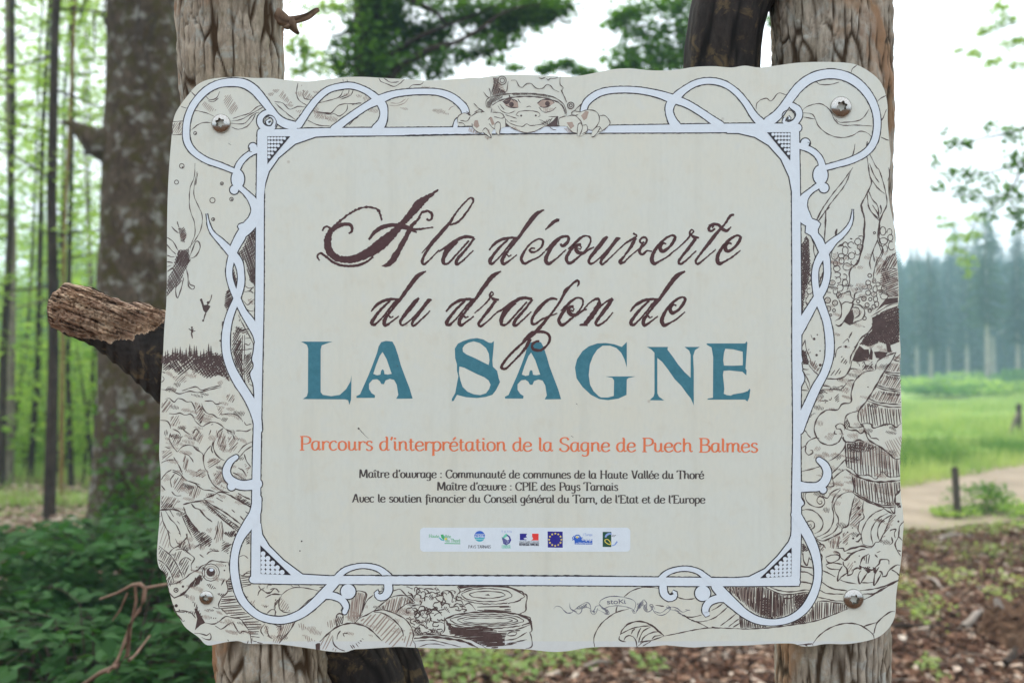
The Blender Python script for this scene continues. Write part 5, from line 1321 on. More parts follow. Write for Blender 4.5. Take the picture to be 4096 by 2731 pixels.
C('340 760 345 702 400 662 440 668 472 690; 480 700 520 670 560 652 622 650; 700 655 792 662 838 720 842 800; 490 770 505 820 560 866 600 870; 350 760 400 770 420 800; 670 770 700 810 728 830; 600 850 622 822 652 830 692 918 640 888 605 862; 728 830 732 780 762 755 788 780 775 892 740 862; 430 640 480 690; 510 560 560 610 620 650; 370 740 440 745 475 700; 660 735 690 700; 450 660 470 650; 720 700 800 718 830 700; 520 655 570 625 600 640 590 660', 3.2)
C('1400 792 1402 720 1480 692; 1532 660 1560 640 1622 650; 1622 652 1700 628 1782 645 1820 700 1812 770 1750 842 1700 830; 1822 692 1882 690 1932 752 1920 792 1850 850 1800 860; 1480 700 1560 685 1622 740 1645 780; 1480 800 1540 860 1590 872; 1590 872 1600 782 1632 770 1645 820 1612 905; 1650 790 1690 790 1695 850 1640 880; 1750 842 1790 810 1832 812 1772 902 1740 905; 1822 800 1850 840; 1530 650 1545 690 1600 680; 1560 640 1640 560', 3.2)
hatch('R2', '450 810 480 810 560 870 520 880 460 860', 75, 5, 2.2, SS); hatch('R2', '1440 820 1490 815 1560 865 1500 870', 75, 5, 2.2, SS); hatch('R2', '640 830 670 830 690 900 660 880', 70, 4, 2.2, SS); hatch('R2', '600 890 690 920 650 940', 60, 5, 2.2, SS)
stuff(SS.build('creature_shading', ink_mat('ink_soft_brown', (0.36, 0.27, 0.22))))
stuff(SK.build('creature_drawing', M_INK))

# faint grey marks and scratches on the print
MK = Print(0.00010)
for t, s in (('T3', '780 960 800 985 850 1040 880 1065'), ('T3', '1140 375 1160 390'), ('T4', '430 1040 455 1055'), ('R1', '565 675 590 690'), ('T4', '480 735 495 748')):
    L(t, s, 2.0, MK)
x_, y_ = 1100 + 787 * .42517, 1300 + 972 * .42517
MK.disc(x_, y_, 4)
MK.disc(600 + 865 * .7015, 1600 + 803 * .7015, 3.5)
MK.disc(600 + 855 * .7015, 1600 + 858 * .7015, 3)
stuff(MK.build('dirt_specks', M_TEXT))

# ------------------------------------------------------------------ screws
m_steel, nt, p = new_mat('screw_stainless_steel')
p.inputs['Metallic'].default_value = 1.0
n = mk_noise(nt, mk_coord(nt), 900, 3)
nt.links.new(mk_ramp(nt, n, [(0.3, (0.36, 0.34, 0.31)), (0.7, (0.52, 0.51, 0.49))]), p.inputs['Base Color'])
p.inputs['Roughness'].default_value = 0.22
m_socket, nt, p = new_mat('screw_socket')
p.inputs['Metallic'].default_value = 1.0
p.inputs['Base Color'].default_value = (0.20, 0.17, 0.14, 1)
p.inputs['Roughness'].default_value = 0.38
def screw(x, y, rpx, label):
    root = empty('screw', (0, 0, 0))
    r = rpx * S_M
    c = sign.matrix_basis @ Vector(loc(x, y, 0.0008))
    root.location = c
    root.rotation_euler = (PITCH, R(random.Random(x).uniform(0, 60)), 0)
    tag(root, label, 'screw', 'domed steel screws holding the sign')
    nseg, rings = 48, 10
    sock = 0.44
    V, F = [], []
    def lobe(a, t):          # radius of the ring t in 0..1, from six-lobed socket edge to round rim
        star = sock * (1 + 0.17 * math.cos(6 * a))
        k = min(1, t * 3)
        return star * (1 - t) * (1 - k) + (sock + (1 - sock) * t) * k + star * t * (1 - k)
    hgt = 0.42 * r
    for j in range(rings + 1):
        t = j / rings
        for i in range(nseg):
            a = 2 * math.pi * i / nseg
            q = (sock * (1 + 0.17 * math.cos(6 * a))) if j == 0 else lobe(a, t)
            z = hgt * math.sqrt(max(0, 1 - (q * 0.985) ** 2))
            V.append((r * q * math.cos(a), -z, r * q * math.sin(a)))
    for i in range(nseg):
        a = 2 * math.pi * i / nseg
        V.append((r * math.cos(a), 0.002, r * math.sin(a)))
    for j in range(rings + 1):
        for i in range(nseg):
            k = (i + 1) % nseg
            F.append((j * nseg + i, j * nseg + k, (j + 1) * nseg + k, (j + 1) * nseg + i))
    link('head', np_mesh('head', V, F, True), m_steel, root)
    V, F = [], []
    for j, (rr, dd) in enumerate(((1.0, 0), (0.93, 0.45), (0.90, 0.8))):
        for i in range(nseg):
            a = 2 * math.pi * i / nseg
            q = sock * (1 + 0.17 * math.cos(6 * a)) * rr
            z = hgt * math.sqrt(1 - (sock * .985) ** 2) + hgt * .04
            V.append((r * q * math.cos(a), -z + dd * r * .62, r * q * math.sin(a)))
    V.append((0, -hgt * .9 + r * .62, 0))
    for j in range(2):
        for i in range(nseg):
            k = (i + 1) % nseg
            F.append((j * nseg + i, j * nseg + k, (j + 1) * nseg + k, (j + 1) * nseg + i))
    for i in range(nseg):
        k = (i + 1) % nseg
        F.append((2 * nseg + i, 2 * nseg + k, 3 * nseg, 3 * nseg))
    F4 = [f for f in F if len(set(f)) == 4]
    V2 = V
    me = bpy.data.meshes.new('socket')
    me.from_pydata(V2, [], [tuple(dict.fromkeys(f)) for f in F])
    me.validate()
    link('socket', me, m_socket, root)
screw(885, 495, 38, 'domed steel screw inside the upper left loop of the frame, seen over grey bark post')
screw(3363, 429, 42, 'large domed steel screw inside the upper right loop of the frame')
screw(826, 2388, 28, "smallest steel screw, in the frog's cheek at the sign's lower left corner")
screw(3413, 2393, 40, 'domed steel screw among drawn claws and fibres near the lower right corner')
# ------------------------------------------------------------------ tree-trunk posts carrying the sign
def bark_mat(name, ridge, ridge2, furrow, orange=None, moss=0.0, sc=1.0, lichen=None):
    m, nt, p = new_mat(name)
    co = mk_coord(nt)
    st = mk_coord(nt, (1, 1, 0.28))
    at = nt.nodes.new('ShaderNodeAttribute'); at.attribute_name = 'furrow'
    n1 = mk_noise(nt, co, 9 * sc, 4, 0.65, 0.4)
    n2 = mk_noise(nt, st, 130 * sc, 5, 0.75)
    n3 = mk_noise(nt, co, 34 * sc, 5, 0.7, 0.6)
    c = mk_mix(nt, mk_ramp(nt, n1, [(0.38, 0), (0.62, 1)]), ridge, ridge2)
    c = mk_mix(nt, mk_ramp(nt, n2, [(0.35, 0.65), (0.6, 0.0)]), c, tuple(v * .45 for v in ridge))
    if lichen:
        c = mk_mix(nt, mk_ramp(nt, n3, [(0.52, 0.0), (0.62, 0.8)]), c, lichen)
    if orange:
        n4 = mk_noise(nt, co, 6.5 * sc, 4, 0.7, 0.5)
        c = mk_mix(nt, mk_ramp(nt, n4, [(0.51, 0.0), (0.60, 0.85)]), c, orange)
    if moss:
        n5 = mk_noise(nt, co, 14 * sc, 5, 0.7)
        c = mk_mix(nt, mk_ramp(nt, n5, [(0.5, 0.0), (0.62, moss)]), c, (0.055, 0.065, 0.018))
    c = mk_mix(nt, at.outputs['Fac'], c, furrow)
    nt.links.new(c, p.inputs['Base Color'])
    p.inputs['Roughness'].default_value = 0.9
    p.inputs['Specular IOR Level'].default_value = 0.2
    nt.links.new(mk_bump(nt, n2, 0.7, 0.0025), p.inputs['Normal'])
    return m

def furrow_attr(me, vals):
    a = me.attributes.new('furrow', 'FLOAT', 'POINT')
    a.data.foreach_set('value', np.asarray(vals, dtype=np.float32))

def bark_tube(name, path, mat, parent, nu=110, nv=160, freq=9.0, depth=0.006, stretch=0.16, seed=0.0, rough=0.0025, cap=True, knots=()):
    """trunk along path [(Vector, radius), ...] with long plates of bark parted by furrows"""
    V, att = [], []
    n = len(path) - 1
    P = [np.array([*q[0], q[1]]) for q in path]
    P = [2 * P[0] - P[1]] + P + [2 * P[-1] - P[-2]]
    acc = 0.0
    prev = None
    for j in range(nv + 1):
        s_ = j / nv * n
        i = min(int(s_), n - 1); t = s_ - i
        p0, p1, p2, p3 = P[i], P[i + 1], P[i + 2], P[i + 3]
        q = 0.5 * ((2 * p1) + (p2 - p0) * t + (2 * p0 - 5 * p1 + 4 * p2 - p3) * t * t + (3 * p1 - p0 - 3 * p2 + p3) * t ** 3)
        dq = 0.5 * ((p2 - p0) + 2 * (2 * p0 - 5 * p1 + 4 * p2 - p3) * t + 3 * (3 * p1 - p0 - 3 * p2 + p3) * t * t)
        c = Vector(q[:3]); r = q[3]
        tan = Vector(dq[:3]).normalized()
        ref = Vector((0, 1, 0)) if abs(tan.y) < .9 else Vector((1, 0, 0))
        e1 = tan.cross(ref).normalized(); e2 = tan.cross(e1).normalized()
        if prev is not None:
            acc += (c - prev).length
        prev = c
        for k in range(nu):
            a = 2 * math.pi * k / nu
            ca, sa = math.cos(a), math.sin(a)
            wv = Vector((ca * r * 14, sa * r * 14, acc * 9 + seed))
            wx = mnoise.noise(wv); wy = mnoise.noise(wv + Vector((7.1, 3.3, 1.7))); wz = mnoise.noise(wv * 2.3 + Vector((2, 9, 4)))
            q3 = Vector(((ca * r + .0095 * wx) * freq, (sa * r + .0095 * wy) * freq, (acc * stretch + seed) * freq + .35 * wz))
            ds, _ = mnoise.voronoi(q3)
            crack = max(0.0, 1 - (ds[1] - ds[0]) / 0.26)
            q4 = q3 * 2.1 + Vector((5, 1, 3))
            ds2, _ = mnoise.voronoi(q4)
            crack2 = max(0.0, 1 - (ds2[1] - ds2[0]) / 0.22)
            brk = min(1.0, max(.3, .9 + 1.2 * mnoise.noise(Vector((ca * r * 45, sa * r * 45, acc * 16 + 3)))))
            c_ = max(crack ** 1.3 * brk, crack2 * (.40 + .5 * wx))
            fine = mnoise.noise(Vector((ca * r * 160, sa * r * 160, acc * 60 + seed)))
            flake = mnoise.noise(Vector((ca * r * 70, sa * r * 70, acc * 22 + seed)))
            d = -depth * c_ + rough * .75 * fine + rough * 1.1 * flake + 0.005 * mnoise.noise(Vector((ca * 1.2, sa * 1.2, acc * 3 + seed)))
            V.append(tuple(c + (e1 * ca + e2 * sa) * (r + d)))
            att.append(max(0.0, min(1.0, (c_ - .25) * 2.0)))
    F = []
    for j in range(nv):
        for k in range(nu):
            k2 = (k + 1) % nu
            F.append((j * nu + k, j * nu + k2, (j + 1) * nu + k2, (j + 1) * nu + k))
    me = np_mesh(name, V, F, True)
    furrow_attr(me, att)
    return link(name, me, mat, parent)

M_BARK_A = bark_mat('bark_grey_furrowed', (0.34, 0.275, 0.20), (0.46, 0.40, 0.32), (0.050, 0.030, 0.015), orange=(0.32, 0.155, 0.07), lichen=(0.36, 0.37, 0.33), moss=0.25)
M_BARK_B = bark_mat('bark_grey_scaly', (0.33, 0.275, 0.21), (0.43, 0.38, 0.31), (0.055, 0.037, 0.022), orange=(0.30, 0.17, 0.09), lichen=(0.38, 0.38, 0.34), moss=0.2)
M_CHAR = bark_mat('wood_weathered_black', (0.028, 0.024, 0.022), (0.045, 0.038, 0.034), (0.008, 0.007, 0.007), lichen=(0.12, 0.085, 0.045))

def gpt(x, y, depth, extra=0.0):
    return px(x, y, depth)

DL = 1.2 + 0.0045 + 0.074      # depth of the left post's centre
left = empty('tree_trunk_post', (0, 0, 0))
base = px(1130, 3200, DL); 
pl = [(px(1190, 5200, DL), .078), (px(1150, 3700, DL), .077), (px(1098, 2731, DL), .0735), (px(1030, 1900, DL), .0705), (px(975, 1000, DL), .0685), (px(925, 250, DL), .0668), (px(912, -300, DL), .069), (px(890, -1300, DL), .066), (px(880, -2600, DL), .062)]
left.location = (pl[0][0].x, pl[0][0].y, 0)
tag(left, 'grey furrowed oak-like trunk with orange bark patches, post behind the sign\'s left side', 'tree trunk', 'bark-covered trunks carrying the sign')
def bark_local(root, name, path, mat, **kw):
    o = bark_tube(name, [(q - root.location, r) for q, r in path], mat, root, **kw)
    return o
bark_local(left, 'trunk', pl, M_BARK_A, nu=230, nv=820, freq=66, depth=0.0046, stretch=0.13, seed=2.2)

DR = 1.2 + 0.0045 + 0.078
right = empty('tree_trunk_post', (0, 0, 0))
pr = [(px(3360, 5200, DR), .080), (px(3350, 3700, DR), .078), (px(3328, 2731, DR), .0715), (px(3330, 1900, DR), .072), (px(3330, 1000, DR), .0725), (px(3324, 250, DR), .0735), (px(3310, -200, DR), .076), (px(3300, -1300, DR), .075), (px(3300, -2600, DR), .07)]
right.location = (pr[0][0].x, pr[0][0].y, 0)
tag(right, 'straight scaly grey trunk forking at the top, post behind the sign\'s right side', 'tree trunk', 'bark-covered trunks carrying the sign')
bark_local(right, 'trunk', pr, M_BARK_B, nu=230, nv=820, freq=76, depth=0.0038, stretch=0.13, seed=7.7)
# black fork springing from the right trunk above the sign
fk = [(px(3190, -420, DR), .05), (px(3110, -260, DR), .052), (px(2990, -120, DR - .01), .054), (px(2930, 0, DR - .015), .0495), (px(2900, 130, DR - .015), .0475), (px(2885, 300, DR - .005), .048), (px(2870, 800, DR + .01), .046), (px(2830, 1300, DR + .03), .044)]
bark_local(right, 'black_fork', fk, M_CHAR, nu=90, nv=200, freq=40, depth=0.0016, stretch=0.06, seed=3.1, rough=.0008)
rb = [(px(3500, 160, DR), .012), (px(3552, 162, DR), .0095), (px(3566, 166, DR), .006)]
bark_local(right, 'knob', rb, M_BARK_B, nu=24, nv=16, freq=60, depth=0.001, seed=1)
# charred limbs of the left trunk: lower right of the left post
lk = [(px(1150, 2150, DL + .03), .05), (px(1300, 2450, DL + .045), .056), (px(1450, 2640, DL + .05), .050), (px(1500, 2760, DL + .05), .050), (px(1560, 3200, DL + .06), .052), (px(1640, 4300, DL + .07), .055)]
bark_local(left, 'black_limb', lk, M_CHAR, nu=90, nv=220, freq=40, depth=0.0016, stretch=0.06, seed=5.1, rough=.0008)
lk = [(px(1480, 2300, DL + .075), .018), (px(1600, 2560, DL + .06), .017), (px(1648, 2690, DL + .055), .018), (px(1668, 2800, DL + .055), .020), (px(1690, 3300, DL + .06), .022), (px(1720, 4300, DL + .07), .026)]
bark_local(left, 'black_limb', lk, M_CHAR, nu=60, nv=160, freq=40, depth=0.0014, stretch=0.06, seed=9.1, rough=.0008)

# twig stub with a dry leaf on the left trunk, top
M_TWIG = bark_mat('twig_bark', (0.20, 0.13, 0.09), (0.26, 0.18, 0.12), (0.05, 0.03, 0.02))
tw = [(px(1110, 60, DL - .02), .010), (px(1150, 85, DL - .02), .0075), (px(1180, 80, DL - .02), .0045), (px(1230, 66, DL - .02), .0034), (px(1262, 45, DL - .02), .0022), (px(1277, 40, DL - .02), .0008)]
bark_local(left, 'twig', tw, M_TWIG, nu=16, nv=24, freq=60, depth=.0004, rough=.0006)
tw = [(px(1165, 80, DL - .02), .006), (px(1172, 100, DL - .02), .0065), (px(1184, 122, DL - .02), .0035), (px(1196, 137, DL - .02), .0006)]
bark_local(left, 'twig', tw, M_TWIG, nu=14, nv=14, freq=60, depth=.0004, rough=.0006)
tw = [(px(1168, 92, DL - .02), .0035), (px(1150, 108, DL - .02), .0045), (px(1134, 112, DL - .02), .0015)]
bark_local(left, 'twig', tw, M_TWIG, nu=12, nv=12, freq=60, depth=.0004, rough=.0004)

# ---- broken limb sticking out to the left: dark underside, pale torn wood on top
m_torn, nt, p = new_mat('wood_torn_pale')
def fib(nt, s_):
    tc = nt.nodes.new('ShaderNodeTexCoord'); mp = nt.nodes.new('ShaderNodeMapping')
    mp.inputs['Rotation'].default_value = (0, R(-20), 0)
    nt.links.new(tc.outputs['Object'], mp.inputs[0])
    m2 = nt.nodes.new('ShaderNodeMapping'); m2.inputs['Scale'].default_value = (s_, 1, 1)
    nt.links.new(mp.outputs[0], m2.inputs[0]); return m2.outputs[0]
n1 = mk_noise(nt, fib(nt, .22), 62, 6, 0.7, 0.5)
n2 = mk_noise(nt, mk_coord(nt), 12, 4, 0.6)
n3 = mk_noise(nt, fib(nt, .12), 300, 4, 0.7)
at = nt.nodes.new('ShaderNodeAttribute'); at.attribute_name = 'furrow'
sx = nt.nodes.new('ShaderNodeSeparateXYZ'); nt.links.new(mk_coord(nt), sx.inputs[0])
c = mk_ramp(nt, n1, [(0.30, (0.13, 0.065, 0.035)), (0.42, (0.34, 0.20, 0.12)), (0.55, (0.52, 0.36, 0.23)), (0.70, (0.68, 0.54, 0.38))])
c = mk_mix(nt, mk_ramp(nt, n2, [(0.42, 0.0), (0.62, 0.55)]), c, (0.24, 0.16, 0.12))
c = mk_mix(nt, mk_ramp(nt, n3, [(0.36, 0.45), (0.55, 0.0)]), c, (0.13, 0.075, 0.04))
c = mk_mix(nt, at.outputs['Fac'], c, (0.05, 0.026, 0.015))
nt.links.new(c, p.inputs['Base Color'])
p.inputs['Roughness'].default_value = 0.85
nt.links.new(mk_bump(nt, n3, 0.8, 0.002), p.inputs['Normal'])

def prof(tab, u):
    for (u0, v0), (u1, v1) in zip(tab[:-1], tab[1:]):
        if u <= u1:
            t = max(0, (u - u0) / (u1 - u0)); t = t * t * (3 - 2 * t)
            return v0 + (v1 - v0) * t
    return tab[-1][1]
TOPP = [(96, 380), (120, 300), (170, 230), (300, 132), (420, 158), (560, 175), (650, 220), (800, 290), (950, 345), (1050, 325), (1150, 350), (1250, 405), (1380, 430), (1600, 470), (2000, 560)]
BOTP = [(96, 400), (110, 540), (140, 600), (350, 700), (470, 745), (560, 790), (700, 885), (800, 975), (950, 1090), (1050, 1190), (1150, 1285), (1280, 1400), (1600, 1640), (2000, 1800)]
CUT = [(96, 590), (130, 602), (260, 650), (380, 692), (520, 715), (620, 720), (700, 735), (760, 760), (800, 735), (850, 715), (1000, 728), (1015, 660), (1100, 655), (1200, 620), (1340, 520), (1400, 445), (1600, 300), (2000, 300)]
KB = .38274
nu, nv = 170, 260
V, att, rel = [], [], []
D0 = 1.30
for j in range(nv + 1):
    u = 96 + (2000 - 96) * (j / nv) ** 1.25
    vt, vb = prof(TOPP, u), prof(BOTP, u)
    cy_, hh = (vt + vb) / 2, (vb - vt) / 2
    zr = max(0.012, hh * KB * D0 / FPX * 0.9)
    dc = D0 + 0.02 * (u / 2000)
    for k in range(nu):
        a = 2 * math.pi * k / nu
        yy = cy_ - hh * math.cos(a)
        fr = math.sin(a)
        cut = prof(CUT, u) + 14 * mnoise.noise(Vector((u * .03, 2.2, 0)))
        torn = yy < cut
        if torn and fr > 0:   # the torn face: flatter, fibrous and pitted
            ya = yy - .36 * u                       # across the fibres, which run down to the right
            ends = max(0.0, 1 - u / 520)            # knobbly end, fibrous towards the sign
            g = mnoise.noise(Vector((u * .0045, ya * .016, 3.3)))
            h2 = mnoise.noise(Vector((u * (.006 + .012 * ends), ya * .045, 7.3)))
            h3 = mnoise.noise(Vector((u * (.010 + .03 * ends), ya * .11, 1.3)))
            h4 = abs(mnoise.noise(Vector((u * .012, ya * .075, 4.4))))
            disp = 0.009 * g + 0.006 * h2 + 0.0035 * h3 - .005 * (1 - min(1, h4 * 6))
            at_ = max(0, min(1, (-h2 - .16) * 3.2 + max(0, .08 - h4) * 7))
            frr = fr * 0.85
        else:
            disp = 0.0012 * mnoise.noise(Vector((u * .01, yy * .03, 1))); at_ = 0; frr = fr
        dep = dc - zr * frr - disp
        ytop = 0
        if torn:
            ytop = -7 * mnoise.noise(Vector((u * .03, a * 2, 5.5))) * abs(math.cos(a))
        V.append(tuple(px(150 + u * KB, 1080 + (yy + ytop) * KB, dep)))
        att.append(at_); rel.append(torn)
base_l = Vector(left.location)
V = [tuple(Vector(q) - base_l) for q in V]
Fd, Ft = [], []
for j in range(nv):
    for k in range(nu):
        k2 = (k + 1) % nu
        f = (j * nu + k, j * nu + k2, (j + 1) * nu + k2, (j + 1) * nu + k)
        (Ft if rel[f[0]] else Fd).append(f)
capc = len(V)
V.append(tuple(sum((Vector(V[k]) for k in range(nu)), Vector()) / nu)); att.append(0)
def sub(name, F, mat, parent):
    used = sorted({i for f in F for i in f}); mp = {i: n for n, i in enumerate(used)}
    me = np_mesh(name, [V[i] for i in used], [tuple(mp[i] for i in f) for f in F], True)
    furrow_attr(me, [att[i] for i in used])
    return link(name, me, mat, parent)
limb = sub('broken_limb', Fd, M_CHAR, left)
Ft += [(k, capc, capc, (k + 1) % nu) for k in range(0)]
torn_o = sub('torn_wood', Ft, m_torn, limb)
# splinters standing off the torn face
q = random.Random(4)
V2, F2 = [], []
for i in range(230):
    u = q.uniform(160, 1290); v = q.uniform(prof(TOPP, u) + 15, min(prof(CUT, u) - 10, prof(BOTP, u)))
    ln = q.uniform(40, 150); sl = 0.34 if u > 450 else q.uniform(.2, .9)
    hh = (prof(BOTP, u) - prof(TOPP, u)) / 2; cc = (prof(BOTP, u) + prof(TOPP, u)) / 2
    fr = math.sqrt(max(0.05, 1 - ((v - cc) / hh) ** 2))
    dep = D0 + 0.02 * (u / 2000) - hh * KB * D0 / FPX * .9 * fr * .88 - q.uniform(0.0, .006)
    w = q.uniform(4, 9)
    b = len(V2)
    pts = [(u, v - w / 2, dep + .004), (u, v + w / 2, dep + .004), (u + ln * .5, v + ln * .5 * sl + w * .4, dep - .002), (u + ln * .5, v + ln * .5 * sl - w * .5, dep - .004), (u + ln, v + ln * sl, dep + .003)]
    V2 += [tuple(px(150 + a * KB, 1080 + b_ * KB, d) - base_l) for a, b_, d in pts]
    F2 += [(b, b + 1, b + 2), (b, b + 2, b + 3), (b + 3, b + 2, b + 4)]
me = np_mesh('splinters', V2, F2); furrow_attr(me, [0] * len(V2))
o = link('splinters', me, m_torn, limb); o['kind'] = 'stuff'
# ------------------------------------------------------------------ vegetation helpers
def leaves_np(rng, C, size, flat=0.35, droop=0.0, lobes=False, fold=0.25):
    """C (n,3) leaf positions -> V, F of small pointed leaves (two folded halves each)"""
    n = len(C)
    th = rng.uniform(0, 2 * np.pi, n)
    L = size * rng.uniform(0.65, 1.3, n)
    W = L * rng.uniform(0.26, 0.36, n)
    d = np.stack([np.cos(th), np.sin(th), rng.normal(-droop, flat, n)], 1)
    d /= np.linalg.norm(d, axis=1)[:, None]
    up = np.stack([rng.normal(0, flat, n), rng.normal(0, flat, n), np.ones(n)], 1)
    s = np.cross(d, up); s /= np.linalg.norm(s, axis=1)[:, None] + 1e-9
    nrm = np.cross(s, d)
    a = C - d * (L * .5)[:, None]
    b = C + d * (L * .5)[:, None]
    m1 = C - d * (L * .05)[:, None] + s * W[:, None] + nrm * (W * fold)[:, None]
    m2 = C - d * (L * .05)[:, None] - s * W[:, None] + nrm * (W * fold)[:, None]
    V = np.stack([a, m1, b, m2], 1).reshape(-1, 3)
    i = np.arange(n)[:, None] * 4
    F = np.concatenate([i + [0, 1, 2], i + [0, 2, 3]], 1).reshape(-1, 3)
    return V, F

def tubes_np(segs, k=6):
    """segs: list of polylines [(x, y, z, r), ...] -> V, F"""
    V, F = [], []
    for pl_ in segs:
        b = len(V)
        n = len(pl_)
        for i, q in enumerate(pl_):
            a, c = pl_[max(0, i - 1)], pl_[min(n - 1, i + 1)]
            t = Vector((c[0] - a[0], c[1] - a[1], c[2] - a[2]))
            t = t.normalized() if t.length > 1e-9 else Vector((0, 0, 1))
            ref = Vector((0, 0, 1)) if abs(t.z) < .9 else Vector((1, 0, 0))
            e1 = t.cross(ref).normalized(); e2 = t.cross(e1)
            for j in range(k):
                A = 2 * math.pi * j / k
                p_ = Vector(q[:3]) + (e1 * math.cos(A) + e2 * math.sin(A)) * q[3]
                V.append((p_.x, p_.y, p_.z))
        for i in range(n - 1):
            for j in range(k):
                F.append((b + i * k + j, b + i * k + (j + 1) % k, b + (i + 1) * k + (j + 1) % k, b + (i + 1) * k + j))
    return V, F

def simple_bark(name, c1, c2, dark, spots=None, moss=None, sc=1.0, spot_scale=3.0):
    m, nt, p = new_mat(name)
    co = mk_coord(nt)
    st = mk_coord(nt, (1, 1, .25))
    n1 = mk_noise(nt, co, 3 * sc, 4, .6, .3)
    n2 = mk_noise(nt, st, 40 * sc, 4, .7)
    c = mk_mix(nt, mk_ramp(nt, n1, [(.4, 0), (.6, 1)]), c1, c2)
    c = mk_mix(nt, mk_ramp(nt, n2, [(.4, .7), (.6, 0)]), c, dark)
    if spots:
        n3 = mk_noise(nt, co, spot_scale * sc, 3, .55, .2)
        c = mk_mix(nt, mk_ramp(nt, n3, [(.53, 0), (.66, .8)]), c, spots)
    if moss:
        n4 = mk_noise(nt, co, 5 * sc, 5, .7)
        c = mk_mix(nt, mk_ramp(nt, n4, [(.50, 0), (.60, .9)]), c, moss)
    nt.links.new(c, p.inputs['Base Color'])
    p.inputs['Roughness'].default_value = .95
    p.inputs['Specular IOR Level'].default_value = .15
    nt.links.new(mk_bump(nt, n2, .6, .02), p.inputs['Normal'])
    return m

M_L_BEECH = leaf_mat('leaf_beech_green', (0.12, 0.25, 0.045), (0.21, 0.34, 0.065), 0.55, scale=.7, c3=(0.29, 0.39, 0.11))
M_L_DARK = leaf_mat('leaf_dark_green', (0.030, 0.080, 0.014), (0.060, 0.14, 0.024), 0.4, scale=1.0)
M_L_MID = leaf_mat('leaf_mid_green', (0.070, 0.18, 0.028), (0.11, 0.25, 0.04), 0.5, scale=1.0)
M_L_MID2 = leaf_mat('leaf_bough_green', (0.036, 0.095, 0.016), (0.065, 0.15, 0.024), 0.45, scale=1.0)
M_L_SHRUB = leaf_mat('leaf_shrub_green', (0.014, 0.048, 0.010), (0.034, 0.096, 0.019), 0.28, rough=.6, scale=2.2, c3=(0.05, 0.14, 0.04), spec=.06)
M_SPRUCE = leaf_mat('needle_blue_green', (0.010, 0.042, 0.030), (0.020, 0.062, 0.038), 0.12, scale=.25)
M_SPRUCE2 = leaf_mat('needle_yellow_green', (0.030, 0.075, 0.028), (0.045, 0.10, 0.035), 0.2, scale=.25)
M_B_DARK = simple_bark('bark_dark_pole', (0.045, 0.032, 0.024), (0.08, 0.06, 0.045), (0.018, 0.013, 0.01))
M_B_PALE = simple_bark('bark_pale_pole', (0.24, 0.20, 0.16), (0.30, 0.26, 0.21), (0.10, 0.08, 0.06), sc=.6)
M_B_MOSSY = simple_bark('bark_mossy_lichen', (0.080, 0.054, 0.034), (0.13, 0.098, 0.066), (0.026, 0.018, 0.011), spots=(0.29, 0.29, 0.25), moss=(0.058, 0.046, 0.010), sc=1.5, spot_scale=7)
M_B_SPRUCE = simple_bark('bark_spruce_grey', (0.30, 0.26, 0.23), (0.38, 0.34, 0.30), (0.18, 0.15, 0.13), sc=.3)

# ------------------------------------------------------------------ far wood of tall spruces across the meadow
def spruce_proto(h, seed, mat, low=None):
    g = np.random.default_rng(seed)
    root = empty('spruce_tree')
    r0 = h * .0135
    V, F = tubes_np([[(0, 0, -.6, r0 * 1.15), (0, 0, h * .3, r0 * .9), (0, 0, h * .7, r0 * .5), (0, 0, h * .98, .02)]], 8)
    link('trunk', np_mesh('trunk', V, F, True), M_B_SPRUCE, root)
    cb = h * (low if low is not None else g.uniform(.24, .36))                      # bare stem below
    Vs, Fs, b = [], [], 0
    z = cb
    while z < h * .995:
        t = (z - cb) / (h - cb)
        reach = (h * .135) * (1 - t) ** .78 * (0.55 + .45 * min(1, t * 6)) + .08
        for k in range(g.integers(6, 9)):
            a = g.uniform(0, 2 * np.pi); rr = reach * g.uniform(.6, 1.18)
            ns = 6
            for i in range(ns):
                u0, u1 = i / ns, (i + 1) / ns
                x0, x1 = rr * u0, rr * u1
                dz0, dz1 = -rr * .42 * u0 ** 1.2 + rr * .10 * u0 ** 3, -rr * .42 * u1 ** 1.2 + rr * .1 * u1 ** 3
                for s_ in (-1, 1):
                    w = rr * .26 * (1 - u0 * .6) * g.uniform(.6, 1.3)
                    drop = rr * .16 * g.uniform(.4, 1.6)
                    ca, sa = np.cos(a), np.sin(a)
                    P = [(x0, 0, dz0), (x1 * 1.04, 0, dz1), ((x0 + x1) / 2 + w * .35, s_ * w, (dz0 + dz1) / 2 - drop)]
                    Vs += [(x * ca - y * sa, x * sa + y * ca, z + q_) for x, y, q_ in P]
                    Fs.append((b, b + 1, b + 2)); b += 3
        z += h * .0165 * g.uniform(.8, 1.25)
    link('crown', np_mesh('crown', Vs, Fs), mat, root)
    return root
protos = [spruce_proto(21, 1, M_SPRUCE), spruce_proto(17, 2, M_SPRUCE), spruce_proto(24, 3, M_SPRUCE2), spruce_proto(15, 4, M_SPRUCE2), spruce_proto(19, 5, M_SPRUCE, .03), spruce_proto(22, 6, M_SPRUCE2, .05), spruce_proto(16, 7, M_SPRUCE, .02)]
def dist_pt(xp, d):
    return (xp - CX) / FPX * d
place = []
gq = random.Random(77)
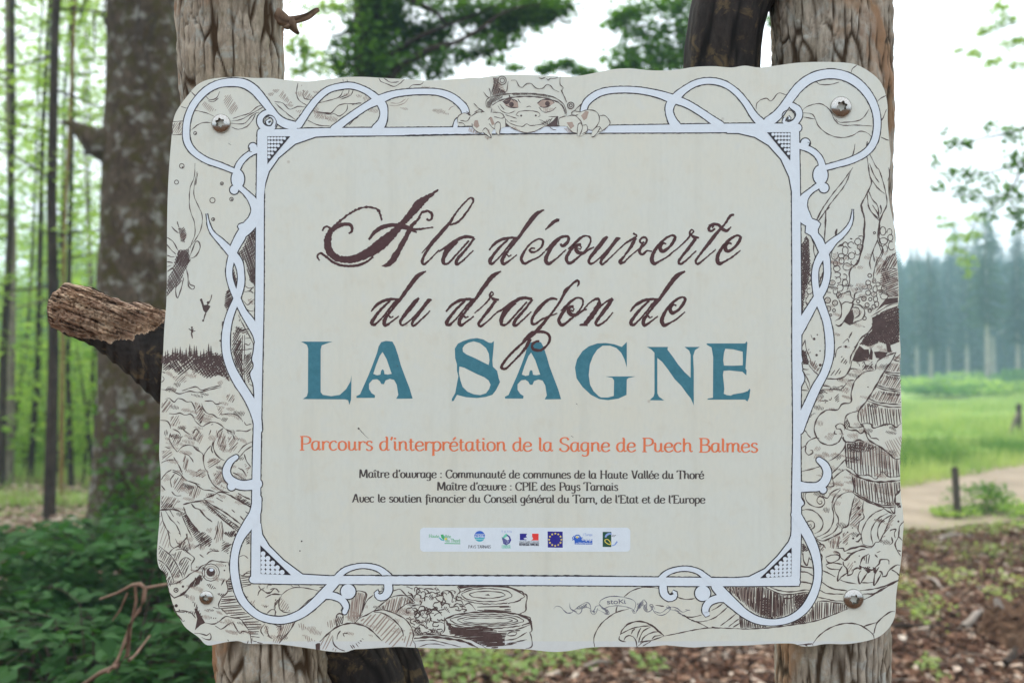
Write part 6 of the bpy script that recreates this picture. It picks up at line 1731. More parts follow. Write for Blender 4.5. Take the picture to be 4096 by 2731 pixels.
# front row, as seen right of the sign: (photo x, distance, kind, height scale, label)
front = [(3590, 106, 1, .86, 'spruce just clearing the right edge of the sign, its tip lowest of the front row'),
         (3668, 112, 3, 1.08, 'yellow-green spruce second from the sign, with a small pointed tip'),
         (3724, 92, 1, .80, 'spruce with the thick pale bare stem nearest the sign'),
         (3795, 118, 0, .84, 'dim spruce between the two leftmost pale stems'),
         (3868, 104, 0, .80, 'blue-green spruce whose slim pale stem stands second from the sign'),
         (3950, 84, 3, 1.02, 'broad yellow-green spruce with a stem reaching lowest into the meadow'),
         (3972, 112, 0, 1.05, 'tallest pointed spruce rising above the rest of the far wood'),
         (4072, 88, 0, .68, 'spruce with a slim stem near the right edge of the picture'),
         (4110, 108, 3, 1.06, 'spruce cut by the right edge of the picture')]
idx = [0]
used = set()
def put(pr_i, x, y, sc, label, rotz):
    o = protos[pr_i] if pr_i not in used else copy_tree(protos[pr_i])
    used.add(pr_i)
    o.location = (x, y, gz(x, y))
    o.rotation_euler = (0, 0, rotz)
    o.scale = (sc, sc, sc)
    tag(o, label, 'spruce tree', 'tall spruces of the far wood')
for xp, d, k, sc, lab in front:
    put(k, dist_pt(xp, d), d, sc, lab, gq.uniform(0, 6))
back_lab = 'hazy spruce standing in the rows behind the front of the far wood'
for i in range(84):
    xp = gq.uniform(3540, 4200); d = gq.uniform(114, 175)
    put(4 + gq.randrange(3) if i % 12 else gq.choice((0, 1, 2, 3)), dist_pt(xp, d), d, gq.uniform(.66, 1.06), back_lab, gq.uniform(0, 6))
left_lab = 'hazy spruce of the far wood glimpsed between the left-hand tree poles'
for i in range(44):
    xp = gq.uniform(-100, 760); d = gq.uniform(70, 120)
    put(4 if i % 2 else gq.choice((0, 1, 2, 3)), dist_pt(xp, d), d, gq.uniform(.50, .72), left_lab, gq.uniform(0, 6))
mid_lab = 'hazy spruce of the far wood that the sign hides'
for i in range(8):
    xp = 900 + 330 * i + gq.uniform(-60, 60); d = gq.uniform(108, 150)
    put(gq.choice((0, 1, 2, 3)), dist_pt(xp, d), d, gq.uniform(.5, .62), mid_lab, gq.uniform(0, 6))

# the wood goes on behind as one hazy mass
g = np.random.default_rng(9)
Vm, Fm, b = [], [], 0
for i in range(560):
    xp = g.uniform(3480, 4400) if i % 5 < 3 else g.uniform(-400, 800)
    d = g.uniform(150, 235)
    h = g.uniform(.93, 1.10) * (20.5 if xp > 3000 else 16) * (d / 170) ** .8
    x0, z0 = dist_pt(xp, d), gz(0, d) * 0
    w = h * g.uniform(.14, .19)
    for j in range(15):
        t0 = j / 15
        r0 = w * (1 - t0) ** .85 + .05
        zz = h * (.06 + .94 * t0)
        for k in range(9):
            a = g.uniform(0, 6.28); rr = r0 * g.uniform(.7, 1.25)
            a2 = a + g.uniform(.5, 1.0)
            Vm += [(x0, d, zz + h * .075), (x0 + rr * math.cos(a), d + rr * math.sin(a), zz - h * .03), (x0 + rr * math.cos(a2), d + rr * math.sin(a2), zz - h * .02 * g.uniform(0, 2))]
            Fm.append((b, b + 1, b + 2)); b += 3
tag(link('far_wood', np_mesh('far_wood', Vm, Fm), M_SPRUCE), 'dense blue-green mass of more distant spruces behind the far wood', None, None, 'stuff')

# young bushes along the edge of the wood
def bush(name, x, y, h, w, n, leaf, mat, label, group=None, seed=0, cat='bush', stems=3, wood=None):
    g = np.random.default_rng(seed)
    root = empty(name, (x, y, gz(x, y)))
    tag(root, label, cat, group)
    segs = []
    for k in range(stems):
        a = g.uniform(0, 6.28); s_ = w * g.uniform(.15, .4)
        segs.append([(0.03 * w * math.cos(a), .03 * w * math.sin(a), -.03, .012 * h + .003), (s_ * .5 * math.cos(a), s_ * .5 * math.sin(a), h * .45, .008 * h + .002), (s_ * math.cos(a), s_ * math.sin(a), h * .85, .003)])
    V, F = tubes_np(segs, 5)
    link('stems', np_mesh('stems', V, F, True), wood or M_B_DARK, root)
    nc = max(4, n // 30)
    cc = g.normal(0, 1, (nc, 3)); cc /= np.linalg.norm(cc, axis=1)[:, None]
    cc *= g.uniform(.35, 1, nc)[:, None] ** .5
    cc = cc * [w * .5, w * .5, h * .45] + [0, 0, h * .52]
    C = np.repeat(cc, n // nc + 1, 0)[:n] + g.normal(0, 1, (n, 3)) * [w * .11, w * .11, h * .07]
    C[:, 2] = np.maximum(C[:, 2], .02)
    V, F = leaves_np(g, C, leaf, .5)
    fo = link('foliage', np_mesh('foliage', V, F), mat, root)
    return root
for i, (xp, d, w, h) in enumerate([(3640, 78, 5, .8), (3740, 60, 4, .5), (3850, 70, 5, .8), (3960, 62, 4.5, .7), (4060, 58, 4, .8), (3700, 100, 7, 1.7), (3900, 96, 8, 1.8), (4040, 84, 5, 1.4)]):
    bush('bush', dist_pt(xp, d), d, h, w, 900, .30, M_L_MID if i % 2 else M_L_BEECH,
         ['pale bush beside the sign edge at the foot of the wood', 'low bush on the meadow below the thickest pale stem', 'bush at the foot of the second pale stem', 'low bush in front of the lowest stem', 'bush near the picture\'s right edge on the meadow', 'bush under the crowns of the spruces nearest the sign', 'bush in the dark gap under the tallest spruce', 'bush between the two rightmost stems'][i],
         'bushes along the edge of the far wood', seed=200 + i, stems=2)

# ------------------------------------------------------------------ wood on the left: poles, crowns of beech leaves
def pole(name, x, y, h, r, mat, label, crown=None, ncrown=0, z0=2.6, spread=1.6, leaf=.075, lean=(0, 0), seed=0, cat='tree', layers=16, group='slim trees of the left-hand wood', extra=None, cmat=None, twigs=True):
    g = np.random.default_rng(seed)
    root = empty(name, (x, y, gz(x, y)))
    tag(root, label, cat, group)
    lx, ly = lean
    path = [(0, 0, -.1, r * 1.35), (lx * .02, ly * .02, .15, r * 1.08)] + [(lx * t + .04 * math.sin(t * 9 + seed), ly * t, h * t, r * (1.02 - .6 * t)) for t in (.15, .3, .45, .6, .8, 1)]
    V, F = tubes_np([path], 12)
    link('trunk', np_mesh('trunk', V, F, True), mat, root)
    if ncrown:
        segs, Cs = [], []
        for i in range(layers):
            z = z0 + (h - z0) * (i + g.uniform(0, .8)) / layers
            a = g.uniform(0, 2 * math.pi); Lb = spread * g.uniform(.5, 1.15)
            t = z / h
            bx, by = lx * t, ly * t
            rise = g.uniform(-.12, .25)
            ex, ey, ez = bx + Lb * math.cos(a), by + Lb * math.sin(a), z + Lb * rise
            segs.append([(bx, by, z, r * .28), ((bx + ex) / 2, (by + ey) / 2, z + Lb * rise * .65, r * .15), (ex, ey, ez - Lb * .06, .003)])
            m = ncrown // layers
            u = g.uniform(.12, 1.05, m)
            wd = Lb * .42 * np.sin(np.clip(u, 0, 1) * 2.6 + .25)
            v = g.normal(0, .6, m) * wd
            px_ = bx + Lb * math.cos(a) * u - math.sin(a) * v
            py_ = by + Lb * math.sin(a) * u + math.cos(a) * v
            pz_ = z + Lb * rise * u * .95 + g.normal(0, .05, m) * spread - .08 * np.abs(v)
            Cs.append(np.stack([px_, py_, pz_], 1))
        V, F = tubes_np(segs, 5)
        link('branches', np_mesh('branches', V, F, True), mat, root)
        V, F = leaves_np(g, np.concatenate(Cs), leaf, .3, .1)
        link('crown', np_mesh('crown', V, F), cmat or M_L_BEECH, root)
    return root

def ground_y(ybase):
    return 1.5 / ((ybase - 1500) / FPX)
poles = [  # photo x of the stem, y of its foot, width in photo px, material, label
    (12, 1965, 30, M_B_DARK, 'dark tree pole cut by the left edge of the picture'),
    (44, 1950, 34, M_B_PALE, 'pale grey tree pole beside the dark one at the left edge'),
    (128, 1925, 24, M_B_DARK, 'slim brown tree pole, second gap from the left edge'),
    (207, 2092, 44, M_B_DARK, 'straightest and darkest tree pole, standing nearest among the left-hand trees'),
    (252, 2010, 16, M_B_PALE, 'very slim yellowish pole hugging the darkest tree pole'),
    (292, 1955, 22, M_B_DARK, 'slim dark pole nearest to the mossy trunk'),
    (338, 1940, 13, M_B_DARK, 'thin leaning stem just left of the mossy trunk'),
    (85, 1820, 12, M_B_DARK, 'thin far stem between the pale pole and the slim brown one'),
    (372, 1790, 12, M_B_PALE, 'thin pale far stem touching the mossy trunk'),
]
M_B_YEL = simple_bark('bark_yellowish', (0.22, 0.15, 0.05), (0.28, 0.20, 0.08), (0.10, 0.06, 0.02))
for i, (xp, yb, wpx, mat, lab) in enumerate(poles):
    y = ground_y(yb); x = dist_pt(xp, y)
    far = yb < 1850
    mm = M_B_YEL if i == 4 else mat
    pole('slim_tree', x, y, 11 if not far else 13, wpx * y / FPX / 2, mm, lab, ncrown=[1700, 1700, 2000, 1800, 0, 1800, 1100, 1900, 1700][i],
         z0=[2.0, 2.2, 1.6, 2.3, 3, 1.5, 1.4, 1.2, 1.0][i], spread=1.5 if not far else 2.6, leaf=.085 if not far else .14, lean=([.1, -.15, .3, .02, .1, -.2, .9, .5, -.4][i], 0), seed=300 + i,
         layers=20)
# trees farther back: light green wall with gaps
g = random.Random(5)
for i in range(11):
    xp = -140 + i * 60 + g.uniform(-30, 30)
    y = g.uniform(20, 36); x = dist_pt(xp, y)
    pole('young_beech', x, y, g.uniform(4.5, 7.5) if i % 3 else 11, g.uniform(.025, .06), M_B_DARK, 'bright green young beech filling the gaps behind the left-hand poles', ncrown=1700, z0=.7, spread=2.4,
         lean=(g.uniform(-.5, .5), 0), leaf=.20, seed=400 + i, cat='beech tree', group='young beeches behind the left-hand poles', layers=26)
for i in range(16):
    xp = -80 + i * 34 + g.uniform(-20, 20)
    y = g.uniform(13, 19); x = dist_pt(xp, y)
    bush('beech_sapling', x, y, g.uniform(1.1, 2.4), g.uniform(1.0, 2.0), 520, .12, M_L_BEECH, 'low bright green beech sapling between the left-hand poles', 'beech saplings between the left-hand poles', 500 + i, 'sapling', 3)

# ------------------------------------------------------------------ big mossy trunk left of the sign
yb = 8.6
bx = dist_pt(548, yb)
big = empty('mossy_tree', (bx, yb, gz(bx, yb)))
tag(big, 'thick mossy trunk with pale lichen patches and a broken side stub, left of the sign', 'tree')
def mossy(path, name, nu=72, nv=150, seed=0, amp=.03):
    V = []
    n = len(path) - 1
    for j in range(nv + 1):
        s_ = j / nv * n; i = min(int(s_), n - 1); t = s_ - i
        q = [path[i][k] * (1 - t) + path[i + 1][k] * t for k in range(4)]
        for k in range(nu):
            a = 2 * math.pi * k / nu
            d = amp * mnoise.noise(Vector((math.cos(a) * 1.6, math.sin(a) * 1.6, q[2] * 1.1 + seed))) + amp * .4 * mnoise.noise(Vector((math.cos(a) * 6, math.sin(a) * 6, q[2] * 4 + seed)))
            V.append((q[0] + (q[3] + d) * math.cos(a), q[1] + (q[3] + d) * math.sin(a), q[2]))
    F = [(j * nu + k, j * nu + (k + 1) % nu, (j + 1) * nu + (k + 1) % nu, (j + 1) * nu + k) for j in range(nv) for k in range(nu)]
    return link(name, np_mesh(name, V, F, True), M_B_MOSSY, big)
mossy([(0, 0, -.2, .46), (0, 0, .15, .385), (.0, 0, .6, .345), (.01, 0, 1.6, .335), (.02, 0, 3, .335), (.04, 0, 5, .32), (.1, 0, 9, .27), (.2, 0, 14, .16)], 'trunk')
k_ = yb / FPX
def bl(x, y, dy=0.0): return ((x - 548) * k_, dy, 1.5 + (1500 - y) * k_ - big.location.z)
V, F = tubes_np([[(*bl(450, 590, -.1), .17), (*bl(395, 575, -.18), .125), (*bl(360, 545, -.22), .075), (*bl(330, 520, -.24), .035), (*bl(300, 512, -.25), .018), (*bl(270, 515, -.26), .006)],
                 [(*bl(400, 600, -.16), .08), (*bl(372, 610, -.2), .045), (*bl(376, 632, -.22), .02)]], 12)
link('broken_stub', np_mesh('broken_stub', V, F, True), M_B_MOSSY, big)
g2 = random.Random(3)
segs = []
for i in range(22):       # dry hanging twigs near the top
    x0, y0 = g2.uniform(430, 690), g2.uniform(-250, 160)
    x1, y1 = x0 + g2.uniform(-60, 90), y0 + g2.uniform(80, 260)
    dy = -.42
    segs.append([(*bl(x0, y0, dy), .010), (*bl((x0 + x1) / 2 + g2.uniform(-20, 20), (y0 + y1) / 2, dy - .08), .007), (*bl(x1, y1, dy - .05), .003)])
V, F = tubes_np(segs, 5)
o = link('dry_twigs', np_mesh('dry_twigs', V, F, True), M_B_DARK, big)
# ivy-like leaves low on the trunk
gg = np.random.default_rng(8)
C = np.stack([gg.uniform(-.2, .36, 700), gg.uniform(-.5, -.38, 700), np.abs(gg.normal(0, .42, 700)) + .02], 1)
C[:, 0] += .16 * (1 - np.clip(C[:, 2] / 1.1, 0, 1)) * gg.uniform(0, 1, 700)
V, F = leaves_np(gg, C, .07, .6)
link('climbing_leaves', np_mesh('climbing_leaves', V, F), M_L_MID, big)

# ------------------------------------------------------------------ trees behind the top of the sign
def clusters(g, spec, per, k, y0):
    """spec: list of (photo x, y, rx, ry); returns leaf centres around depth y0"""
    out = []
    for (x, y, rx, ry, n) in spec:
        n = int(n * per)
        a = g.normal(0, .5, (n, 3))
        out.append(np.stack([(x - CX + a[:, 0] * rx) * k, y0 + a[:, 1] * max(rx, ry) * k * .8, 1.5 + (1500 - y - a[:, 1 - 0] * 0 - a[:, 2] * ry) * k], 1))
    return np.concatenate(out)
yd = 9.5; kd = yd / FPX
xc = dist_pt(1468, yd)
dk = empty('leafy_dark_tree', (xc, yd, gz(xc, yd)))
tag(dk, 'dark trunk wrapped in foliage with spreading leafy boughs, behind the top left of the sign', 'tree')
o3 = Vector(dk.location)
def at_(x, y, dy=0.0, y0=yd, k=kd, o=None):
    o = o3 if o is None else o
    return (((x - CX) * k) - o.x, y0 + dy - o.y, 1.5 + (1500 - y) * k - o.z)
V, F = tubes_np([[(*at_(1468, 2150), .20), (*at_(1470, 1200), .165), (*at_(1468, 300), .150), (*at_(1468, -400), .14), (*at_(1490, -1800), .08)]], 16)
link('trunk', np_mesh('trunk', V, F, True), M_B_DARK, dk)
bsegs = [[(*at_(1480, 420), .05), (*at_(1600, 300, -.3), .04), (*at_(1740, 250, -.5), .030), (*at_(1835, 235, -.55), .022), (*at_(1930, 190, -.6), .018), (*at_(1990, 140, -.6), .014), (*at_(2060, 110, -.6), .010), (*at_(2160, 95, -.6), .006)],
         [(*at_(1480, -80), .05), (*at_(1640, 20, -.3), .035), (*at_(1760, 100, -.4), .02), (*at_(1800, 150, -.4), .01)],
         [(*at_(1470, 60), .04), (*at_(1380, 150, -.2), .015), (*at_(1330, 160, -.2), .006)],
         [(*at_(1500, -200), .05), (*at_(1800, -120, -.4), .04), (*at_(2100, 10, -.5), .028), (*at_(2330, 40, -.5), .012)],
         [(*at_(1480, 250), .04), (*at_(1700, 170, -.3), .022), (*at_(1900, 90, -.3), .012), (*at_(2050, 30, -.3), .008)]]
V, F = tubes_np(bsegs, 7)
link('boughs', np_mesh('boughs', V, F, True), M_B_DARK, dk)
g = np.random.default_rng(12)
spec = [(1475, 40, 34, 150, 3.0), (1510, 150, 60, 130, 2.8), (1480, 280, 36, 90, 2.2), (1560, 60, 80, 80, 1.6), (1650, 120, 100, 50, 1.4), (1740, 110, 90, 50, .9), (1640, 190, 90, 36, .8), (1760, 170, 60, 30, .4), (1600, 280, 110, 50, .5), (1740, 275, 50, 45, .35),
        (1880, 40, 120, 40, 1.1), (1980, 60, 120, 40, 1.1), (2090, 30, 110, 45, 1.2), (2180, 50, 70, 35, .7), (2240, 20, 70, 30, .6), (1960, 120, 110, 20, .5), (2030, 95, 60, 25, .5), (1850, 215, 60, 26, .4), (1940, 195, 50, 22, .3), (1560, -60, 200, 100, 2.0), (1850, -60, 200, 60, 1.6), (2150, -60, 160, 60, 1.2),
        (1350, 165, 55, 28, .28), (1345, 240, 50, 35, .28), (1380, 255, 40, 60, .4), (1400, 130, 30, 120, .5), (2010, 150, 80, 30, .3)]
C = clusters(g, spec, 400, kd, yd) - np.array(o3)
V, F = leaves_np(g, C, .062, .55)
link('foliage', np_mesh('foliage', V, F), M_L_MID2, dk)
C = clusters(g, [(1490, 200, 140, 150, 1), (1600, 280, 160, 50, .8), (1900, 60, 260, 40, 1.0), (1750, 250, 120, 60, .4), (2160, 40, 100, 40, .5), (1550, -20, 260, 80, .6), (1960, 190, 130, 30, .3)], 620, kd, yd - .2) - np.array(o3)
V, F = leaves_np(g, C, .062, .55)
o = link('foliage', np_mesh('foliage', V, F), M_L_MID, dk); o['label'] = 'lighter green leaves'

yd2 = 13.0; kd2 = yd2 / FPX
def leafy(name, xp, y0, label, spec, per, mat, size, segs, seed, cat='tree', trunk=None, group=None, wood=None):
    k = y0 / FPX
    x = dist_pt(xp, y0)
    r_ = empty(name, (x, y0, gz(x, y0)))
    tag(r_, label, cat, group)
    o = Vector(r_.location)
    P = lambda a, b, dy=0.0: (((a - CX) * k) - o.x, dy, 1.5 + (1500 - b) * k - o.z)
    if trunk:
        V, F = tubes_np([[(*P(a, b), r__) for a, b, r__ in trunk]], 12)
        link('trunk', np_mesh('trunk', V, F, True), wood or M_B_DARK, r_)
    V, F = tubes_np([[(*P(a, b), r__) for a, b, r__ in s_] for s_ in segs], 6)
    link('boughs', np_mesh('boughs', V, F, True), wood or M_B_DARK, r_)
    g = np.random.default_rng(seed)
    C = clusters(g, spec, per, k, y0) - np.array(o)
    V, F = leaves_np(g, C, size, .55)
    link('foliage', np_mesh('foliage', V, F), mat, r_)
    return r_
leafy('leafy_tree', 2640, 12.0, 'mid green tree seen above the middle of the sign, left of the black fork',
      [(2480, 70, 60, 45, .6), (2520, 40, 60, 30, .4), (2560, 110, 70, 40, .3), (2620, 170, 90, 50, .5), (2520, 200, 90, 45, .6), (2560, 245, 110, 40, .8), (2480, 260, 40, 20, .2), (2680, 230, 90, 60, .8), (2740, 200, 60, 90, .8), (2640, 110, 70, 40, .3), (2740, 90, 60, 80, .5), (2600, 20, 120, 40, .5), (2720, 10, 80, 40, .5), (2660, 330, 180, 60, 1), (3110, 70, 30, 30, .15), (2750, -60, 240, 60, 1)],
      380, M_L_MID, .085, [[(2900, 700, .03), (2760, 300, .02), (2640, 200, .012), (2540, 60, .006)], [(2760, 300, .02), (2560, 262, .01), (2480, 250, .004)], [(2900, 500, .03), (2740, 120, .015), (2620, 20, .006)]], 21,
      trunk=[(2960, 2000, .16), (2940, 1200, .13), (2900, 300, .10), (2860, -900, .07)])
leafy('leafy_bough', 2120, 12.5, 'slender sprig of leaves arching just above the sign\'s top edge', 
      [(1960, 240, 20, 14, .06), (2000, 230, 26, 16, .05), (2060, 262, 30, 14, .10), (2180, 270, 40, 14, .18), (2230, 250, 50, 16, .18), (2270, 240, 30, 20, .14), (2320, 275, 50, 18, .2), (2360, 290, 40, 12, .12), (2130, 60, 60, 40, .4), (2150, 80, 40, 30, .2), (2200, 20, 60, 20, .2)],
      900, M_L_MID, .075, [[(2480, 330, .012), (2320, 280, .008), (2180, 268, .006), (2050, 255, .004), (1985, 228, .002)], [(2480, 330, .015), (2600, 420, .02), (2900, 700, .03)]], 22, cat='tree branch')
leafy('leafy_bough', 1200, 12.5, 'pale out-of-focus leaf spray between the left post and the dark leafy tree',
      [(1190, 160, 30, 50, .10), (1230, 190, 60, 40, .10), (1160, 180, 30, 30, .06), (1180, 275, 45, 25, .12), (1270, 265, 50, 40, .12), (1290, 20, 100, 18, .14), (1330, 8, 80, 14, .14), (1210, 210, 20, 40, .1), (1340, 270, 40, 30, .1)],
      560, M_L_BEECH, .085, [[(1440, 420, .02), (1300, 300, .008), (1180, 240, .005), (1160, 150, .002)], [(1440, 100, .02), (1330, 15, .008), (1230, 0, .004)]], 23, cat='tree branch')
# boughs hanging into the picture from the right
leafy('hanging_bough', 4080, 7.5, 'dark leafy bough hanging in from the right edge over the far wood',
      [(x_, y_, rx_ * .9, ry_ * 1.9 + 6, n_ * 1.0) for x_, y_, rx_, ry_, n_ in [(3830, 575, 42, 16, .10), (3880, 565, 30, 14, .10), (3870, 690, 40, 16, .12), (3740, 655, 22, 12, .05), (3760, 750, 36, 10, .07), (3810, 690, 36, 16, .10), (3900, 780, 60, 14, .14), (3960, 730, 60, 20, .16), (4060, 530, 60, 18, .22), (4080, 640, 50, 24, .24), (4060, 770, 60, 20, .2), (3990, 810, 50, 14, .12), (4080, 850, 50, 22, .2), (3970, 500, 30, 14, .08), (3790, 520, 18, 10, .03), (3960, 860, 50, 14, .09), (4090, 900, 40, 14, .12), (3850, 760, 40, 10, .08), (4200, 700, 90, 80, 1.0)]],
      430, M_L_MID, .046, [[(4500, 300, .03), (4250, 450, .018), (4080, 520, .01), (3880, 560, .004), (3800, 560, .002)], [(4250, 450, .018), (4120, 640, .01), (3960, 690, .006), (3860, 690, .003), (3740, 655, .0015)], [(4120, 640, .01), (4040, 780, .006), (3900, 785, .003), (3760, 752, .0015)], [(4040, 780, .006), (4090, 860, .003), (3960, 865, .0015)]], 31, cat='tree branch')
leafy('hanging_bough', 4060, 16.0, 'pale faint leaf spray at the top right corner of the picture',
      [(3960, 110, 50, 18, .10), (4040, 70, 60, 20, .14), (3920, 200, 40, 14, .07), (3990, 240, 50, 14, .09), (4080, 160, 50, 20, .14), (3860, 190, 20, 10, .03), (4030, 20, 60, 20, .12), (4090, 250, 40, 14, .09)],
      480, M_L_BEECH, .10, [[(4500, -100, .03), (4150, 60, .012), (3980, 110, .006), (3900, 200, .003)], [(4150, 60, .012), (4080, 170, .006), (3960, 245, .003)]], 32, cat='tree branch')
leafy('hanging_bough', 3860, 16.0, 'pale faint leaf spray drooping in front of the highest far spruces',
      [(3800, 900, 50, 16, .10), (3850, 950, 50, 20, .12), (3900, 940, 40, 16, .08), (3830, 1000, 40, 20, .12), (3870, 1050, 40, 22, .12), (3900, 870, 50, 14, .08), (3780, 870, 26, 10, .04), (3880, 1100, 20, 20, .05), (3810, 960, 30, 14, .06)],
      460, M_L_BEECH, .085, [[(4300, 600, .03), (4050, 760, .012), (3900, 900, .006), (3860, 1040, .003)], [(3900, 900, .006), (3790, 890, .002)]], 33, cat='tree branch')
# ------------------------------------------------------------------ shrubs in the lower left corner
def spray(g, p0, dir_, L_, n, leaf, droop):
    """an arching shoot with leaves set flat on both sides; returns polyline and leaf centres"""
    t = np.linspace(0, 1, 8)
    pts = [(p0[0] + dir_[0] * L_ * u, p0[1] + dir_[1] * L_ * u, p0[2] + dir_[2] * L_ * u - droop * L_ * u * u) for u in t]
    u = g.uniform(.1, 1.03, n)
    side = g.choice([-1, 1], n) * g.uniform(.2, 1.0, n) * leaf * 1.9 * (1.25 - u * .7)
    h = math.hypot(dir_[0], dir_[1]) + 1e-6
    sx, sy = -dir_[1] / h, dir_[0] / h
    C = np.stack([p0[0] + dir_[0] * L_ * u + sx * side, p0[1] + dir_[1] * L_ * u + sy * side, p0[2] + dir_[2] * L_ * u - droop * L_ * u * u - np.abs(side) * .25 + g.normal(0, leaf * .18, n)], 1)
    return pts, C
def shrub(x, y, h, w, nsh, nl, leaf, label, seed, mat=None):
    g = np.random.default_rng(seed)
    root = empty('shrub', (x, y, gz(x, y)))
    tag(root, label, 'shrub', 'leafy shrubs below the mossy trunk')
    segs, Cs = [], []
    for i in range(nsh):
        a = g.uniform(0, 2 * math.pi)
        z = h * g.uniform(.12, 1.0) ** .8
        st = (w * .14 * math.cos(a), w * .14 * math.sin(a), z * .86)
        segs.append([(.03 * math.cos(a), .03 * math.sin(a), 0, .005), (st[0] * .6, st[1] * .6, z * .5, .0035), (*st, .003)])
        pts, C = spray(g, st, (math.cos(a), math.sin(a), g.uniform(0, .35)), w * .5 * g.uniform(.5, 1.1), nl, leaf, g.uniform(.15, .4))
        segs.append([(*q, .0022 * (1 - k / 9)) for k, q in enumerate(pts)])
        Cs.append(C)
    V, F = tubes_np(segs, 4)
    link('stems', np_mesh('stems', V, F, True), M_B_DARK, root)
    V, F = leaves_np(g, np.concatenate(Cs), leaf, .3, .12, fold=.15)
    V, F = V, F
    link('foliage', np_mesh('foliage', V, F), mat or M_L_SHRUB, root)
def at_ground(xp, d):
    return dist_pt(xp, d), d
for i, (xp, d, h, w, nsh, nl, leaf, lab) in enumerate([
    (90, 5.2, .74, 1.5, 90, 28, .075, 'dark leafy shrub at the left edge under the poles'),
    (430, 5.6, .80, 1.5, 90, 28, .085, 'leafy shrub hiding the foot of the mossy trunk'),
    (730, 4.6, .98, 1.3, 60, 30, .085, 'bright-tipped shrub against the sign\'s lower left edge'),
    (60, 3.4, .66, 1.3, 64, 30, .078, 'deep green shrub in the lower left corner'),
    (420, 3.5, .80, 1.4, 66, 32, .078, 'deep green shrub over the bare crooked twigs'),
    (640, 2.9, .62, 1.0, 50, 30, .072, 'low shrub with layered leaves left of the left post'),
    (-160, 4.3, .85, 1.3, 50, 24, .07, 'shrub cut by the left edge of the picture'),
    (900, 5.6, .75, 1.3, 50, 24, .07, 'shrub behind the sign\'s lower left corner')]):
    x, y = at_ground(xp, d)
    shrub(x, y, h, w, nsh, nl, leaf, lab, 600 + i)
# crooked bare twigs in front of the shrubs
dt = 2.35
def tw_(pts): return [(*px(a, b, dt + dd), r * .62) for a, b, dd, r in pts]
root = empty('dead_branch', px(560, 2900, dt))
root.location.z = 0
tag(root, 'crooked bare reddish-brown twigs arching over the dark shrub', 'branch')
segs = [tw_([(300, 2760, .1, .008), (400, 2690, .05, .0085), (470, 2660, 0, .0085), (510, 2620, 0, .008), (520, 2500, 0, .0085), (556, 2440, 0, .009), (575, 2400, 0, .009), (580, 2350, 0, .0085), (560, 2335, 0, .008), (530, 2338, .02, .006), (470, 2370, .05, .005), (400, 2395, .1, .004)]),
        tw_([(540, 2338, .02, .006), (545, 2400, .03, .006), (530, 2480, .05, .0065), (500, 2560, .05, .0065), (470, 2640, .02, .006), (430, 2690, 0, .006)]),
        tw_([(510, 2370, .03, .004), (480, 2440, .05, .0035), (450, 2480, .06, .002)]),
        tw_([(585, 2350, 0, .006), (640, 2340, .05, .005), (690, 2330, .1, .004)]),
        tw_([(515, 2640, 0, .007), (540, 2620, .03, .005), (600, 2540, .1, .003)])]
V, F = tubes_np(segs, 8)
mt_, nt, p = new_mat('twig_reddish')
c = mk_ramp(nt, mk_noise(nt, mk_coord(nt), 30, 4), [(.35, (.12, .065, .04)), (.65, (.24, .145, .095))]); nt.links.new(c, p.inputs['Base Color']); p.inputs['Roughness'].default_value = .8
o = link('twigs', np_mesh('twigs', [tuple(Vector(v) - root.location) for v in V], F, True), mt_, root)

# ------------------------------------------------------------------ forest litter, bark chips, grass
rng = np.random.default_rng(3)
def gzv(x, y):
    return np.array([gz(a, b) for a, b in zip(x, y)])
def litter(name, x, y, size, mat, flat=.25, thick=False):
    z = gzv(x, y) + size * .3
    C = np.stack([x, y, z + rng.uniform(0, size * .5, len(x))], 1)
    V, F = leaves_np(rng, C, size, flat, 0, fold=.5)
    o = link(name, np_mesh(name, V, F), mat)
    tag(o, kind='stuff')
    return o
def lit_mat(name, stops):
    m, nt, p = new_mat(name)
    geo = nt.nodes.new('ShaderNodeNewGeometry')
    nt.links.new(mk_ramp(nt, geo.outputs['Random Per Island'], stops), p.inputs['Base Color'])
    p.inputs['Roughness'].default_value = .8
    p.inputs['Specular IOR Level'].default_value = .25
    return m
M_LIT = lit_mat('dead_leaves', [(0, (.035, .016, .009)), (.35, (.10, .045, .024)), (.65, (.19, .095, .055)), (.88, (.30, .19, .125)), (1, (.52, .42, .33))])
M_CHIP = lit_mat('wood_chips', [(0, (.04, .02, .012)), (.45, (.14, .065, .036)), (.8, (.26, .16, .10)), (1, (.50, .42, .34))])
n = 20000
yy = 2.6 + 8.2 * rng.random(n) ** 1.25
xx = rng.uniform(-.12, .56, n) * yy + rng.normal(0, .1, n)
keep = (yy < 9.2 + .6 * np.sin(xx * 1.7)) & (rng.random(n) < 1)
litter('leaf_litter', xx[keep], yy[keep], .055, M_LIT)
n = 9000
yy = 5.5 + 9 * rng.random(n)
xx = rng.uniform(-.60, -.25, n) * yy
litter('leaf_litter', xx, yy, .075, lit_mat('dead_leaves_pale', [(0, (.16, .09, .06)), (.4, (.32, .21, .15)), (.8, (.48, .36, .28)), (1, (.60, .50, .42))]))
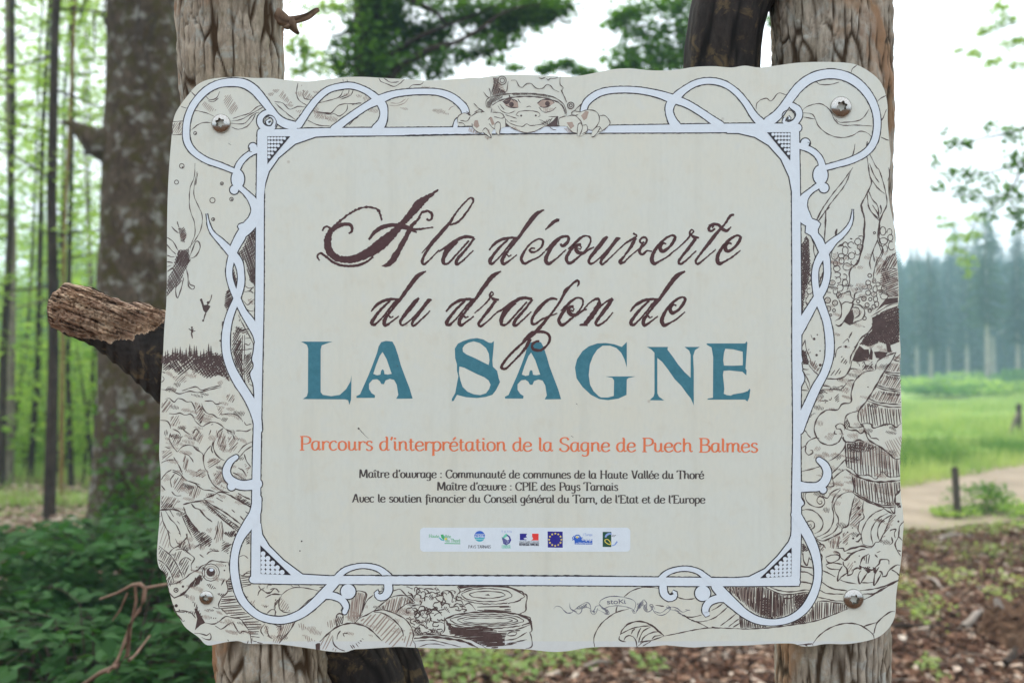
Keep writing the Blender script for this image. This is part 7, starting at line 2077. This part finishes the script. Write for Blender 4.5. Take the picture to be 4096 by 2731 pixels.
# chips and sticks: small angular slabs
n = 4200
yy = 3.0 + 6.6 * rng.random(n) ** 1.2
xx = rng.uniform(.0, .56, n) * yy
V, F = [], []
for i in range(n):
    a = rng.uniform(0, 6.28); L_ = rng.uniform(.02, .085); W_ = L_ * rng.uniform(.2, .6); T_ = rng.uniform(.006, .02)
    ca, sa = math.cos(a), math.sin(a); ti = rng.normal(0, .3); z = gz(xx[i], yy[i]) + .015
    b = len(V)
    for (u, v) in ((-1, -1), (1, -.7), (1, .8), (-1, 1)):
        for w_ in (0, 1):
            X, Y = u * L_ / 2, v * W_ / 2
            V.append((xx[i] + X * ca - Y * sa, yy[i] + X * sa + Y * ca, z + X * ti + w_ * T_ + .006))
    F += [(b, b + 2, b + 3, b + 1), (b + 2, b + 4, b + 5, b + 3), (b + 4, b + 6, b + 7, b + 5), (b + 6, b, b + 1, b + 7), (b + 1, b + 3, b + 5, b + 7)]
tag(link('wood_chips', np_mesh('wood_chips', V, F), M_CHIP), kind='stuff')

M_GRASS = leaf_mat('grass_blades', (0.09, 0.22, 0.035), (0.30, 0.40, 0.10), .45, scale=.45, c3=(0.34, 0.38, 0.18))
def blades(name, x, y, h, w, mat=None):
    n = len(x)
    z = gzv(x, y)
    a = rng.uniform(0, 6.28, n); hh = h * rng.uniform(.5, 1.3, n); lean = rng.normal(0, .3, (n, 2)) * hh[:, None]
    ww = w * rng.uniform(.7, 1.3, n)
    dx, dy = np.cos(a) * ww / 2, np.sin(a) * ww / 2
    V = np.stack([np.stack([x - dx, y - dy, z - .01], 1), np.stack([x + dx, y + dy, z - .01], 1),
                  np.stack([x + lean[:, 0], y + lean[:, 1], z + hh], 1)], 1).reshape(-1, 3)
    F = np.arange(3 * n).reshape(-1, 3)
    o = link(name, np_mesh(name, V, F), mat or M_GRASS)
    tag(o, kind='stuff')
# meadow beyond the path
n = 60000
yy = 11 + 45 * rng.random(n) ** 1.8
xx = np.where(rng.random(n) < .75, rng.uniform(.30, .60, n), rng.uniform(-.62, -.28, n)) * yy
pd = np.array([path_dist(a, b) if b < 26 else 9 for a, b in zip(xx, yy)])
dens = np.array([mnoise.noise(Vector((a * .5, b * .5, 2.2))) for a, b in zip(xx, yy)])
k = (pd > 1.0) & (dens > -.16) & (yy > 10.6)
sc = 1 + yy[k] / 26
blades('meadow_grass', xx[k], yy[k], .16 * sc, .010 * sc)
# taller, darker grass along the far side of the path
n = 16000
t_ = rng.uniform(3.5, 11.5, n)
yy = 13.6 + (t_ - 4) * .80 + np.abs(rng.normal(0, 1.5, n)); xx = t_
pd = np.array([path_dist(a, b) for a, b in zip(xx, yy)])
dens = np.array([mnoise.noise(Vector((a * .9, b * .6, 8.2))) for a, b in zip(xx, yy)])
k = (pd > 1.35) & (dens > -.02)
blades('tall_grass', xx[k], yy[k], .30, .016, leaf_mat('tall_grass_blades', (0.07, 0.17, 0.035), (0.12, 0.25, 0.05), .4, scale=.6))
# verge between path and bark litter
n = 6500
xx = rng.uniform(2.2, 8.4, n); yy = 7.2 + (xx - 2.2) * .28 + rng.normal(0, .55, n) + 1.2
pd = np.array([path_dist(a, b) for a, b in zip(xx, yy)])
dens = np.array([mnoise.noise(Vector((a * 1.3, b * 1.3, 5.2))) for a, b in zip(xx, yy)])
k = (pd > .95) & (dens > .10)
blades('verge_grass', xx[k], yy[k], .085, .009)
# scattered green tufts and sprouts on the litter
spots = [(3760, 2330, 40), (3700, 2440, 40), (3640, 2470, 46), (3850, 2340, 24), (4060, 2360, 40), (3990, 2410, 26), (3700, 2700, 30), (3600, 2380, 30), (1760, 2660, 80), (1850, 2700, 90), (2000, 2690, 60), (2100, 2720, 50), (2230, 2660, 60), (2330, 2625, 50), (1900, 2640, 60), (2600, 2700, 40), (3950, 2230, 30)]
xs_, ys_, hs_ = [], [], []
for (a, b, r) in spots:
    d = 1.5 / ((b - 1500) / FPX)
    for _ in range(int(r * 3.2)):
        yv = d + rng.normal(0, r * 2.2 * d / FPX); xv = dist_pt(a, d) + rng.normal(0, r * .8 * d / FPX)
        xs_.append(xv); ys_.append(yv)
xs_, ys_ = xs_[::2], ys_[::2]
C = np.stack([xs_, ys_, gzv(np.array(xs_), np.array(ys_)) + rng.uniform(.01, .10, len(xs_))], 1)
V, F = leaves_np(rng, C, .045, .35, fold=.3)
tag(link('seedling_leaves', np_mesh('seedling_leaves', V, F), M_GRASS), kind='stuff')

# ------------------------------------------------------------------ wooden posts and debris on the right
m_post, nt, p = new_mat('post_wood_dark')
c = mk_ramp(nt, mk_noise(nt, mk_coord(nt, (1, 1, .2)), 40, 4), [(.35, (.035, .028, .02)), (.65, (.085, .07, .05))]); nt.links.new(c, p.inputs['Base Color']); p.inputs['Roughness'].default_value = .9
def round_post(x, y, h, r, label, lean=0.0, brace=None):
    root = empty('wooden_post', (x, y, gz(x, y)))
    tag(root, label, 'post', 'short wooden posts by the path')
    path = [(0, 0, -.1, r * 1.04), (lean * .4, 0, h * .4, r), (lean, 0, h - r * .4, r * .97), (lean, 0, h - r * .08, r * .86), (lean, 0, h, r * .5), (lean, 0, h + .002, .001)]
    V, F = tubes_np([path], 14)
    link('shaft', np_mesh('shaft', V, F, True), m_post, root)
    if brace:
        V, F = tubes_np([[(brace, -.05, 0, r * .7), (brace * .45, -.03, h * .45, r * .7), (.0, 0, h * .78, r * .6)]], 10)
        link('brace', np_mesh('brace', V, F, True), M_B_PALE, root)
d = ground_y(2068)
round_post(dist_pt(3822, d), d, (2068 - 1858) * d / FPX, 14 * d / FPX, 'short dark wooden post standing alone between path and bark litter', lean=-.025)
d = ground_y(1752)
round_post(dist_pt(4072, d), d, (1752 - 1632) * d / FPX, 11 * d / FPX, 'far wooden post with a slanting pale brace, on the meadow at the right edge', brace=-.24)
# bush beside the short post
d = 10.9
bush('bush', dist_pt(3910, d), d, .36, .62, 900, .045, M_L_MID, 'small dark green bush beside the short dark post', seed=91, stems=4)
d = 11.1
bush('bush', dist_pt(3970, d), d, .22, .5, 500, .045, M_L_BEECH, 'low bright green bush right of the small dark one on the path verge', seed=92, stems=3)
d = 10.6
bush('bush', dist_pt(3790, d), d, .16, .5, 420, .045, M_L_BEECH, 'low green tuft-like bush around the foot of the short dark post', seed=93, stems=3)
d = 10.4
bush('bush', dist_pt(4090, d), d, .2, .5, 420, .045, M_L_BEECH, 'low bright bush at the right edge between path and bark heap', seed=94, stems=3)

# many small twigs strewn over the litter
segs = []
for i in range(420):
    d = rng.uniform(3.2, 9.3); x = rng.uniform(-.1, .56) * d; a = rng.uniform(0, 6.28); L_ = rng.uniform(.08, .38)
    segs.append([(x + (t - .5) * L_ * math.cos(a) + .01 * math.sin(t * 7 + i), d + (t - .5) * L_ * math.sin(a), gz(x, d) + .035 + .02 * math.sin(t * 4 + i), .0035 + .004 * rng.random() * (1 - t)) for t in (0, .33, .66, 1)])
V, F = tubes_np(segs, 4)
tag(link('strewn_twigs', np_mesh('strewn_twigs', V, F, True), simple_bark('strewn_twig_bark', (.16, .11, .075), (.30, .24, .19), (.06, .04, .03))), kind='stuff')
# fallen sticks and a stump
M_STICK = simple_bark('wood_bleached', (0.36, 0.31, 0.26), (0.44, 0.39, 0.34), (0.17, 0.13, 0.10), sc=3)
def stick(a, b, r, label, mat=M_STICK, lift=.03):
    da, db = [1.5 / ((q[1] - 1500) / FPX) for q in (a, b)]
    P0 = Vector((dist_pt(a[0], da), da, 0)); P1 = Vector((dist_pt(b[0], db), db, 0))
    root = empty('fallen_branch', (P0 + P1) / 2)
    tag(root, label, 'branch', 'fallen branches on the bark litter')
    pts = []
    n = 7
    for i in range(n):
        t = i / (n - 1)
        q = P0.lerp(P1, t); q.z = gz(q.x, q.y) + lift + .02 * math.sin(t * 5)
        q.x += .015 * math.sin(t * 9)
        pts.append((*(q - root.location), r * (1.1 - .55 * t)))
    V, F = tubes_np([pts], 8)
    link('wood', np_mesh('wood', V, F, True), mat, root)
stick((3835, 2520), (3965, 2410), .022, 'pale straight fallen branch pointing up towards the stump')
stick((3440, 2525), (3880, 2515), .014, 'long dark fallen branch lying level across the litter', M_B_DARK)
stick((3740, 2170), (3890, 2150), .02, 'pale fallen branch along the edge of the litter near the path')
stick((3690, 2330), (3830, 2420), .012, 'thin pale fallen branch left of the stump')
stick((4000, 2660), (4096, 2560), .018, 'brown fallen branch in the lower right corner', M_B_DARK)
stick((2300, 2700), (2520, 2640), .010, 'thin fallen branch seen under the middle of the sign')
def stump_pt(xp, yp): 
    d = 1.5 / ((yp - 1500) / FPX)
    return dist_pt(xp, d), d
x, y = stump_pt(4060, 2560)
st_ = empty('tree_stump', (x, y, gz(x, y)))
tag(st_, 'rotten brown stump with splintered sides at the right edge of the litter', 'stump')
V = []
nu, nv = 36, 14
g = random.Random(2)
tops = [.27 + .035 * math.sin(k * .7) + g.uniform(-.035, .03) for k in range(nu)]
for j in range(nv + 1):
    for k in range(nu):
        a = 2 * math.pi * k / nu
        r = .17 * (1 + .18 * math.cos(3 * a) + .1 * math.sin(5 * a)) * (1.35 - .4 * j / nv) + .01 * g.uniform(-1, 1)
        V.append((r * math.cos(a), r * math.sin(a), -.05 + tops[k] * j / nv))
for k in range(nu):
    a = 2 * math.pi * k / nu
    V.append((.07 * math.cos(a), .07 * math.sin(a), .14))
F = [(j * nu + k, j * nu + (k + 1) % nu, (j + 1) * nu + (k + 1) % nu, (j + 1) * nu + k) for j in range(nv + 1) for k in range(nu)]
M_STUMP = simple_bark('wood_rotten', (0.13, 0.07, 0.04), (0.21, 0.13, 0.08), (0.05, 0.026, 0.015), sc=1.2)
link('wood', np_mesh('wood', V, F), M_STUMP, st_)
x, y = stump_pt(3985, 2540)
sl = empty('wood_splinter', (x, y, gz(x, y)))
tag(sl, 'upright grey splinter of wood beside the rotten stump', 'wood piece')
V, F = tubes_np([[(0, 0, -.03, .034), (.0, 0, .08, .036), (-.012, 0, .18, .030), (-.02, 0, .235, .012)]], 7)
link('wood', np_mesh('wood', V, F), M_STICK, sl)
# ------------------------------------------------------------------ haze: the humid air between the sign and the far wood
hx, hy0, hy1, hz0, hz1 = 430, -310, 705, -1.6, 34
V = [(sx * hx, y, z) for z in (hz0, hz1) for y in (hy0, hy1) for sx in (-1, 1)]
F = [(0, 2, 3, 1), (4, 5, 7, 6), (0, 1, 5, 4), (2, 6, 7, 3), (0, 4, 6, 2), (1, 3, 7, 5)]
mh = bpy.data.materials.new('haze_air')
mh.use_nodes = True
nt = mh.node_tree
for n in list(nt.nodes):
    nt.nodes.remove(n)
o_ = nt.nodes.new('ShaderNodeOutputMaterial')
pv = nt.nodes.new('ShaderNodeVolumePrincipled')
pv.inputs['Color'].default_value = (0.54, 0.80, 0.97, 1)
pv.inputs['Density'].default_value = HAZE_DENSITY
pv.inputs['Anisotropy'].default_value = 0.2
nt.links.new(pv.outputs[0], o_.inputs['Volume'])
tag(link('haze', np_mesh('haze', V, F), mh), kind='stuff')
